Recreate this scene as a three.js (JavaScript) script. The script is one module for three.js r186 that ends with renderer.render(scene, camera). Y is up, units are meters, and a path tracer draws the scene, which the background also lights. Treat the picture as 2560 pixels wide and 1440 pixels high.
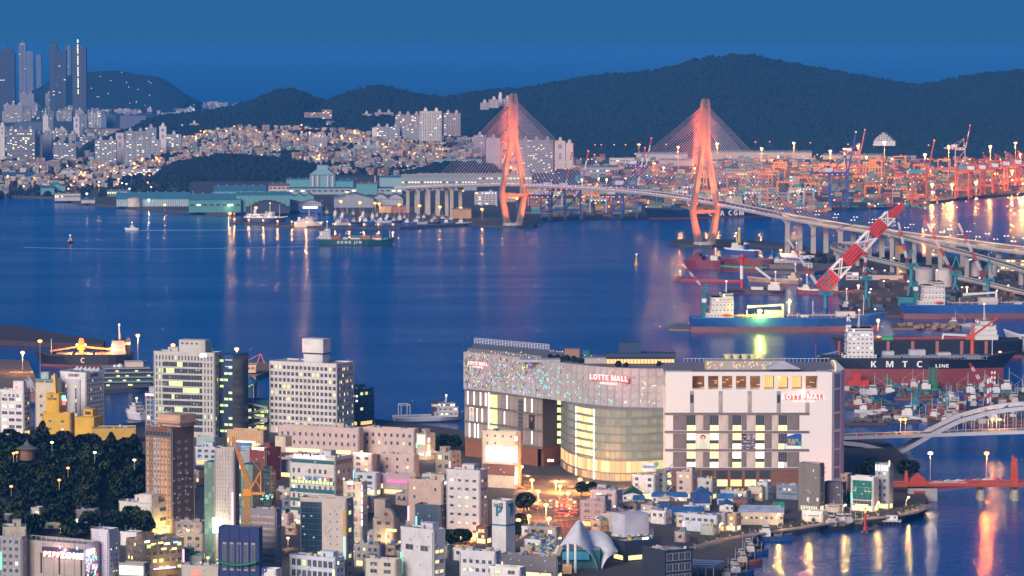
import*as THREE from 'three';
import{mergeGeometries}from 'three/addons/utils/BufferGeometryUtils.js';
import{TextGeometry}from 'three/addons/geometries/TextGeometry.js';
import{FontLoader}from 'three/addons/loaders/FontLoader.js';
import{ImprovedNoise}from 'three/addons/math/ImprovedNoise.js';

// ---------- camera: a long lens on a hill 254 m above the harbour, looking down over the town ----------
const V3=THREE.Vector3,PI=Math.PI;
const FOC=8900,EYE=254,HOR=114;
const PITCH=Math.atan((720 - HOR)/ FOC);
const scene=new THREE.Scene();
const camera=new THREE.PerspectiveCamera(2*Math.atan(720 / FOC)*180 / PI,16 / 9,5,260000);
camera.position.set(0,EYE,0);
camera.rotation.x=-PITCH;

// ---------- dusk sky, the afterglow of the west as the one sun, exposure ----------
{
const w=512,h=256,a=new Float32Array(w*h*4);
for(let j=0;j<h;j++)for(let i=0;i<w;i++){
const el=Math.max(0,Math.sin(((j + 0.5)/ h - 0.5)*PI)),az=((i + 0.5)/ w - 0.5)*2*PI;
const west=0.5 + 0.5*Math.cos(az - PI / 2),g=Math.exp(-el*4)*west*west,b=Math.exp(-el*14),k=(j*w + i)*4;// west is 1 behind the camera
a[k]=0.006 + 0.022*b + 0.16*g;a[k + 1]=0.080 + 0.058*b + 0.11*g;a[k + 2]=0.275 + 0.075*b + 0.08*g;
if(j<h / 2){a[k]=0.028;a[k + 1]=0.138;a[k + 2]=0.35;}
a[k + 3]=1;
}
const sky=new THREE.DataTexture(a,w,h,THREE.RGBAFormat,THREE.FloatType);
sky.mapping=THREE.EquirectangularReflectionMapping;sky.magFilter=THREE.LinearFilter;sky.needsUpdate=true;
scene.background=sky;scene.environment=sky;scene.environmentIntensity=1;
}
const sun=new THREE.DirectionalLight(new THREE.Color(1,0.86,0.75),4.6);
sun.position.set(-900,740,1600);sun.target.position.set(0,0,-2200);
sun.position.add(sun.target.position);
sun.castShadow=true;sun.shadow.radius=60;
Object.assign(sun.shadow.camera,{left:-4000,right:4000,top:3000,bottom:-3000,near:1,far:16000});
sun.shadow.mapSize.set(4096,4096);
scene.add(sun,sun.target);
scene.fog=new THREE.FogExp2(new THREE.Color(0.05,0.315,0.80),0.000046);
const renderer=new THREE.WebGLRenderer({antialias:true});
renderer.toneMapping=THREE.LinearToneMapping;renderer.toneMappingExposure=1;
renderer.shadowMap.enabled=true;

// ---------- helpers ----------
const rng=(s)=>()=>{s=(s + 0x6d2b79f5)|0;let t=Math.imul(s ^(s>>>15),1|s);t=(t + Math.imul(t ^(t>>>7),61|t))^ t;return((t ^(t>>>14))>>>0)/ 4294967296;};
const R=rng(7),pick=(a,r=R)=>a[Math.floor(r()*a.length)],rr=(a,b,r=R)=>a +(b - a)*r();
const cp=Math.cos(PITCH),sp=Math.sin(PITCH);
const ray=(px,py)=>{const x=(px - 1280)/ FOC,y=(720 - py)/ FOC;return[x,y*cp - sp,-y*sp - cp];};
const P=(px,py,g=0)=>{const r=ray(px,py),t=(g - EYE)/ r[1];return new V3(r[0]*t,g,r[2]*t);};// where the sight line meets the level g
const At=(px,py,d)=>{const r=ray(px,py),t=d / -r[2];return new V3(r[0]*t,EYE + r[1]*t,-d);};// the point of the sight line d metres out
const K=(p)=>-p.z / FOC;// metres per photo pixel there
const alpha=(px)=>Math.atan((px - 1280)/ FOC);
const used={};
const numbered=(n)=>{const k=used[n]=(used[n]??-1)+ 1;return k?n + '_' + String(k).padStart(3,'0'):n;};
function tag(o,label,category,group,kind){
if(label)o.userData.label=label;
if(category)o.userData.category=category;
if(group)o.userData.group=group;
if(kind)o.userData.kind=kind;
return o;
}
function thing(name,label,category,pos=[0,0,0],ry=0,group){
const o=new THREE.Group();o.name=numbered(name);scene.add(o);
if(pos.isVector3)o.position.copy(pos);else o.position.set(...pos);
o.rotation.y=ry;
return tag(o,label,category,group);
}
function copyOf(root,pos,ry,label,group,s=1){
const r=root.clone();r.name=numbered(root.name.replace(/_\d{3}$/,''));scene.add(r);
r.userData={...root.userData};
r.position.copy(pos);r.rotation.y=ry;if(s !==1)r.scale.setScalar(s);
if(label)r.userData.label=label;if(group)r.userData.group=group;
return r;
}
// materials: linear base colours; two soft grey wear maps shared by all walls
const noise=new ImprovedNoise();
function wearMap(n,f){
const a=new Uint8Array(n*n*4);
for(let j=0;j<n;j++)for(let i=0;i<n;i++){const v=Math.max(0,Math.min(255,255*f(i / n,j / n))),k=(j*n + i)*4;a[k]=a[k + 1]=a[k + 2]=v;a[k + 3]=255;}
const t=new THREE.DataTexture(a,n,n);t.wrapS=t.wrapT=THREE.RepeatWrapping;t.magFilter=THREE.LinearFilter;t.minFilter=THREE.LinearFilter;t.needsUpdate=true;
return t;
}
// noise that repeats without a seam
const tn=(u,v,f,s=0)=>{const b=(x,y)=>noise.noise(x*f + s,y*f + s*1.7,s);return b(u,v)*(1 - u)*(1 - v)+ b(u - 1,v)*u*(1 - v)+ b(u,v - 1)*(1 - u)*v + b(u - 1,v - 1)*u*v;};
const wallWear=wearMap(512,(u,v)=>0.86 + 0.20*tn(u,v,5,3)+ 0.24*tn(u,v*0.25 % 1,40,9)*(0.5 + tn(u,v,3,5))+ 0.14*tn(u,v,60,2));
const roofWear=wearMap(512,(u,v)=>0.80 + 0.35*tn(u,v,6,13)+ 0.25*tn(u,v,22,19)+ 0.14*tn(u,v,90,22));
wallWear.repeat.set(1 / 26,1 / 26);roofWear.repeat.set(1 / 24,1 / 24);
const mats={};
function mat(c,o={}){
const key=JSON.stringify([c,o.r,o.m,o.e,o.ei,o.w,o.t,o.d]);
if(mats[key])return mats[key];
const col=Array.isArray(c)?new THREE.Color().setRGB(...c):new THREE.Color(c);
const m=new(o.t?THREE.MeshPhysicalMaterial:THREE.MeshStandardMaterial)({color:col,roughness:o.r??0.82,metalness:o.m??0});
if(o.e){m.emissive=Array.isArray(o.e)?new THREE.Color().setRGB(...o.e):new THREE.Color(o.e);m.emissiveIntensity=o.ei??1;}
if(o.w)m.map=o.w===1?wallWear:roofWear;
if(o.t){m.transmission=o.t;m.thickness=0;}
if(o.d)m.side=THREE.DoubleSide;
return mats[key]=m;
}
const wallM=(c)=>mat(c,{w:1}),roofM=(c)=>mat(c,{w:2,r:0.9});
const glow=(c,i=1,base=[0.1,0.1,0.1])=>mat(base,{e:c,ei:i,r:0.6});
// geometry collector: everything added is merged into ONE named mesh, uv in metres
const UB=new THREE.BoxGeometry(1,1,1).toNonIndexed();
const tmpM=new THREE.Matrix4(),tmpQ=new THREE.Quaternion(),tmpE=new THREE.Euler();
class Geo{
constructor(){this.l=[];}
add(g){if(g.index)g=g.toNonIndexed();for(const k of Object.keys(g.attributes))if(!['position','normal','uv'].includes(k))g.deleteAttribute(k);this.l.push(g);return this;}
box(w,h,d,x=0,y=0,z=0,ry=0,rx=0,rz=0){const g=UB.clone();g.applyMatrix4(tmpM.compose(new V3(x,y,z),tmpQ.setFromEuler(tmpE.set(rx,ry,rz)),new V3(w,h,d)));this.l.push(g);return this;}
on(w,h,d,x=0,y=0,z=0,ry=0){return this.box(w,h,d,x,y + h / 2,z,ry);}// box standing on y
cyl(r0,r1,h,x=0,y=0,z=0,n=10){return this.add(new THREE.CylinderGeometry(r1,r0,h,n).translate(x,y + h / 2,z));}// r0 at the foot
bar(a,b,r,n=5,r2){const p=new V3(...a),q=new V3(...b),d=q.clone().sub(p),L=d.length();const g=new THREE.CylinderGeometry(r2??r,r,L,n,1);g.applyQuaternion(tmpQ.setFromUnitVectors(new V3(0,1,0),d.normalize()));p.add(q).multiplyScalar(0.5);return this.add(g.translate(p.x,p.y,p.z));}
beam(a,b,w,h){const p=new V3(...a),q=new V3(...b),m=new THREE.Matrix4().lookAt(p,q,new V3(0,1,0));const g=UB.clone();g.scale(w,h,p.distanceTo(q));g.applyMatrix4(m);p.add(q).multiplyScalar(0.5);g.translate(p.x,p.y,p.z);this.l.push(g);return this;}
ext(pts,d,x=0,y=0,z=0,bev=0){const s=new THREE.Shape(pts.map((p)=>new THREE.Vector2(...p)));return this.add(new THREE.ExtrudeGeometry(s,{depth:d,bevelEnabled:bev>0,bevelSize:bev,bevelThickness:bev,bevelSegments:1}).translate(x,y,z));}
sph(r,x,y,z,sx=1,sy=1,sz=1){return this.add(new THREE.SphereGeometry(r,10,7).scale(sx,sy,sz).translate(x,y,z));}
loft(rings,cap=true){// rings: lists of [x,y,z]; faces are turned away from the middle line
const pos=[],n=rings[0].length,mid=rings.map((r)=>r.reduce((a,p)=>[a[0]+ p[0]/ n,a[1]+ p[1]/ n,a[2]+ p[2]/ n],[0,0,0]));
const tri=(a,b,c,m)=>{const u=[b[0]- a[0],b[1]- a[1],b[2]- a[2]],v=[c[0]- a[0],c[1]- a[1],c[2]- a[2]],N=[u[1]*v[2]- u[2]*v[1],u[2]*v[0]- u[0]*v[2],u[0]*v[1]- u[1]*v[0]],o=[(a[0]+ b[0]+ c[0])/ 3 - m[0],(a[1]+ b[1]+ c[1])/ 3 - m[1],(a[2]+ b[2]+ c[2])/ 3 - m[2]];N[0]*o[0]+ N[1]*o[1]+ N[2]*o[2]<0?pos.push(...a,...c,...b):pos.push(...a,...b,...c);};
for(let i=0;i + 1<rings.length;i++)for(let j=0;j<n;j++){const a=rings[i][j],b=rings[i][(j + 1)% n],c=rings[i + 1][j],d=rings[i + 1][(j + 1)% n],m=mid[i].map((v,k)=>(v + mid[i + 1][k])/ 2);tri(a,b,c,m);tri(b,d,c,m);}
if(cap)for(const i of[0,rings.length - 1]){const o=mid[i?i - 1:1];for(let j=0;j<n;j++)tri(rings[i][j],rings[i][(j + 1)% n],mid[i],o);}
const g=new THREE.BufferGeometry();g.setAttribute('position',new THREE.Float32BufferAttribute(pos,3));g.setAttribute('uv',new THREE.Float32BufferAttribute(new Float32Array(pos.length / 3*2),2));g.computeVertexNormals();this.l.push(g);return this;
}
leg(a,wa,da,b,wb,db){const q=(p,w,d)=>[[p[0]- w / 2,p[1],p[2]- d / 2],[p[0]+ w / 2,p[1],p[2]- d / 2],[p[0]+ w / 2,p[1],p[2]+ d / 2],[p[0]- w / 2,p[1],p[2]+ d / 2]];return this.loft([q(a,wa,da),q(b,wb,db)]);}// slanting post of two level cross-sections
geom(){
const g=mergeGeometries(this.l),p=g.attributes.position,n=g.attributes.normal,uv=g.attributes.uv;
for(let i=0;i<p.count;i++){
const ax=Math.abs(n.getX(i)),ay=Math.abs(n.getY(i)),az=Math.abs(n.getZ(i));
if(ay>ax&&ay>az)uv.setXY(i,p.getX(i),p.getZ(i));else if(ax>az)uv.setXY(i,p.getZ(i)+ 7.3,p.getY(i));else uv.setXY(i,p.getX(i),p.getY(i));
}
return g;
}
mesh(name,m,parent=scene){const o=new THREE.Mesh(this.geom(),m);o.name=parent===scene?numbered(name):name;o.castShadow=o.receiveShadow=true;parent.add(o);return o;}
}
const part=(parent,name,g,m,x=0,y=0,z=0,sx=1,sy=1,sz=1,ry=0)=>{const o=new THREE.Mesh(g,m);o.name=name;o.position.set(x,y,z);o.scale.set(sx,sy,sz);o.rotation.y=ry;o.castShadow=o.receiveShadow=true;parent.add(o);return o;};
function lamp(p,color,cd,radius=8){const l=new THREE.PointLight(new THREE.Color(...color),cd,0,2);l.position.copy(p);l.castShadow=true;l.shadow.radius=radius;scene.add(l);return l;}

// ---------- the sea ----------
{
const n=512,a=wearMap(n,(u,v)=>0.5 + 0.42*tn(u,v,9,31)+ 0.34*tn(u,v,24,37)+ 0.25*tn(u,v,60,41));
a.repeat.set(1 / 120,1 / 60);
const wide=wearMap(512,(u,v)=>0.20 + 0.10*tn(u,v,3,51)+ 0.08*tn(u,v,12,57));
wide.repeat.set(1 / 2600,1 / 900);
const m=new THREE.MeshStandardMaterial({color:new THREE.Color(0.0005,0.058,0.26),roughness:1,roughnessMap:wide,bumpMap:a,bumpScale:0.42});
const g=new THREE.PlaneGeometry(120000,200000,1,1).rotateX(-PI / 2).translate(0,0,-99000);
const p=g.attributes.position;for(let i=0;i<p.count;i++)g.attributes.uv.setXY(i,p.getX(i),p.getZ(i));
const o=new THREE.Mesh(g,m);o.name='sea';o.receiveShadow=true;scene.add(o);tag(o,'calm dark blue harbour water with faint streaks','water',null,'structure');
}
// ---------- land: flat sheets with a quay wall, given by the photo's shore line ----------
const ASPH=mat([0.055,0.055,0.06],{w:2,r:0.9}),EARTH=roofM([0.07,0.06,0.055]),QUAY=wallM([0.2,0.19,0.18]);
function land(name,label,cat,pts,top=3.5,m=ASPH,edge){
// pts: [px, py] at the water line, or [x, z] in metres when marked 'm'
const v=pts.map((p)=>p[2]==='m'?new V3(p[0],0,p[1]):P(p[0],p[1],0));
const s=new THREE.Shape(v.map((p)=>new THREE.Vector2(p.x,-p.z)));
const g=new Geo().add(new THREE.ExtrudeGeometry(s,{depth:top + 6,bevelEnabled:false}).rotateX(-PI / 2).translate(0,-6,0));
return tag(g.mesh(name,m),label,cat,null,'structure');
}
// ---------- hills: a ridge line read off the photo, given its own distance, with slopes before and behind ----------
function hill(name,label,ridge,dist,front,back,foot,m,seed,rough=1,step=14){
// ridge: [px, py]; dist, front (metres the slope runs toward us), back, foot (level of the slope's foot)
const pos=[],idx=[],pts=ridge.map(([x,y])=>At(x,y,dist));
const x0=pts[0].x,x1=pts[pts.length - 1].x,nx=Math.ceil((x1 - x0)/ step),nv=Math.ceil((front + back)/(step*1.6));
const hAt=(x)=>{let i=0;while(i<pts.length - 2&&pts[i + 1].x<x)i++;const a=pts[i],b=pts[i + 1],t=Math.min(1,Math.max(0,(x - a.x)/(b.x - a.x))),s=t*t*(3 - 2*t);return a.y +(b.y - a.y)*(0.5*s + 0.5*t);};
const f=(x,z)=>{// height at x, z (z = metres toward us from the ridge)
const t=z>0?1 - z / front:1 + z / back,s=Math.max(0,t),h=hAt(x);
const fold=1 + 0.22*rough*(1 - s)*noise.noise(x / 260 + seed,z / 420,seed)*(z>0?1:0.5);
const n=rough*(16*noise.noise(x / 240 + seed,z / 240,1)*Math.min(1,Math.abs(z)/ 150)+ 3.2*noise.noise(x / 30,z / 30,seed)+ 2*noise.noise(x / 13,z / 13,seed));
return foot + Math.max(0,h - foot)*Math.pow(s,0.85)*fold + n*Math.min(1,Math.max(0,h - foot)/ 40)*Math.min(1,s*3);
};
for(let j=0;j<=nv;j++)for(let i=0;i<=nx;i++){const x=x0 +(x1 - x0)*i / nx,z=front -(front + back)*j / nv;pos.push(x,f(x,z),-dist + z);}
for(let j=0;j<nv;j++)for(let i=0;i<nx;i++){const a=j*(nx + 1)+ i,b=a + nx + 1;idx.push(a,a + 1,b,a + 1,b + 1,b);}
const g=new THREE.BufferGeometry();g.setAttribute('position',new THREE.Float32BufferAttribute(pos,3));g.setAttribute('uv',new THREE.Float32BufferAttribute(new Float32Array(pos.length / 3*2),2));g.setIndex(idx);g.computeVertexNormals();
const o=new THREE.Mesh(g,m);o.name=numbered(name);o.castShadow=o.receiveShadow=true;scene.add(o);tag(o,label,'hill',null,'structure');
o.userData_h=undefined;
return{f:(x,z)=>f(x,z + dist),x0,x1,dist,front,back};// f takes world x, z
}
// leaf clumps of a wood: instanced, one mass
const clump=new THREE.IcosahedronGeometry(1,1);{const p=clump.attributes.position,r=rng(5),seen={};for(let i=0;i<p.count;i++){const k=[p.getX(i),p.getY(i),p.getZ(i)].map((v)=>v.toFixed(3)).join();const s=seen[k]??=0.75 + 0.5*r();p.setXYZ(i,p.getX(i)*s,p.getY(i)*s,p.getZ(i)*s);}clump.computeVertexNormals();}
const woodM=new THREE.MeshStandardMaterial({color:0xffffff,roughness:1});
function wood(name,label,places,r,dark=1){
// places: [x, y, z, size]
const o=new THREE.InstancedMesh(clump,woodM,places.length),c=new THREE.Color(),q=new THREE.Quaternion(),e=new THREE.Euler();
places.forEach(([x,y,z,s],i)=>{e.set(0,r()*6,0);o.setMatrixAt(i,tmpM.compose(new V3(x,y,z),q.setFromEuler(e),new V3(s,s*rr(0.7,1.25,r),s)));const k=dark*rr(0.75,1.2,r);c.setRGB(0.004*k,0.011*k*rr(0.85,1.1,r),0.013*k);o.setColorAt(i,c);});
o.name=numbered(name);o.castShadow=o.receiveShadow=true;scene.add(o);return tag(o,label,'trees',null,'stuff');
}
const HILLM=roofM([0.006,0.016,0.016]);
const dalmaji=hill('headland','far rounded headland fading into haze left of the open sea',[[60,235],[150,190],[220,178],[290,174],[360,186],[395,190],[420,203],[445,220],[462,236],[476,249]],14000,500,900,0,HILLM,3,0.8,22);
const ridgeA=hill('hills','twin wooded hills in the middle distance behind the hillside town',[[330,330],[380,303],[430,292],[500,284],[560,273],[620,258],[665,240],[690,230],[730,227],[760,234],[795,249],[815,252],[850,240],[890,225],[930,218],[960,218],[1000,228],[1050,239],[1100,247],[1130,246],[1180,236],[1240,236]],9300,1100,900,20,HILLM,11,1);
const ridgeB=hill('mountain','broad dark mountain rising behind the two orange pylons',[[1090,262],[1150,240],[1240,226],[1300,225],[1330,220],[1400,206],[1470,194],[1540,187],[1610,182],[1680,169],[1740,152],[1790,143],[1840,139],[1880,139],[1920,150],[1960,160],[2040,171],[2120,184],[2200,200],[2250,210],[2290,215],[2330,211],[2400,195],[2460,186],[2520,180],[2620,174],[2760,180]],9900,1900,1500,6,HILLM,23,1.1);
{
const r=rng(71);
for(const[H,nm,n,lab]of[[ridgeA,'forest',9500,'dense dark wood over the twin middle hills'],[ridgeB,'forest',17000,'dense dark wood over the broad mountain']]){
const a=[];while(a.length<n){const x=rr(H.x0,H.x1,r),z=-H.dist + rr(-60,H.front*0.96,r),y=H.f(x,z);if(y>12)a.push([x,y + 1,z,rr(2.6,6,r)*(1.1 + 0.6*noise.noise(x / 170,z / 170,6))]);}
wood(nm,lab,a,r);
}
}

// ---------- the big cable-stayed bridge ----------
const CONC=wallM([0.42,0.38,0.36]),ROAD=roofM([0.20,0.18,0.17]),PYL=wallM([0.24,0.18,0.16]);
{
land('island','flat rocky islet under the left pylon','island',[[1170,563],[1200,568],[1290,570],[1335,568],[1348,563],[1310,558],[1240,556],[1190,558]],3.2,EARTH);
land('island','flat rocky islet under the right pylon','island',[[1672,611],[1700,618],[1780,620],[1850,616],[1880,610],[1820,604],[1740,602],[1690,604]],3.2,EARTH);
land('breakwater','low stone breakwater running right from the right pylon islet','breakwater',[[1868,606],[1862,614],[2015,632],[2016,622]],3.4,EARTH);
const elev=[[900,34],[1010,41],[1120,49],[1283,59],[1500,62],[1640,61],[1762,57],[1985,44],[2100,39],[2300,34],[2560,29],[2700,27]];
const eAt=(px)=>{let i=0;while(i<elev.length - 2&&elev[i + 1][0]<px)i++;const[a,b]=[elev[i],elev[i + 1]],t=(px - a[0])/(b[0]- a[0]);return a[1]+(b[1]- a[1])*t;};
const dk=(px)=>{const a=(px - 1280)/ FOC,d=2553 /(a + 0.506);return new V3(a*d,eAt(px),-d);};
const ax=new V3(245,0,484).normalize(),ac=new V3(ax.z,0,-ax.x),yaw=Math.atan2(ax.x,ax.z);// along and across the deck
const at=(p,across,up=0,along=0)=>[p.x + ac.x*across + ax.x*along,p.y + up,p.z + ac.z*across + ax.z*along];
const B=thing('suspension_bridge','long cable-stayed road bridge with two floodlit orange diamond pylons','bridge');
B.name='cable_stayed_bridge';
const deck=new Geo(),road=new Geo(),rail=new Geo(),led=new Geo(),line=new Geo();
for(let px=1004;px<2640;px +=12){
const a=dk(px),b=dk(px + 12),far=px>1900?1 +(px - 1900)/ 900:1,w=12.5*far;
deck.beam(at(a,0,-1.7),at(b,0,-1.7),2*w,2.6);road.beam(at(a,0,-0.3),at(b,0,-0.3),2*w - 1.4,0.3);
for(const s of[-1,1])rail.beam(at(a,s*w,0.1),at(b,s*w,0.1),0.6,1.7);
if(px % 24<12)line.beam(at(a,0,-0.13),at(b,0,-0.13),0.5,0.03);
if(px>1035&&px<1905)for(let k=0;k<12;k +=6){const p=dk(px + k);led.box(0.75,0.75,0.75,...at(p,-w - 0.5,0.9));led.box(0.6,0.6,0.6,...at(p,w + 0.5,0.9));}
}
deck.mesh('deck',CONC,B);road.mesh('roadway',ROAD,B);rail.mesh('railing',wallM([0.62,0.56,0.55]),B);line.mesh('lane_line',mat(0xcfc8b8),B);
tag(led.mesh('edge_light',glow([1,0.62,0.82],2.6),B),null,null,null,'stuff');
// pylons: two legs that spread from the islet to the deck, close again and run up as a twin shaft
const tops=[];
for(const[px,py]of[[1283,563],[1762,611]]){
const p=P(px,py,3),k=K(p),hh=(px<1500?334:370)*k,f=hh / 190,g=new Geo(),y=3.2;
for(const s of[-1,1]){
g.leg([s*7.5,-3,0],7.4,8.4,[s*18,47*f,0],5.6,7).leg([s*18,47*f,0],5.6,7,[s*3.3,128*f,0],4.9,6.2).leg([s*3.3,128*f,0],4.9,6.2,[s*3.3,184*f,0],4.6,5.6);
g.leg([s*3.3,184*f,0],4.6,5.6,[s*2.6,190*f,0],3,4.6);
}
g.box(33,5,5.4,0,45.5*f,0).box(2.4,62*f,3.6,0,155*f,0).box(4,3,5.4,0,126.6*f,0);
const o=g.mesh('pylon',PYL,B);o.position.set(p.x,0,p.z);o.rotation.y=yaw;
const ft=new Geo().cyl(15,14,4,0,2.5,0,20).box(7,1.2,7,9,7,0).mesh('pylon_foot',CONC,B);ft.position.set(p.x,0,p.z);ft.rotation.y=yaw;
tops.push([p,f]);
// floodlights on the deck and on the islet
const fl=new Geo(),C=[1,0.16,0.03];
for(const[X,Y,Z,tx,ty,I,an,c]of[[-15,64,26,-6,150,30000,0.27,C],[15,64,26,6,150,30000,0.27,C],[-20,62,-24,-4,150,30000,0.27,C],[20,62,-24,4,150,30000,0.27,C],
[0,60.5,9,-12,92,5000,0.75,[1,0.30,0.09]],[0,60.5,9,12,92,5000,0.75,[1,0.30,0.09]],[0,6,7,-14,30,1800,0.9,[1,0.3,0.1]],[0,6,7,14,30,1800,0.9,[1,0.3,0.1]],
[-24,5,30,-14,50,14000,0.7,C],[24,5,30,14,50,14000,0.7,C],[-22,62,40,-12,92,9000,0.4,C],[22,62,40,12,92,9000,0.4,C]]){
const q=(x,y,z)=>new V3(p.x + ac.x*x + ax.x*z,y,p.z + ac.z*x + ax.z*z);
const L=new THREE.SpotLight(new THREE.Color(...c),I*(X&&tx&&ty===150?11:4.2),0,an,0.8,2);L.position.copy(q(X,Y,Z));L.target.position.copy(q(tx,ty,0));L.castShadow=true;L.shadow.radius=20;scene.add(L,L.target);
const b=q(X,Y - 0.7,Z);fl.box(0.9,0.6,0.9,b.x,b.y,b.z);
}
tag(fl.mesh('floodlight',glow([1,0.5,0.2],2),B),null,null,null,'stuff');
}
// stay cables
const cg=new THREE.CylinderGeometry(1,1,1,5,1),cm=mat([0.55,0.42,0.48],{r:0.5}),up=new V3(0,1,0);
const stretch=(a,b)=>{const d=new V3(...b).sub(new V3(...a)),L=d.length(),o=part(B,'stay_cable',cg,cm,(a[0]+ b[0])/ 2,(a[1]+ b[1])/ 2,(a[2]+ b[2])/ 2,0.19,L,0.19);o.quaternion.setFromUnitVectors(up,d.normalize());};
tops.forEach(([p,f],j)=>{
for(const dir of[-1,1])for(const s of[-1,1])for(let i=0;i<21;i++){
const along=dir*(20 + i*11.8),q=p.clone().addScaledVector(ax,along),a=q.x / -q.z,e=eAt(1280 + a*FOC),h=(126 + 2.7*i)*f;
stretch(at(new V3(p.x,h,p.z),s*4),[q.x + ac.x*s*12,e - 0.4,q.z + ac.z*s*12]);
}
});
// magenta wash along the cables
for(const px of[1130,1200,1360,1440,1520,1610,1690,1840,1920]){const p=dk(px),L=new THREE.SpotLight(new THREE.Color(1,0.35,0.85),5200,0,1.1,1,2);L.position.set(...at(p,-4,1.5));L.target.position.set(p.x,160,p.z);L.castShadow=true;L.shadow.radius=40;scene.add(L,L.target);}
// piers in pairs
const pier=(px,w,foot,across)=>{const p=dk(px);const g=new Geo();g.leg([...at(new V3(p.x,foot,p.z),0)],w,w,[p.x,p.y - 8,p.z],w*0.92,w*0.92).leg([p.x,p.y - 8,p.z],w*0.92,w*0.92,[p.x,p.y - 2.9,p.z],w*2.1,w*1.3);const o=g.mesh('pier',CONC,B);o.position.set(ac.x*across,0,ac.z*across);};
for(const px of[1030,1056,1082,1106,1140])for(const s of[-7,7])pier(px,5.4,-2,s);
for(const px of[1985,2050,2118,2190,2262,2340,2425,2515])for(const s of[-9,9])pier(px,6,-2,s);
tag(B,'long cable-stayed road bridge with two floodlit orange diamond pylons','bridge');
for(let px=1960;px<2560;px +=84)lamp(new V3(...at(dk(px),3,10.4)),[1,0.66,0.36],2600,20);
// slip roads that leave the deck at its right end
const ramp=(label,pts,w,cols)=>{
const T=thing('slip_road',label,'elevated road'),v=new THREE.CatmullRomCurve3(pts.map(([x,y,h])=>P(x,y,h))).getPoints(46),d=new Geo(),r=new Geo(),b=new Geo();
for(let i=0;i + 1<v.length;i++){
const a=v[i],c=v[i + 1],n=new V3(c.z - a.z,0,a.x - c.x).normalize();
d.beam([a.x,a.y - 1.2,a.z],[c.x,c.y - 1.2,c.z],w,2);r.beam([a.x,a.y - 0.05,a.z],[c.x,c.y - 0.05,c.z],w - 1,0.3);
for(const s of[-1,1])b.beam([a.x + n.x*s*w / 2,a.y + 0.3,a.z + n.z*s*w / 2],[c.x + n.x*s*w / 2,c.y + 0.3,c.z + n.z*s*w / 2],0.5,1.4);
}
d.mesh('deck',CONC,T);r.mesh('roadway',ROAD,T);b.mesh('railing',wallM([0.6,0.54,0.5]),T);
for(let i=4;i<v.length;i +=cols)new Geo().leg([v[i].x,-2,v[i].z],4.4,4.4,[v[i].x,v[i].y - 2,v[i].z],4.4,4.4).mesh('pier',CONC,T);
};
ramp('slip road leaving the big bridge and dropping toward the shipyard',[[2200,577,38],[2290,600,35],[2400,628,30],[2500,655,24],[2640,700,14]],11,7);
ramp('lowest curved slip road looping under the big bridge',[[2150,610,22],[2100,606,20],[2085,616,18],[2120,630,17],[2200,650,16],[2330,678,14],[2450,704,11],[2600,740,8]],9,6);
// lamp posts along the right-hand spans
const post=new Geo().cyl(0.22,0.14,10,0,0,0,5).bar([0,9.8,0],[1.8,10.3,0],0.12).bar([0,9.8,0],[-1.8,10.3,0],0.12).geom(),head=new Geo().box(1.3,0.5,0.8,1.9,10.3,0).box(1.3,0.5,0.8,-1.9,10.3,0).geom();
const lp=thing('street_lamp','twin-arm lamp post on the big bridge beyond the right pylon','street lamp',[0,0,0],0,'lamp posts on the big bridge');
part(lp,'pole',post,mat(0x777a80));part(lp,'lamp_head',head,glow([1,0.95,0.85],4));
let first=true;
for(let px=1930;px<2580;px +=46)for(const s of[-1,1]){const far=1 +(px - 1900)/ 900,q=at(dk(px),s*11.6*far);if(first){lp.position.set(...q);first=false;}else copyOf(lp,new V3(...q),0);}
}

// ---------- the far shore: land, slopes, apartment blocks, hillside town ----------
land('harbour_shore','flat built-up far shore with its long quay edge','shore',[[-400,499],[0,494],[130,497],[200,511],[330,523],[575,541],[600,537],[740,530],[800,533],[900,541],[1000,549],[1100,557],[1240,561],[1310,553],[1450,549],[1620,547],[1760,541],[1930,526],[2060,527],[2190,523],[2330,509],[2430,496],[2560,488],[2850,476],[3200,-12000,'m'],[900,-13000,'m'],[-1250,-13200,'m'],[-3200,-12700,'m']],3.5,roofM([0.075,0.07,0.07]));
const slope=hill('hillside','built-up slope below the twin hills',[[430,372],[480,345],[560,326],[640,318],[720,322],[820,328],[920,334],[1010,342],[1100,350],[1200,350],[1290,365],[1330,385]],8300,1500,600,3.4,roofM([0.05,0.055,0.05]),41,0.12,30);
const knoll=hill('wooded_knoll','dark wooded knoll behind the teal warehouses',[[362,470],[385,452],[405,436],[440,415],[500,403],[560,396],[640,399],[700,405],[760,416],[810,432],[860,452]],6900,330,300,3.4,HILLM,47,0.7,10);
const knollB=hill('wooded_knoll','low dark wooded rise right of the hillside town',[[985,446],[1040,432],[1100,414],[1160,409],[1220,416],[1262,440]],6750,250,250,3.4,HILLM,53,0.6,10);
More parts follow.
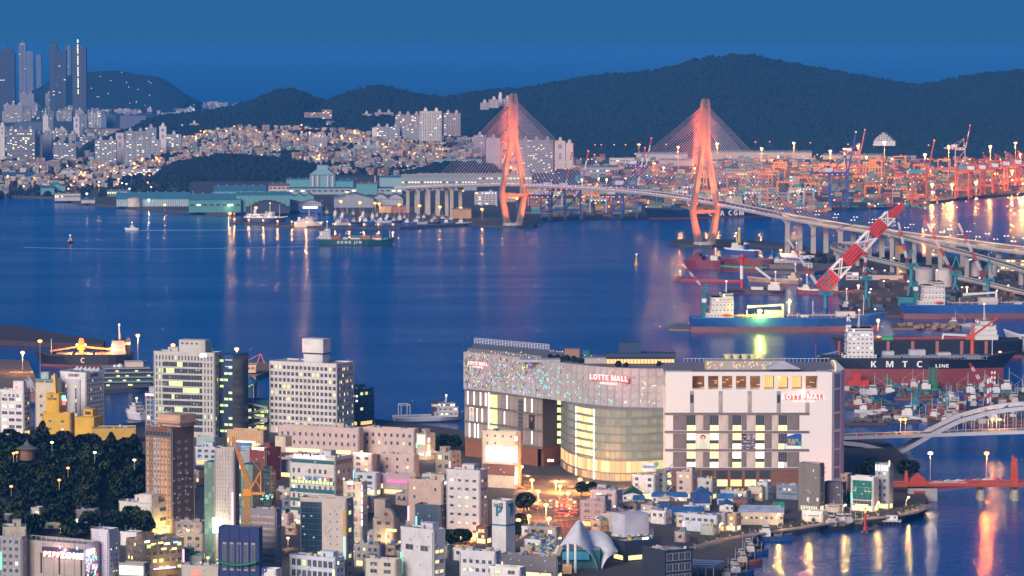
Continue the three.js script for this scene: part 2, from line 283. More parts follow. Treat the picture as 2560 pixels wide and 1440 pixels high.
{
const r=rng(72);
for(const[Hh,n,s0,s1,lab]of[[knoll,1500,4,9,'dark wood covering the knoll behind the teal warehouses'],[knollB,500,4,8,'dark wood on the low rise right of the hillside town'],[slope,1600,3,6,'dark trees between the houses of the hillside town']]){
const a=[];for(let t=0;t<n*6&&a.length<n;t++){const x=rr(Hh.x0,Hh.x1,r),z=-Hh.dist + rr(-120,Hh.front*0.97,r),y=Hh.f(x,z);if(Hh===slope&&noise.noise(x / 130,z / 130,4)<0.12&&z<-7000)continue;if(y>5)a.push([x,y + 1.5,z,rr(s0,s1,r)]);}
wood('wood',lab,a,r,0.9);
}
const a=[];// scattered street trees of the flat city
for(let i=0;i<1000;i++){const p=P(rr(-20,470,r),rr(345,492,r),3.5);a.push([p.x,5,p.z,rr(3,7,r)]);}
wood('wood','scattered dark trees between the blocks of the left-hand city',a,r,1);
}
const LIT=[glow([1,0.72,0.28],2.2),glow([1,0.9,0.6],2.4),glow([0.95,1,0.6],1.8),glow([1,0.55,0.2],2)];
const DARKW=[mat([0.05,0.06,0.08],{r:0.25}),mat([0.09,0.10,0.12],{r:0.3}),mat([0.16,0.17,0.19],{r:0.35})];
const levelAt=(x,z)=>Math.max(3.5,x>slope.x0&&x<slope.x1&&z>-8900&&z<-6800?slope.f(x,z):3.5);
// a slab or tower of flats: wall, balcony bands, window strips, lit windows, roof-top lift houses
let aptSeed=100;
function flats(label,x0,x1,yt,yb,o={}){
const r=rng(aptSeed++),g0=o.g??3.5,xm=(x0 + x1)/ 2,p=o.d?At(xm,yb,o.d):P(xm,yb,g0);if(o.d)p.y=g0;
const k=K(p),W=(x1 - x0)*k,Hh=o.d?At(xm,yt,o.d).y - g0:(yb - yt)*k,D=o.dp??13,th=(o.th??0.12)*(o.L?-1:1);
const t=thing(o.name??'apartment_block',label,o.cat??'apartment block',p,-alpha(xm)- th,o.grp);
t.position.z -=D / 2;
const wall=new Geo().on(W,Hh,D),dark=new Geo(),lit=new Geo(),rail=new Geo(),fh=o.fh??2.9,n=Math.max(2,Math.floor(Hh / fh)),bays=Math.max(1,Math.round(W /(o.bay??5.2)));
if(!o.blank){
for(let j=0;j<n - 0.5;j++)for(let i=0;i<bays;i++){
const x=-W / 2 +(i + 0.5)*W / bays,y=(j + 0.5)*Hh / n,w=W / bays*(o.wf??0.74);
(r()<(o.lit??0.09)?lit:dark).box(w*(r()<0.5?1:0.8),fh*(o.hf??0.5),0.3,x,y,D / 2 + 0.03);
if(o.rail !==0)rail.box(w,fh*0.26,0.5,x,y - fh*0.4,D / 2 + 0.3);
}
for(let i=0;i<=bays;i +=o.fin??2)wall.on(0.7,Hh,0.9,-W / 2 + i*W / bays*0.999,0,D / 2 + 0.4);
for(const s of[-1,1])for(let j=1;j<n;j +=1)dark.box(0.2,fh*0.4,1.6,s*(W / 2 + 0.03),(j + 0.5)*Hh / n,D*0.2);
}
if(o.lift !==0)for(let i=0;i<Math.max(1,Math.round(W / 22));i++){const x=-W / 2 +(i + 0.5)*W / Math.max(1,Math.round(W / 22));wall.on(7,4.5,6,x,Hh,0).on(4,3,4,x,Hh + 4.5,0);}
wall.on(W + 0.6,0.9,D + 0.6,0,Hh - 0.9,0);
wall.mesh('wall',wallM(o.c??[0.58,0.52,0.52]),t);
if(dark.l.length)tag(dark.mesh('window',DARKW[o.dw??1],t),null,null,null,'stuff');
if(lit.l.length)tag(lit.mesh('lit_window',LIT[o.lm??1],t),null,null,null,'stuff');
if(rail.l.length)tag(rail.mesh('balcony',wallM(o.c2??[0.5,0.47,0.5]),t),null,null,null,'stuff');
if(o.crown)new Geo().on(W*0.7,o.crown*k,D*0.6,0,Hh,0).bar([0,Hh,0],[0,Hh + o.crown*k*2.6,0],0.9).mesh('crown',wallM(o.c??[0.4,0.4,0.45]),t);
if(o.emb)for(const[w,h,y]of[[0.4,0.4,0.55],[0.24,0.6,1.5]])new Geo().box(W*w,W*h,0.4,0,Hh - W*y,D / 2 + 0.1).mesh('emblem',mat([0.2,0.2,0.3]),t);
return t;
}
const PK=[0.62,0.53,0.52],BL=[0.46,0.46,0.55],WH=[0.72,0.66,0.66],BR=[0.42,0.27,0.24],DKT=[0.10,0.13,0.20];
// the left-hand city, near blocks first
for(const a of[
['broad flats left of the pale end walls, near the wooded knoll',238,291,350,415,{lit:0.1,c:BL}],
['bare pale slab end right of the leftmost knoll flats',290,310,332,412,{blank:1,c:[0.6,0.5,0.5],emb:1,lift:0}],
['widest flats of the row near the wooded knoll',310,400,349,415,{lit:0.11,c:BL}],
['bare pale tower end right of the widest flats',399,416,316,412,{blank:1,c:WH,emb:1,lift:1}],
['narrow flats closing the row at the wooded knoll',417,453,336,413,{lit:0.12,c:BL}],
['bluish flats standing just behind the widest flats',313,364,328,402,{g:3.5,lit:0.06,c:[0.36,0.38,0.48]}],
['bluish flats behind the right half of the widest flats',364,391,319,402,{lit:0.07,c:[0.4,0.4,0.5]}],
['bare pale slab end at the left edge of the photo',0,12,314,402,{blank:1,c:WH,emb:1}],
['dark-fronted tall flats near the left edge',18,87,323,404,{lit:0.12,c:[0.30,0.29,0.36],dw:0,fin:1}],
['bare pale slab end right of the dark-fronted flats',89,105,338,403,{blank:1,c:WH,emb:1}],
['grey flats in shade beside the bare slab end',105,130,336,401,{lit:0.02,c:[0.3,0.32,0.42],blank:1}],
['lit mid-rise flats below the grey shaded flats',134,190,358,405,{lit:0.14,c:[0.34,0.33,0.40]}],
['white slab with emblem left of the green school block',107,121,289,332,{blank:1,c:WH}],
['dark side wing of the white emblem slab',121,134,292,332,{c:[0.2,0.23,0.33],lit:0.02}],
['white slab with emblem beside the central gap',184,199,292,342,{blank:1,c:WH,emb:1}],
['blue-grey flats behind the central white slab',199,218,285,338,{c:[0.24,0.28,0.4],lit:0.02}],
['pink-striped white flats right of the central slab',222,252,283,319,{c:WH,c2:PK,bay:9}],
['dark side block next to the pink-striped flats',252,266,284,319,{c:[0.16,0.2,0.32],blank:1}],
['low red-trimmed slab of flats in the left city',112,168,326,349,{c:PK,c2:BR,lit:0.05,lift:1}],
['long low school block across the left city',213,345,322,340,{c:[0.5,0.42,0.42],lit:0.03,rail:0,lift:0,cat:'school',name:'school_building'}],
['wide dark netted block beyond the left city',35,105,304,327,{c:DKT,blank:1,lift:0}],
['dark green-topped netted block left of the hill',265,290,287,318,{c:DKT,blank:1,lift:0}],
['long dark netted block left of the hill',300,365,289,321,{c:[0.14,0.15,0.25],blank:1,lift:0}],
['small white block with tank on the hill edge',443,468,318,333,{c:PK,g:40,lit:0.05}],
['white stepped block on the hill edge',474,497,309,330,{c:PK,g:42,lit:0.05}],
['grey school with flat roof at the hill foot',520,566,334,347,{c:PK,g:42,rail:0,lift:0,cat:'school',name:'school_building'}],
['slim white block near the far left shore',0,15,236,300,{c:PK,lit:0.01}],
['stout pale tower in the far left city',50,85,234,292,{c:[0.5,0.45,0.48],lit:0.01}],
['paired pale tower in the far left city',114,162,233,290,{c:[0.48,0.44,0.46],lit:0.01}],
['yellow-lit pale block low in the far left city',10,56,262,306,{c:PK,lit:0.05}],
// the hillside flats left of the bridge
['leftmost flats high on the hillside',903,930,285,318,{g:55,c:PK,bay:6}],
['brown-topped paired flats high on the hillside',937,984,281,318,{g:55,c:[0.5,0.38,0.36],lit:0.03}],
['wide brown flats left of the tall white ones',989,1052,287,345,{g:45,c:[0.48,0.38,0.38],lit:0.08}],
['tallest white flats of the hillside',1050,1105,278,352,{g:45,c:[0.78,0.72,0.7],lit:0.05,c2:WH}],
['reddish paired flats right of the tall white ones',1110,1152,283,340,{g:45,c:[0.55,0.4,0.4],lit:0.03}],
['flats with pale end wall in front of the brown ones',936,1000,317,368,{g:25,c:[0.42,0.42,0.48],lit:0.1}],
['second flats with pale end wall in front of the tall white ones',1006,1074,319,368,{g:25,c:[0.42,0.42,0.48],lit:0.1}],
['bare pale end wall of the front left hillside flats',931,943,319,368,{g:25,c:WH,blank:1,lift:0,dp:15}],
['bare pale end wall of the front right hillside flats',1004,1015,319,367,{g:25,c:WH,blank:1,lift:0,dp:15}],
['stepped white flats low on the hillside',886,955,362,400,{g:12,c:[0.6,0.58,0.62],lit:0.06}],
['dim blue flats beside the stepped white ones',970,1024,362,386,{g:16,c:[0.36,0.36,0.48],lit:0.04}],
['two-tone flats over the wooded knoll',592,648,372,396,{g:16,c:BL,lit:0.1}],
['blue flats at the left foot of the hillside',512,590,382,399,{g:12,c:[0.4,0.42,0.55],lit:0.05}],
['blue-white flats under the upper hillside',775,818,345,376,{g:30,c:[0.5,0.5,0.55],lit:0.08}],
['glassy purple block of the hillside school',817,836,302,322,{g:55,c:[0.34,0.32,0.5],lift:0,cat:'school',name:'school_building'}],
['white wing of the hillside school',836,870,306,320,{g:55,c:WH,rail:0,lift:0,cat:'school',name:'school_building'}],
['red brick college block on the wooded slope',806,830,274,297,{g:80,c:BR,lift:0,rail:0,cat:'college',name:'college_building',dw:1}],
['low red brick college wing on the wooded slope',761,806,281,294,{g:80,c:BR,lift:0,rail:0,cat:'college',name:'college_building'}],
['lowest white flats on the far hill by the left pylon',1202,1222,257,274,{g:110,c:PK,lit:0}],
['middle white flats on the far hill by the left pylon',1223,1247,249,270,{g:115,c:PK,lit:0}],
['slim white tower on the far hill by the left pylon',1247,1255,239,266,{g:118,c:WH,lit:0,blank:1}],
['upper white flats on the far hill behind the left pylon',1256,1282,247,266,{g:118,c:PK,lit:0}],
['tall flats with white columns right of the left pylon',1300,1383,350,432,{c:[0.34,0.31,0.36],lit:0.14,fin:4,dw:0,lm:2}],
['bare pale slab end right of the column flats',1388,1414,352,422,{c:PK,blank:1,emb:1}],
['second bare pale slab end right of the column flats',1415,1433,358,422,{c:PK,blank:1}],
['grey flats behind the cables of the left pylon',1186,1214,338,405,{c:[0.42,0.38,0.46],lit:0.05}],
['broad grey-violet flats left of the left pylon',1216,1252,345,428,{c:[0.46,0.38,0.46],lit:0.02,blank:1}],
['long white four-storey block at the mountain foot',1853,1928,344,364,{g:12,c:WH,rail:0,lift:0,fh:4,cat:'office',name:'office_building'}],
['smaller white block right of the four-storey one',1944,1976,350,362,{g:12,c:WH,rail:0,lift:0,cat:'office',name:'office_building'}],
['cream block with windows under the bridge deck',1188,1240,480,512,{c:PK,rail:0,lift:0,lit:0.15,cat:'office',name:'office_building'}],
['orange-lit yellow block behind the left pylon legs',1258,1288,482,505,{c:[0.6,0.45,0.25],rail:0,lift:0,lit:0.3,lm:0,cat:'office',name:'office_building'}],
['white-fronted port office right of the container yard',1975,2000,440,464,{c:[0.55,0.55,0.62],rail:0,lift:0,cat:'office',name:'office_building'}],
['long pale office with ribbon windows near the left shore',300,398,422,441,{c:[0.55,0.52,0.55],rail:0,lift:0,lit:0.3,cat:'office',name:'office_building'}],
['brown flat block below the dark-fronted flats',10,56,402,424,{c:[0.4,0.32,0.34],rail:0,lift:0}],
['long brown flat block in the left city',60,150,403,422,{c:[0.36,0.27,0.3],rail:0,lift:0,lit:0.04}],
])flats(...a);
// far towers fading into the haze
for(const a of[
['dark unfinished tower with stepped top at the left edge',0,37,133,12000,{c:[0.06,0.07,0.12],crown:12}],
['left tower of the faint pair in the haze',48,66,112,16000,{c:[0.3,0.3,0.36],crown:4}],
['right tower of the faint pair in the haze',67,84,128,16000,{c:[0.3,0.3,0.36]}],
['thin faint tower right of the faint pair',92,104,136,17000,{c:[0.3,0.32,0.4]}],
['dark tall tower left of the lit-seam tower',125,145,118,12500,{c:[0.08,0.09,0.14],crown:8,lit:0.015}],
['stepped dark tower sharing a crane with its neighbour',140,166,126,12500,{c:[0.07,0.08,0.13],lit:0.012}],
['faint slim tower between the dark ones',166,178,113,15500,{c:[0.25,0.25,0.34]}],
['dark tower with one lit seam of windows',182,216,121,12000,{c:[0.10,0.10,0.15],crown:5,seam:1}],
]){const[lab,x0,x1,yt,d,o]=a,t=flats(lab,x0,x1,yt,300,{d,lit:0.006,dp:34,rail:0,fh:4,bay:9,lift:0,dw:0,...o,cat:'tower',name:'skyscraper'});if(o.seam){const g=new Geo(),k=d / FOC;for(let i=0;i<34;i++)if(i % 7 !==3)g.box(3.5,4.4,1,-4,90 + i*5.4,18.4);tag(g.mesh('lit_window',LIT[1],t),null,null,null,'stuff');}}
{
// far rows of pale blocks and hill houses too small to part: individuals with a shared look
const r=rng(77),row=(n,x0,x1,y0,y1,h0,h1,label,grp,cs,gfun)=>{for(let i=0;i<n;i++){const x=rr(x0,x1,r),w=rr(8,22,r),yb=rr(y0,y1,r),h=rr(h0,h1,r);flats(label,x,x + w,yb - h,yb,{c:pick(cs,r),lit:rr(0,0.10,r),grp,g:gfun?.(x,yb)??3.5,lift:r()<0.5?1:0,bay:6,th:rr(-0.5,0.5,r)});}};
row(46,-6,225,284,304,14,30,'small pale block in the hazy far rows of the left city','hazy far blocks of the left city',[PK,[0.5,0.44,0.46],WH]);
row(40,225,470,276,288,5,10,'tiny pale block along the far left shore','tiny blocks along the far left shore',[PK,WH,[0.6,0.48,0.46]]);
row(34,0,240,330,400,8,22,'mid-rise block among the towers of the left city','mid-rise blocks of the left city',[PK,[0.4,0.36,0.42],BL]);
row(12,470,590,262,278,4,14,'white block on the far cape beyond the twin hills','white blocks on the far cape',[WH,PK]);
}
// the hillside town: six house designs in six colours, set on the slope
{
const r=rng(78),protos=[];
const cols=[[0.46,0.34,0.31],[0.52,0.43,0.38],[0.33,0.30,0.34],[0.36,0.20,0.15],[0.24,0.32,0.34],[0.5,0.37,0.26]],names=['pinkish','cream','grey','brick red','pale teal','tan'];
const roofs=[[0.10,0.25,0.2],[0.25,0.24,0.24],[0.10,0.16,0.28],[0.28,0.14,0.11],[0.2,0.22,0.26],[0.3,0.28,0.26]];
for(let c=0;c<6;c++)for(let v=0;v<3;v++){
const t=new THREE.Group();t.name='hillside_house';const w=[9,13,17][v],h=[6,9,11.5][v],d=9;
const wall=new Geo().on(w,h,d),dk=new Geo(),lt=new Geo(),rf=new Geo();
wall.on(w*0.34,2.6,4,w*0.25,h,-1).on(w + 0.4,0.8,d + 0.4,0,h - 0.5,0);
for(let j=0;j<h / 3 - 0.3;j++)for(let i=0;i<w / 3.6 - 0.4;i++)(r()<0.07?lt:dk).box(1.6,1.3,0.2,-w / 2 + 2.1 + i*3.5,1.8 + j*3,d / 2 + 0.03);
v===0&&c % 2?rf.ext([[-w / 2 - 0.5,0],[w / 2 + 0.5,0],[0,2.6]],d + 0.8,0,h + 0.33,-d / 2 - 0.4):rf.on(w - 0.6,0.2,d - 0.6,0,h + 0.31,0);
wall.mesh('wall',wallM(cols[c]),t);rf.mesh('roof',roofM(roofs[(c + v)% 6]),t);dk.mesh('window',DARKW[1],t);if(lt.l.length)lt.mesh('lit_window',LIT[c % 4],t);
protos.push([t,names[c]]);
}
let n=0;const rest=new Geo(),restC=[];
const put=(x,z)=>{
const y=levelAt(x,z),[t,nm]=pick(protos,r),u=n++<290;
const o=t.clone();o.position.set(x,y - 1.2,z);o.rotation.y=rr(-0.7,0.7,r)- Math.atan2(x,-z);o.scale.setScalar(rr(0.85,1.35,r));
o.name=numbered('hillside_house');tag(o,`small ${nm} flat house packed in the hillside town under the twin hills`,'house',`${nm} houses of the hillside town`);scene.add(o);
};
// rows along the slope, nearest rows first
for(let z=-6860;z>-8260&&n<290;z -=62)for(let x=slope.x0 + 30;x<slope.x1 - 60;x +=rr(17,34,r)){if(n>=290)break;if(r()<0.62&&noise.noise(x / 130,z / 130,4)<0.2)put(x + rr(-6,6,r),z + rr(-24,24,r));}
// the remaining houses of the town and of the left-hand flat quarter as one mass
const box=UB.clone();box.translate(0,0.5,0);
const many=[];
for(let z=-6850;z>-8330;z -=46)for(let x=slope.x0 + 20;x<slope.x1 - 20;x +=rr(13,24,r))if(r()<(z<-7300?0.85:0.5)&&noise.noise(x / 130,z / 130,4)<0.22)many.push([x,levelAt(x,z)- 2,z + rr(-20,20,r)]);
for(let i=0;i<230;i++){const p=P(rr(-10,300,r),rr(400,478,r),3.5);many.push([p.x,3,p.z]);}
for(let i=0;i<160;i++){const p=P(rr(1040,1320,r),rr(380,448,r),3.5);many.push([p.x,3,p.z]);}
const im=new THREE.InstancedMesh(box,mat(0xffffff,{r:0.85}),many.length),win=[],c=new THREE.Color();
many.forEach(([x,y,z],i)=>{const w=rr(8,17,r),h=rr(6,14,r),d=rr(8,12,r),q=rr(-0.6,0.6,r);im.setMatrixAt(i,tmpM.compose(new V3(x,y,z),tmpQ.setFromEuler(tmpE.set(0,q,0)),new V3(w,h,d)));const k=rr(0.7,1.15,r),b=pick(cols,r);c.setRGB(b[0]*k,b[1]*k,b[2]*k);im.setColorAt(i,c);for(let j=0;j<5;j++){const xx=rr(-0.42,0.42,r)*w;win.push([x + xx*Math.cos(q)+ d*0.51*Math.sin(q),y + rr(0.25,0.9,r)*h,z - xx*Math.sin(q)+ d*0.51*Math.cos(q),q,r()<0.045]);}});
im.name='houses';scene.add(im);tag(im,'mass of small houses filling the hillside town and the flat left quarter','houses',null,'stuff');
const wi=new THREE.InstancedMesh(UB,mat([0.06,0.07,0.1],{r:0.3}),win.filter((w)=>!w[4]).length);let a=0;
for(const w of win)if(!w[4])wi.setMatrixAt(a++,tmpM.compose(new V3(w[0],w[1],w[2]),tmpQ.setFromEuler(tmpE.set(0,w[3],0)),new V3(2,1.5,0.4)));
wi.name='windows';scene.add(wi);tag(wi,'dark windows of the mass of small houses','windows',null,'stuff');
const lg=new Geo();for(const w of win)if(w[4])lg.box(1.5,1.3,0.4,w[0],w[1],w[2],w[3]);
tag(lg.mesh('lit_windows',LIT[0]),'lit windows of the mass of small houses','windows',null,'stuff');
}
// sodium street lamps of the far shore
const SOD=[1,0.42,0.10],WHT=[1,0.88,0.66];
const sodM=glow([1,0.27,0.05],5),whtM=glow([1,0.88,0.66],4.5),redM=glow([1,0.08,0.03],6),grnM=glow([0.1,1,0.5],6);
const poleG=new THREE.CylinderGeometry(0.14,0.2,1,6),headG=new THREE.SphereGeometry(0.5,8,6);
function street(label,p,h,r0,m,grp,cd,color){const t=thing('street_lamp',label,'street lamp',p,0,grp);part(t,'pole',poleG,mat([0.3,0.3,0.32]),0,h / 2,0,r0*0.8,h,r0*0.8);part(t,'lamp_head',headG,m,0,h,0,r0*2,r0*1.3,r0*2);if(cd)lamp(new V3(p.x,p.y + h - 0.65*r0 - 0.5,p.z + 2.2),color,cd*0.35,30);return t;}
{
const r=rng(79);
for(let i=0;i<66;i++){let x,z;for(let t=0;t<30;t++){x=rr(slope.x0 + 40,slope.x1 - 40,r);z=rr(-8280,-6850,r);if(noise.noise(x / 130,z / 130,4)<0.25)break;}street('orange street lamp among the houses of the hillside town',new V3(x,levelAt(x,z),z),13,2.0,sodM,'street lamps of the hillside town',i % 2?0:9000,SOD);}
for(let i=0;i<40;i++){const p=P(rr(10,380,r),rr(425,488,r),3.5),w=r()<0.3;street(w?'white lamp in the flat quarter by the left shore':'orange lamp in the flat quarter by the left shore',p,10,w?1.5:1.8,w?whtM:sodM,w?'white lamps by the left shore':'orange lamps by the left shore',i % 3?0:6000,w?WHT:SOD);}
for(let i=0;i<16;i++){const p=P(rr(1500,2560,r),0,0)&&At(rr(1480,2560,r),rr(296,332,r),8100);p.y=Math.max(10,ridgeB.f(p.x,p.z));street('lone lamp on the dark road across the broad mountain foot',p,10,1.5,sodM,'lamps on the mountain road',0);}
for(let i=0;i<16;i++){const p=At(rr(225,380,r),200,rr(13550,13950,r));p.y=Math.max(5,dalmaji.f(p.x,p.z));street('tiny lamp on the far rounded headland',p,8,1.3,whtM,'lamps on the far headland',0);}
}

// ---------- lettering: Latin from the font, Hangul from strokes ----------
const font=await new FontLoader().loadAsync('fonts/droid/droid_sans_bold.typeface.json');
const chars={};
const glyph=(c)=>chars[c]??=new TextGeometry(c,{font,size:1,depth:0.12,curveSegments:3,bevelEnabled:false});
function letters(parent,s,size,x,y,z,ry,m,o={}){
const adv=[...s].map((c)=>(c===' '?0.4:c==='-'?0.45:(glyph(c).computeBoundingBox(),glyph(c).boundingBox.max.x + 0.12))*size*(o.sx??1)+(o.gap??0)),L=adv.reduce((a,b)=>a + b,0);
let u=-L / 2;
[...s].forEach((c,i)=>{if(c !==' '){const l=part(parent,o.name??'letter',glyph(c),m,x + Math.cos(ry)*u,y,z - Math.sin(ry)*u,size*(o.sx??1),size,size,ry);}u +=adv[i];});
return L;
}
const CONS={0:'0,9 9,9 9,0',2:'0,9 0,0 9,0',3:'9,9 0,9 0,0 9,0',5:'0,9 9,9 9,5 0,5 0,0 9,0',6:'0,0 0,9 9,9 9,0 0,0',7:'0,9 0,0 9,0 9,9|0,5 9,5',9:'4.5,9 0,0|4.5,7 9,0',11:'o',12:'0,9 9,9|4.5,9 0,0|4.5,7 9,0',14:'3,9.5 6,9.5|0,7 9,7|4.5,7 0,0|4.5,6 9,0',16:'9,9 0,9 0,0 9,0|0,4.5 9,4.5',17:'0,9 9,9|0,0 9,0|3,9 3,0|6,9 6,0',18:'3,9.5 6,9.5|0,7 9,7|O'};
const FIN={1:0,4:2,7:3,8:5,16:6,17:7,19:9,21:11,22:12};
const VOW={0:'v+',1:'w+',4:'v-',5:'w-',6:'v=',8:'h+',13:'h-',18:'h',19:'hv',20:'v'};
function hangulGeo(ch){
const code=ch.charCodeAt(0)- 0xac00,ini=Math.floor(code / 588),med=Math.floor(code % 588 / 28),fin=code % 28,g=new Geo(),v=VOW[med]??'v';
const b0=fin?0.42:0.06,T=0.1,seg=(a,b)=>{const dx=b[0]- a[0],dy=b[1]- a[1];g.box(Math.hypot(dx,dy)+ T*0.8,T,0.12,(a[0]+ b[0])/ 2,(a[1]+ b[1])/ 2,0.06,0,0,Math.atan2(dy,dx));};
const ring=(x,y,w,h)=>{for(let i=0;i<8;i++){const p=(k)=>[x + w / 2 + w / 2*Math.cos(k*PI / 4),y + h / 2 + h / 2*Math.sin(k*PI / 4)];seg(p(i),p(i + 1));}};
const cons=(s,x,y,w,h)=>s.split('|').forEach((l)=>{if(l==='o')return ring(x,y,w,h);if(l==='O')return ring(x + w*0.1,y,w*0.8,h*0.5);const p=l.split(' ').map((q)=>{const[a,b]=q.split(',').map(Number);return[x + a / 9*w,y + b / 9*h];});for(let i=0;i + 1<p.length;i++)seg(p[i],p[i + 1]);});
const hz=v[0]==='h';
cons(CONS[ini]??CONS[11],0.06,hz?b0 +(fin?0.26:0.42):b0 + 0.05,hz?0.84:0.5,hz?(fin?0.28:0.44):0.9 - b0);
if(hz){const y=b0 +(fin?0.1:0.2);seg([0,y],[0.96,y]);if(v[1]==='+')seg([0.48,y],[0.48,y + 0.16]);if(v[1]==='-')seg([0.48,y],[0.48,y - 0.16]);if(v[1]==='v')seg([0.95,b0 - 0.04],[0.95,0.98]);}
else{const x=0.78,m=(b0 + 0.98)/ 2;seg([x,b0 - 0.02],[x,0.98]);if(v[0]==='w')seg([x + 0.17,b0 - 0.02],[x + 0.17,0.98]);if(v[1]==='+')seg([x,m],[x + 0.17,m]);if(v[1]==='-'||v[1]==='=')seg([x - 0.17,m],[x,m]);if(v[1]==='=')seg([x - 0.17,m - 0.14],[x,m - 0.14]);}
if(fin)cons(CONS[FIN[fin]]??CONS[2],0.14,0.03,0.72,0.27);
return g.geom();
}
function hangul(parent,s,size,x,y,z,ry,m,o={}){const st=size*(o.adv??1.12),L=st*s.length;[...s].forEach((c,i)=>{if(c===' ')return;const u=-L / 2 + i*st;part(parent,o.name??'letter',chars[c]??=hangulGeo(c),m,x + Math.cos(ry)*u,y,z - Math.sin(ry)*u,size,size,size,ry);});return L;}

// ---------- sheds of the left waterfront ----------
const TEAL=[0.06,0.25,0.34],TEALW=[0.14,0.36,0.40],GREYR=[0.24,0.27,0.32],CREAM=[0.58,0.52,0.48];
function shed(label,x0,x1,yt,yb,o={}){
const xm=(x0 + x1)/ 2,p=P(xm,yb,3.5),k=K(p),W=(x1 - x0)*k,h=(yb - yt)*k,D=o.dp??40,rise=o.rise??5,n=o.n??1,r=rng(x0*7 + yt);
const t=thing(o.name??'warehouse',label,o.cat??'warehouse',p,-alpha(xm)+(o.ry??0));t.position.z -=D / 2;
const w=new Geo().on(W,h,D);const rf=new Geo();
if(o.gable)for(let i=0;i<n;i++){const a=-W / 2 + W / n*i,b=a + W / n;if(o.arch){const pts=[];for(let q=0;q<=10;q++){const s=q / 10;pts.push([a +(b - a)*s,h + rise*Math.sin(PI*s)]);}w.ext([[a,h],...pts.slice(1,-1).map(([x,y])=>[x,y - 0.4]),[b,h]],D - 0.4,0,0,-D / 2 + 0.2);for(let q=0;q<10;q++)rf.beam([(pts[q][0]+ pts[q + 1][0])/ 2,(pts[q][1]+ pts[q + 1][1])/ 2,D / 2 + 0.5],[(pts[q][0]+ pts[q + 1][0])/ 2,(pts[q][1]+ pts[q + 1][1])/ 2,-D / 2 - 0.5],(b - a)/ 9.4,0.5);}else{w.ext([[a,h],[b,h],[(a + b)/ 2,h + rise - 0.3]],D - 0.4,0,0,-D / 2 + 0.2);rf.ext([[a - 0.3,h],[(a + b)/ 2,h + rise],[b + 0.3,h],[b,h - 0.5],[(a + b)/ 2,h + rise - 0.6],[a,h - 0.5]],D + 1.4,0,0.3,-D / 2 - 0.7);}}
else rf.loft([[[-W / 2 - 0.8,h + 0.05,D / 2 + 0.8],[W / 2 + 0.8,h + 0.05,D / 2 + 0.8],[W / 2 + 0.8,h + 0.05,-D / 2 - 0.8],[-W / 2 - 0.8,h + 0.05,-D / 2 - 0.8]],[[-W / 2,h + rise,0.5],[W / 2,h + rise,0.5],[W / 2,h + rise,-0.5],[-W / 2,h + rise,-0.5]]]);
w.mesh('wall',wallM(o.c??TEALW),t);rf.mesh('roof',roofM(o.rc??TEAL),t);
if(o.ribs){const g=new Geo();for(let i=0;i<o.ribs;i++){const x=-W / 2 +(i + 0.5)*W / o.ribs;g.on(W / o.ribs*0.5,h*0.86,0.6,x,0,D / 2 + 0.1);if(o.gable){const s=((i + 0.5)*n / o.ribs)% 1,e=rise*(o.arch?Math.sin(PI*s):1 - Math.abs(2*s - 1));if(e>1)g.on(W / o.ribs*0.5,e*0.85,0.5,x,h,D / 2 - 0.1);}}tag(g.mesh('wall_panel',wallM(o.ribc??[0.62,0.62,0.66]),t),null,null,null,'stuff');}
if(o.win){const g=new Geo(),l=new Geo();for(let i=0;i<o.win;i++)(r()<(o.lit??0.25)?l:g).box(W / o.win*0.6,Math.min(2.4,h*0.3),0.3,-W / 2 +(i + 0.5)*W / o.win,h*0.6,D / 2 + 0.1);if(g.l.length)tag(g.mesh('window',DARKW[0],t),null,null,null,'stuff');if(l.l.length)tag(l.mesh('lit_window',LIT[o.lm??1],t),null,null,null,'stuff');}
if(o.vent !==0){const g=new Geo();for(let i=0;i<W / 14;i++)g.box(1.6,1.2,1.6,-W / 2 + 7 + i*14,h +(o.gable?rise*0.6:rise)+ 0.5,0);tag(g.mesh('roof_vent',mat([0.4,0.44,0.46]),t),null,null,null,'stuff');}
return t;
}
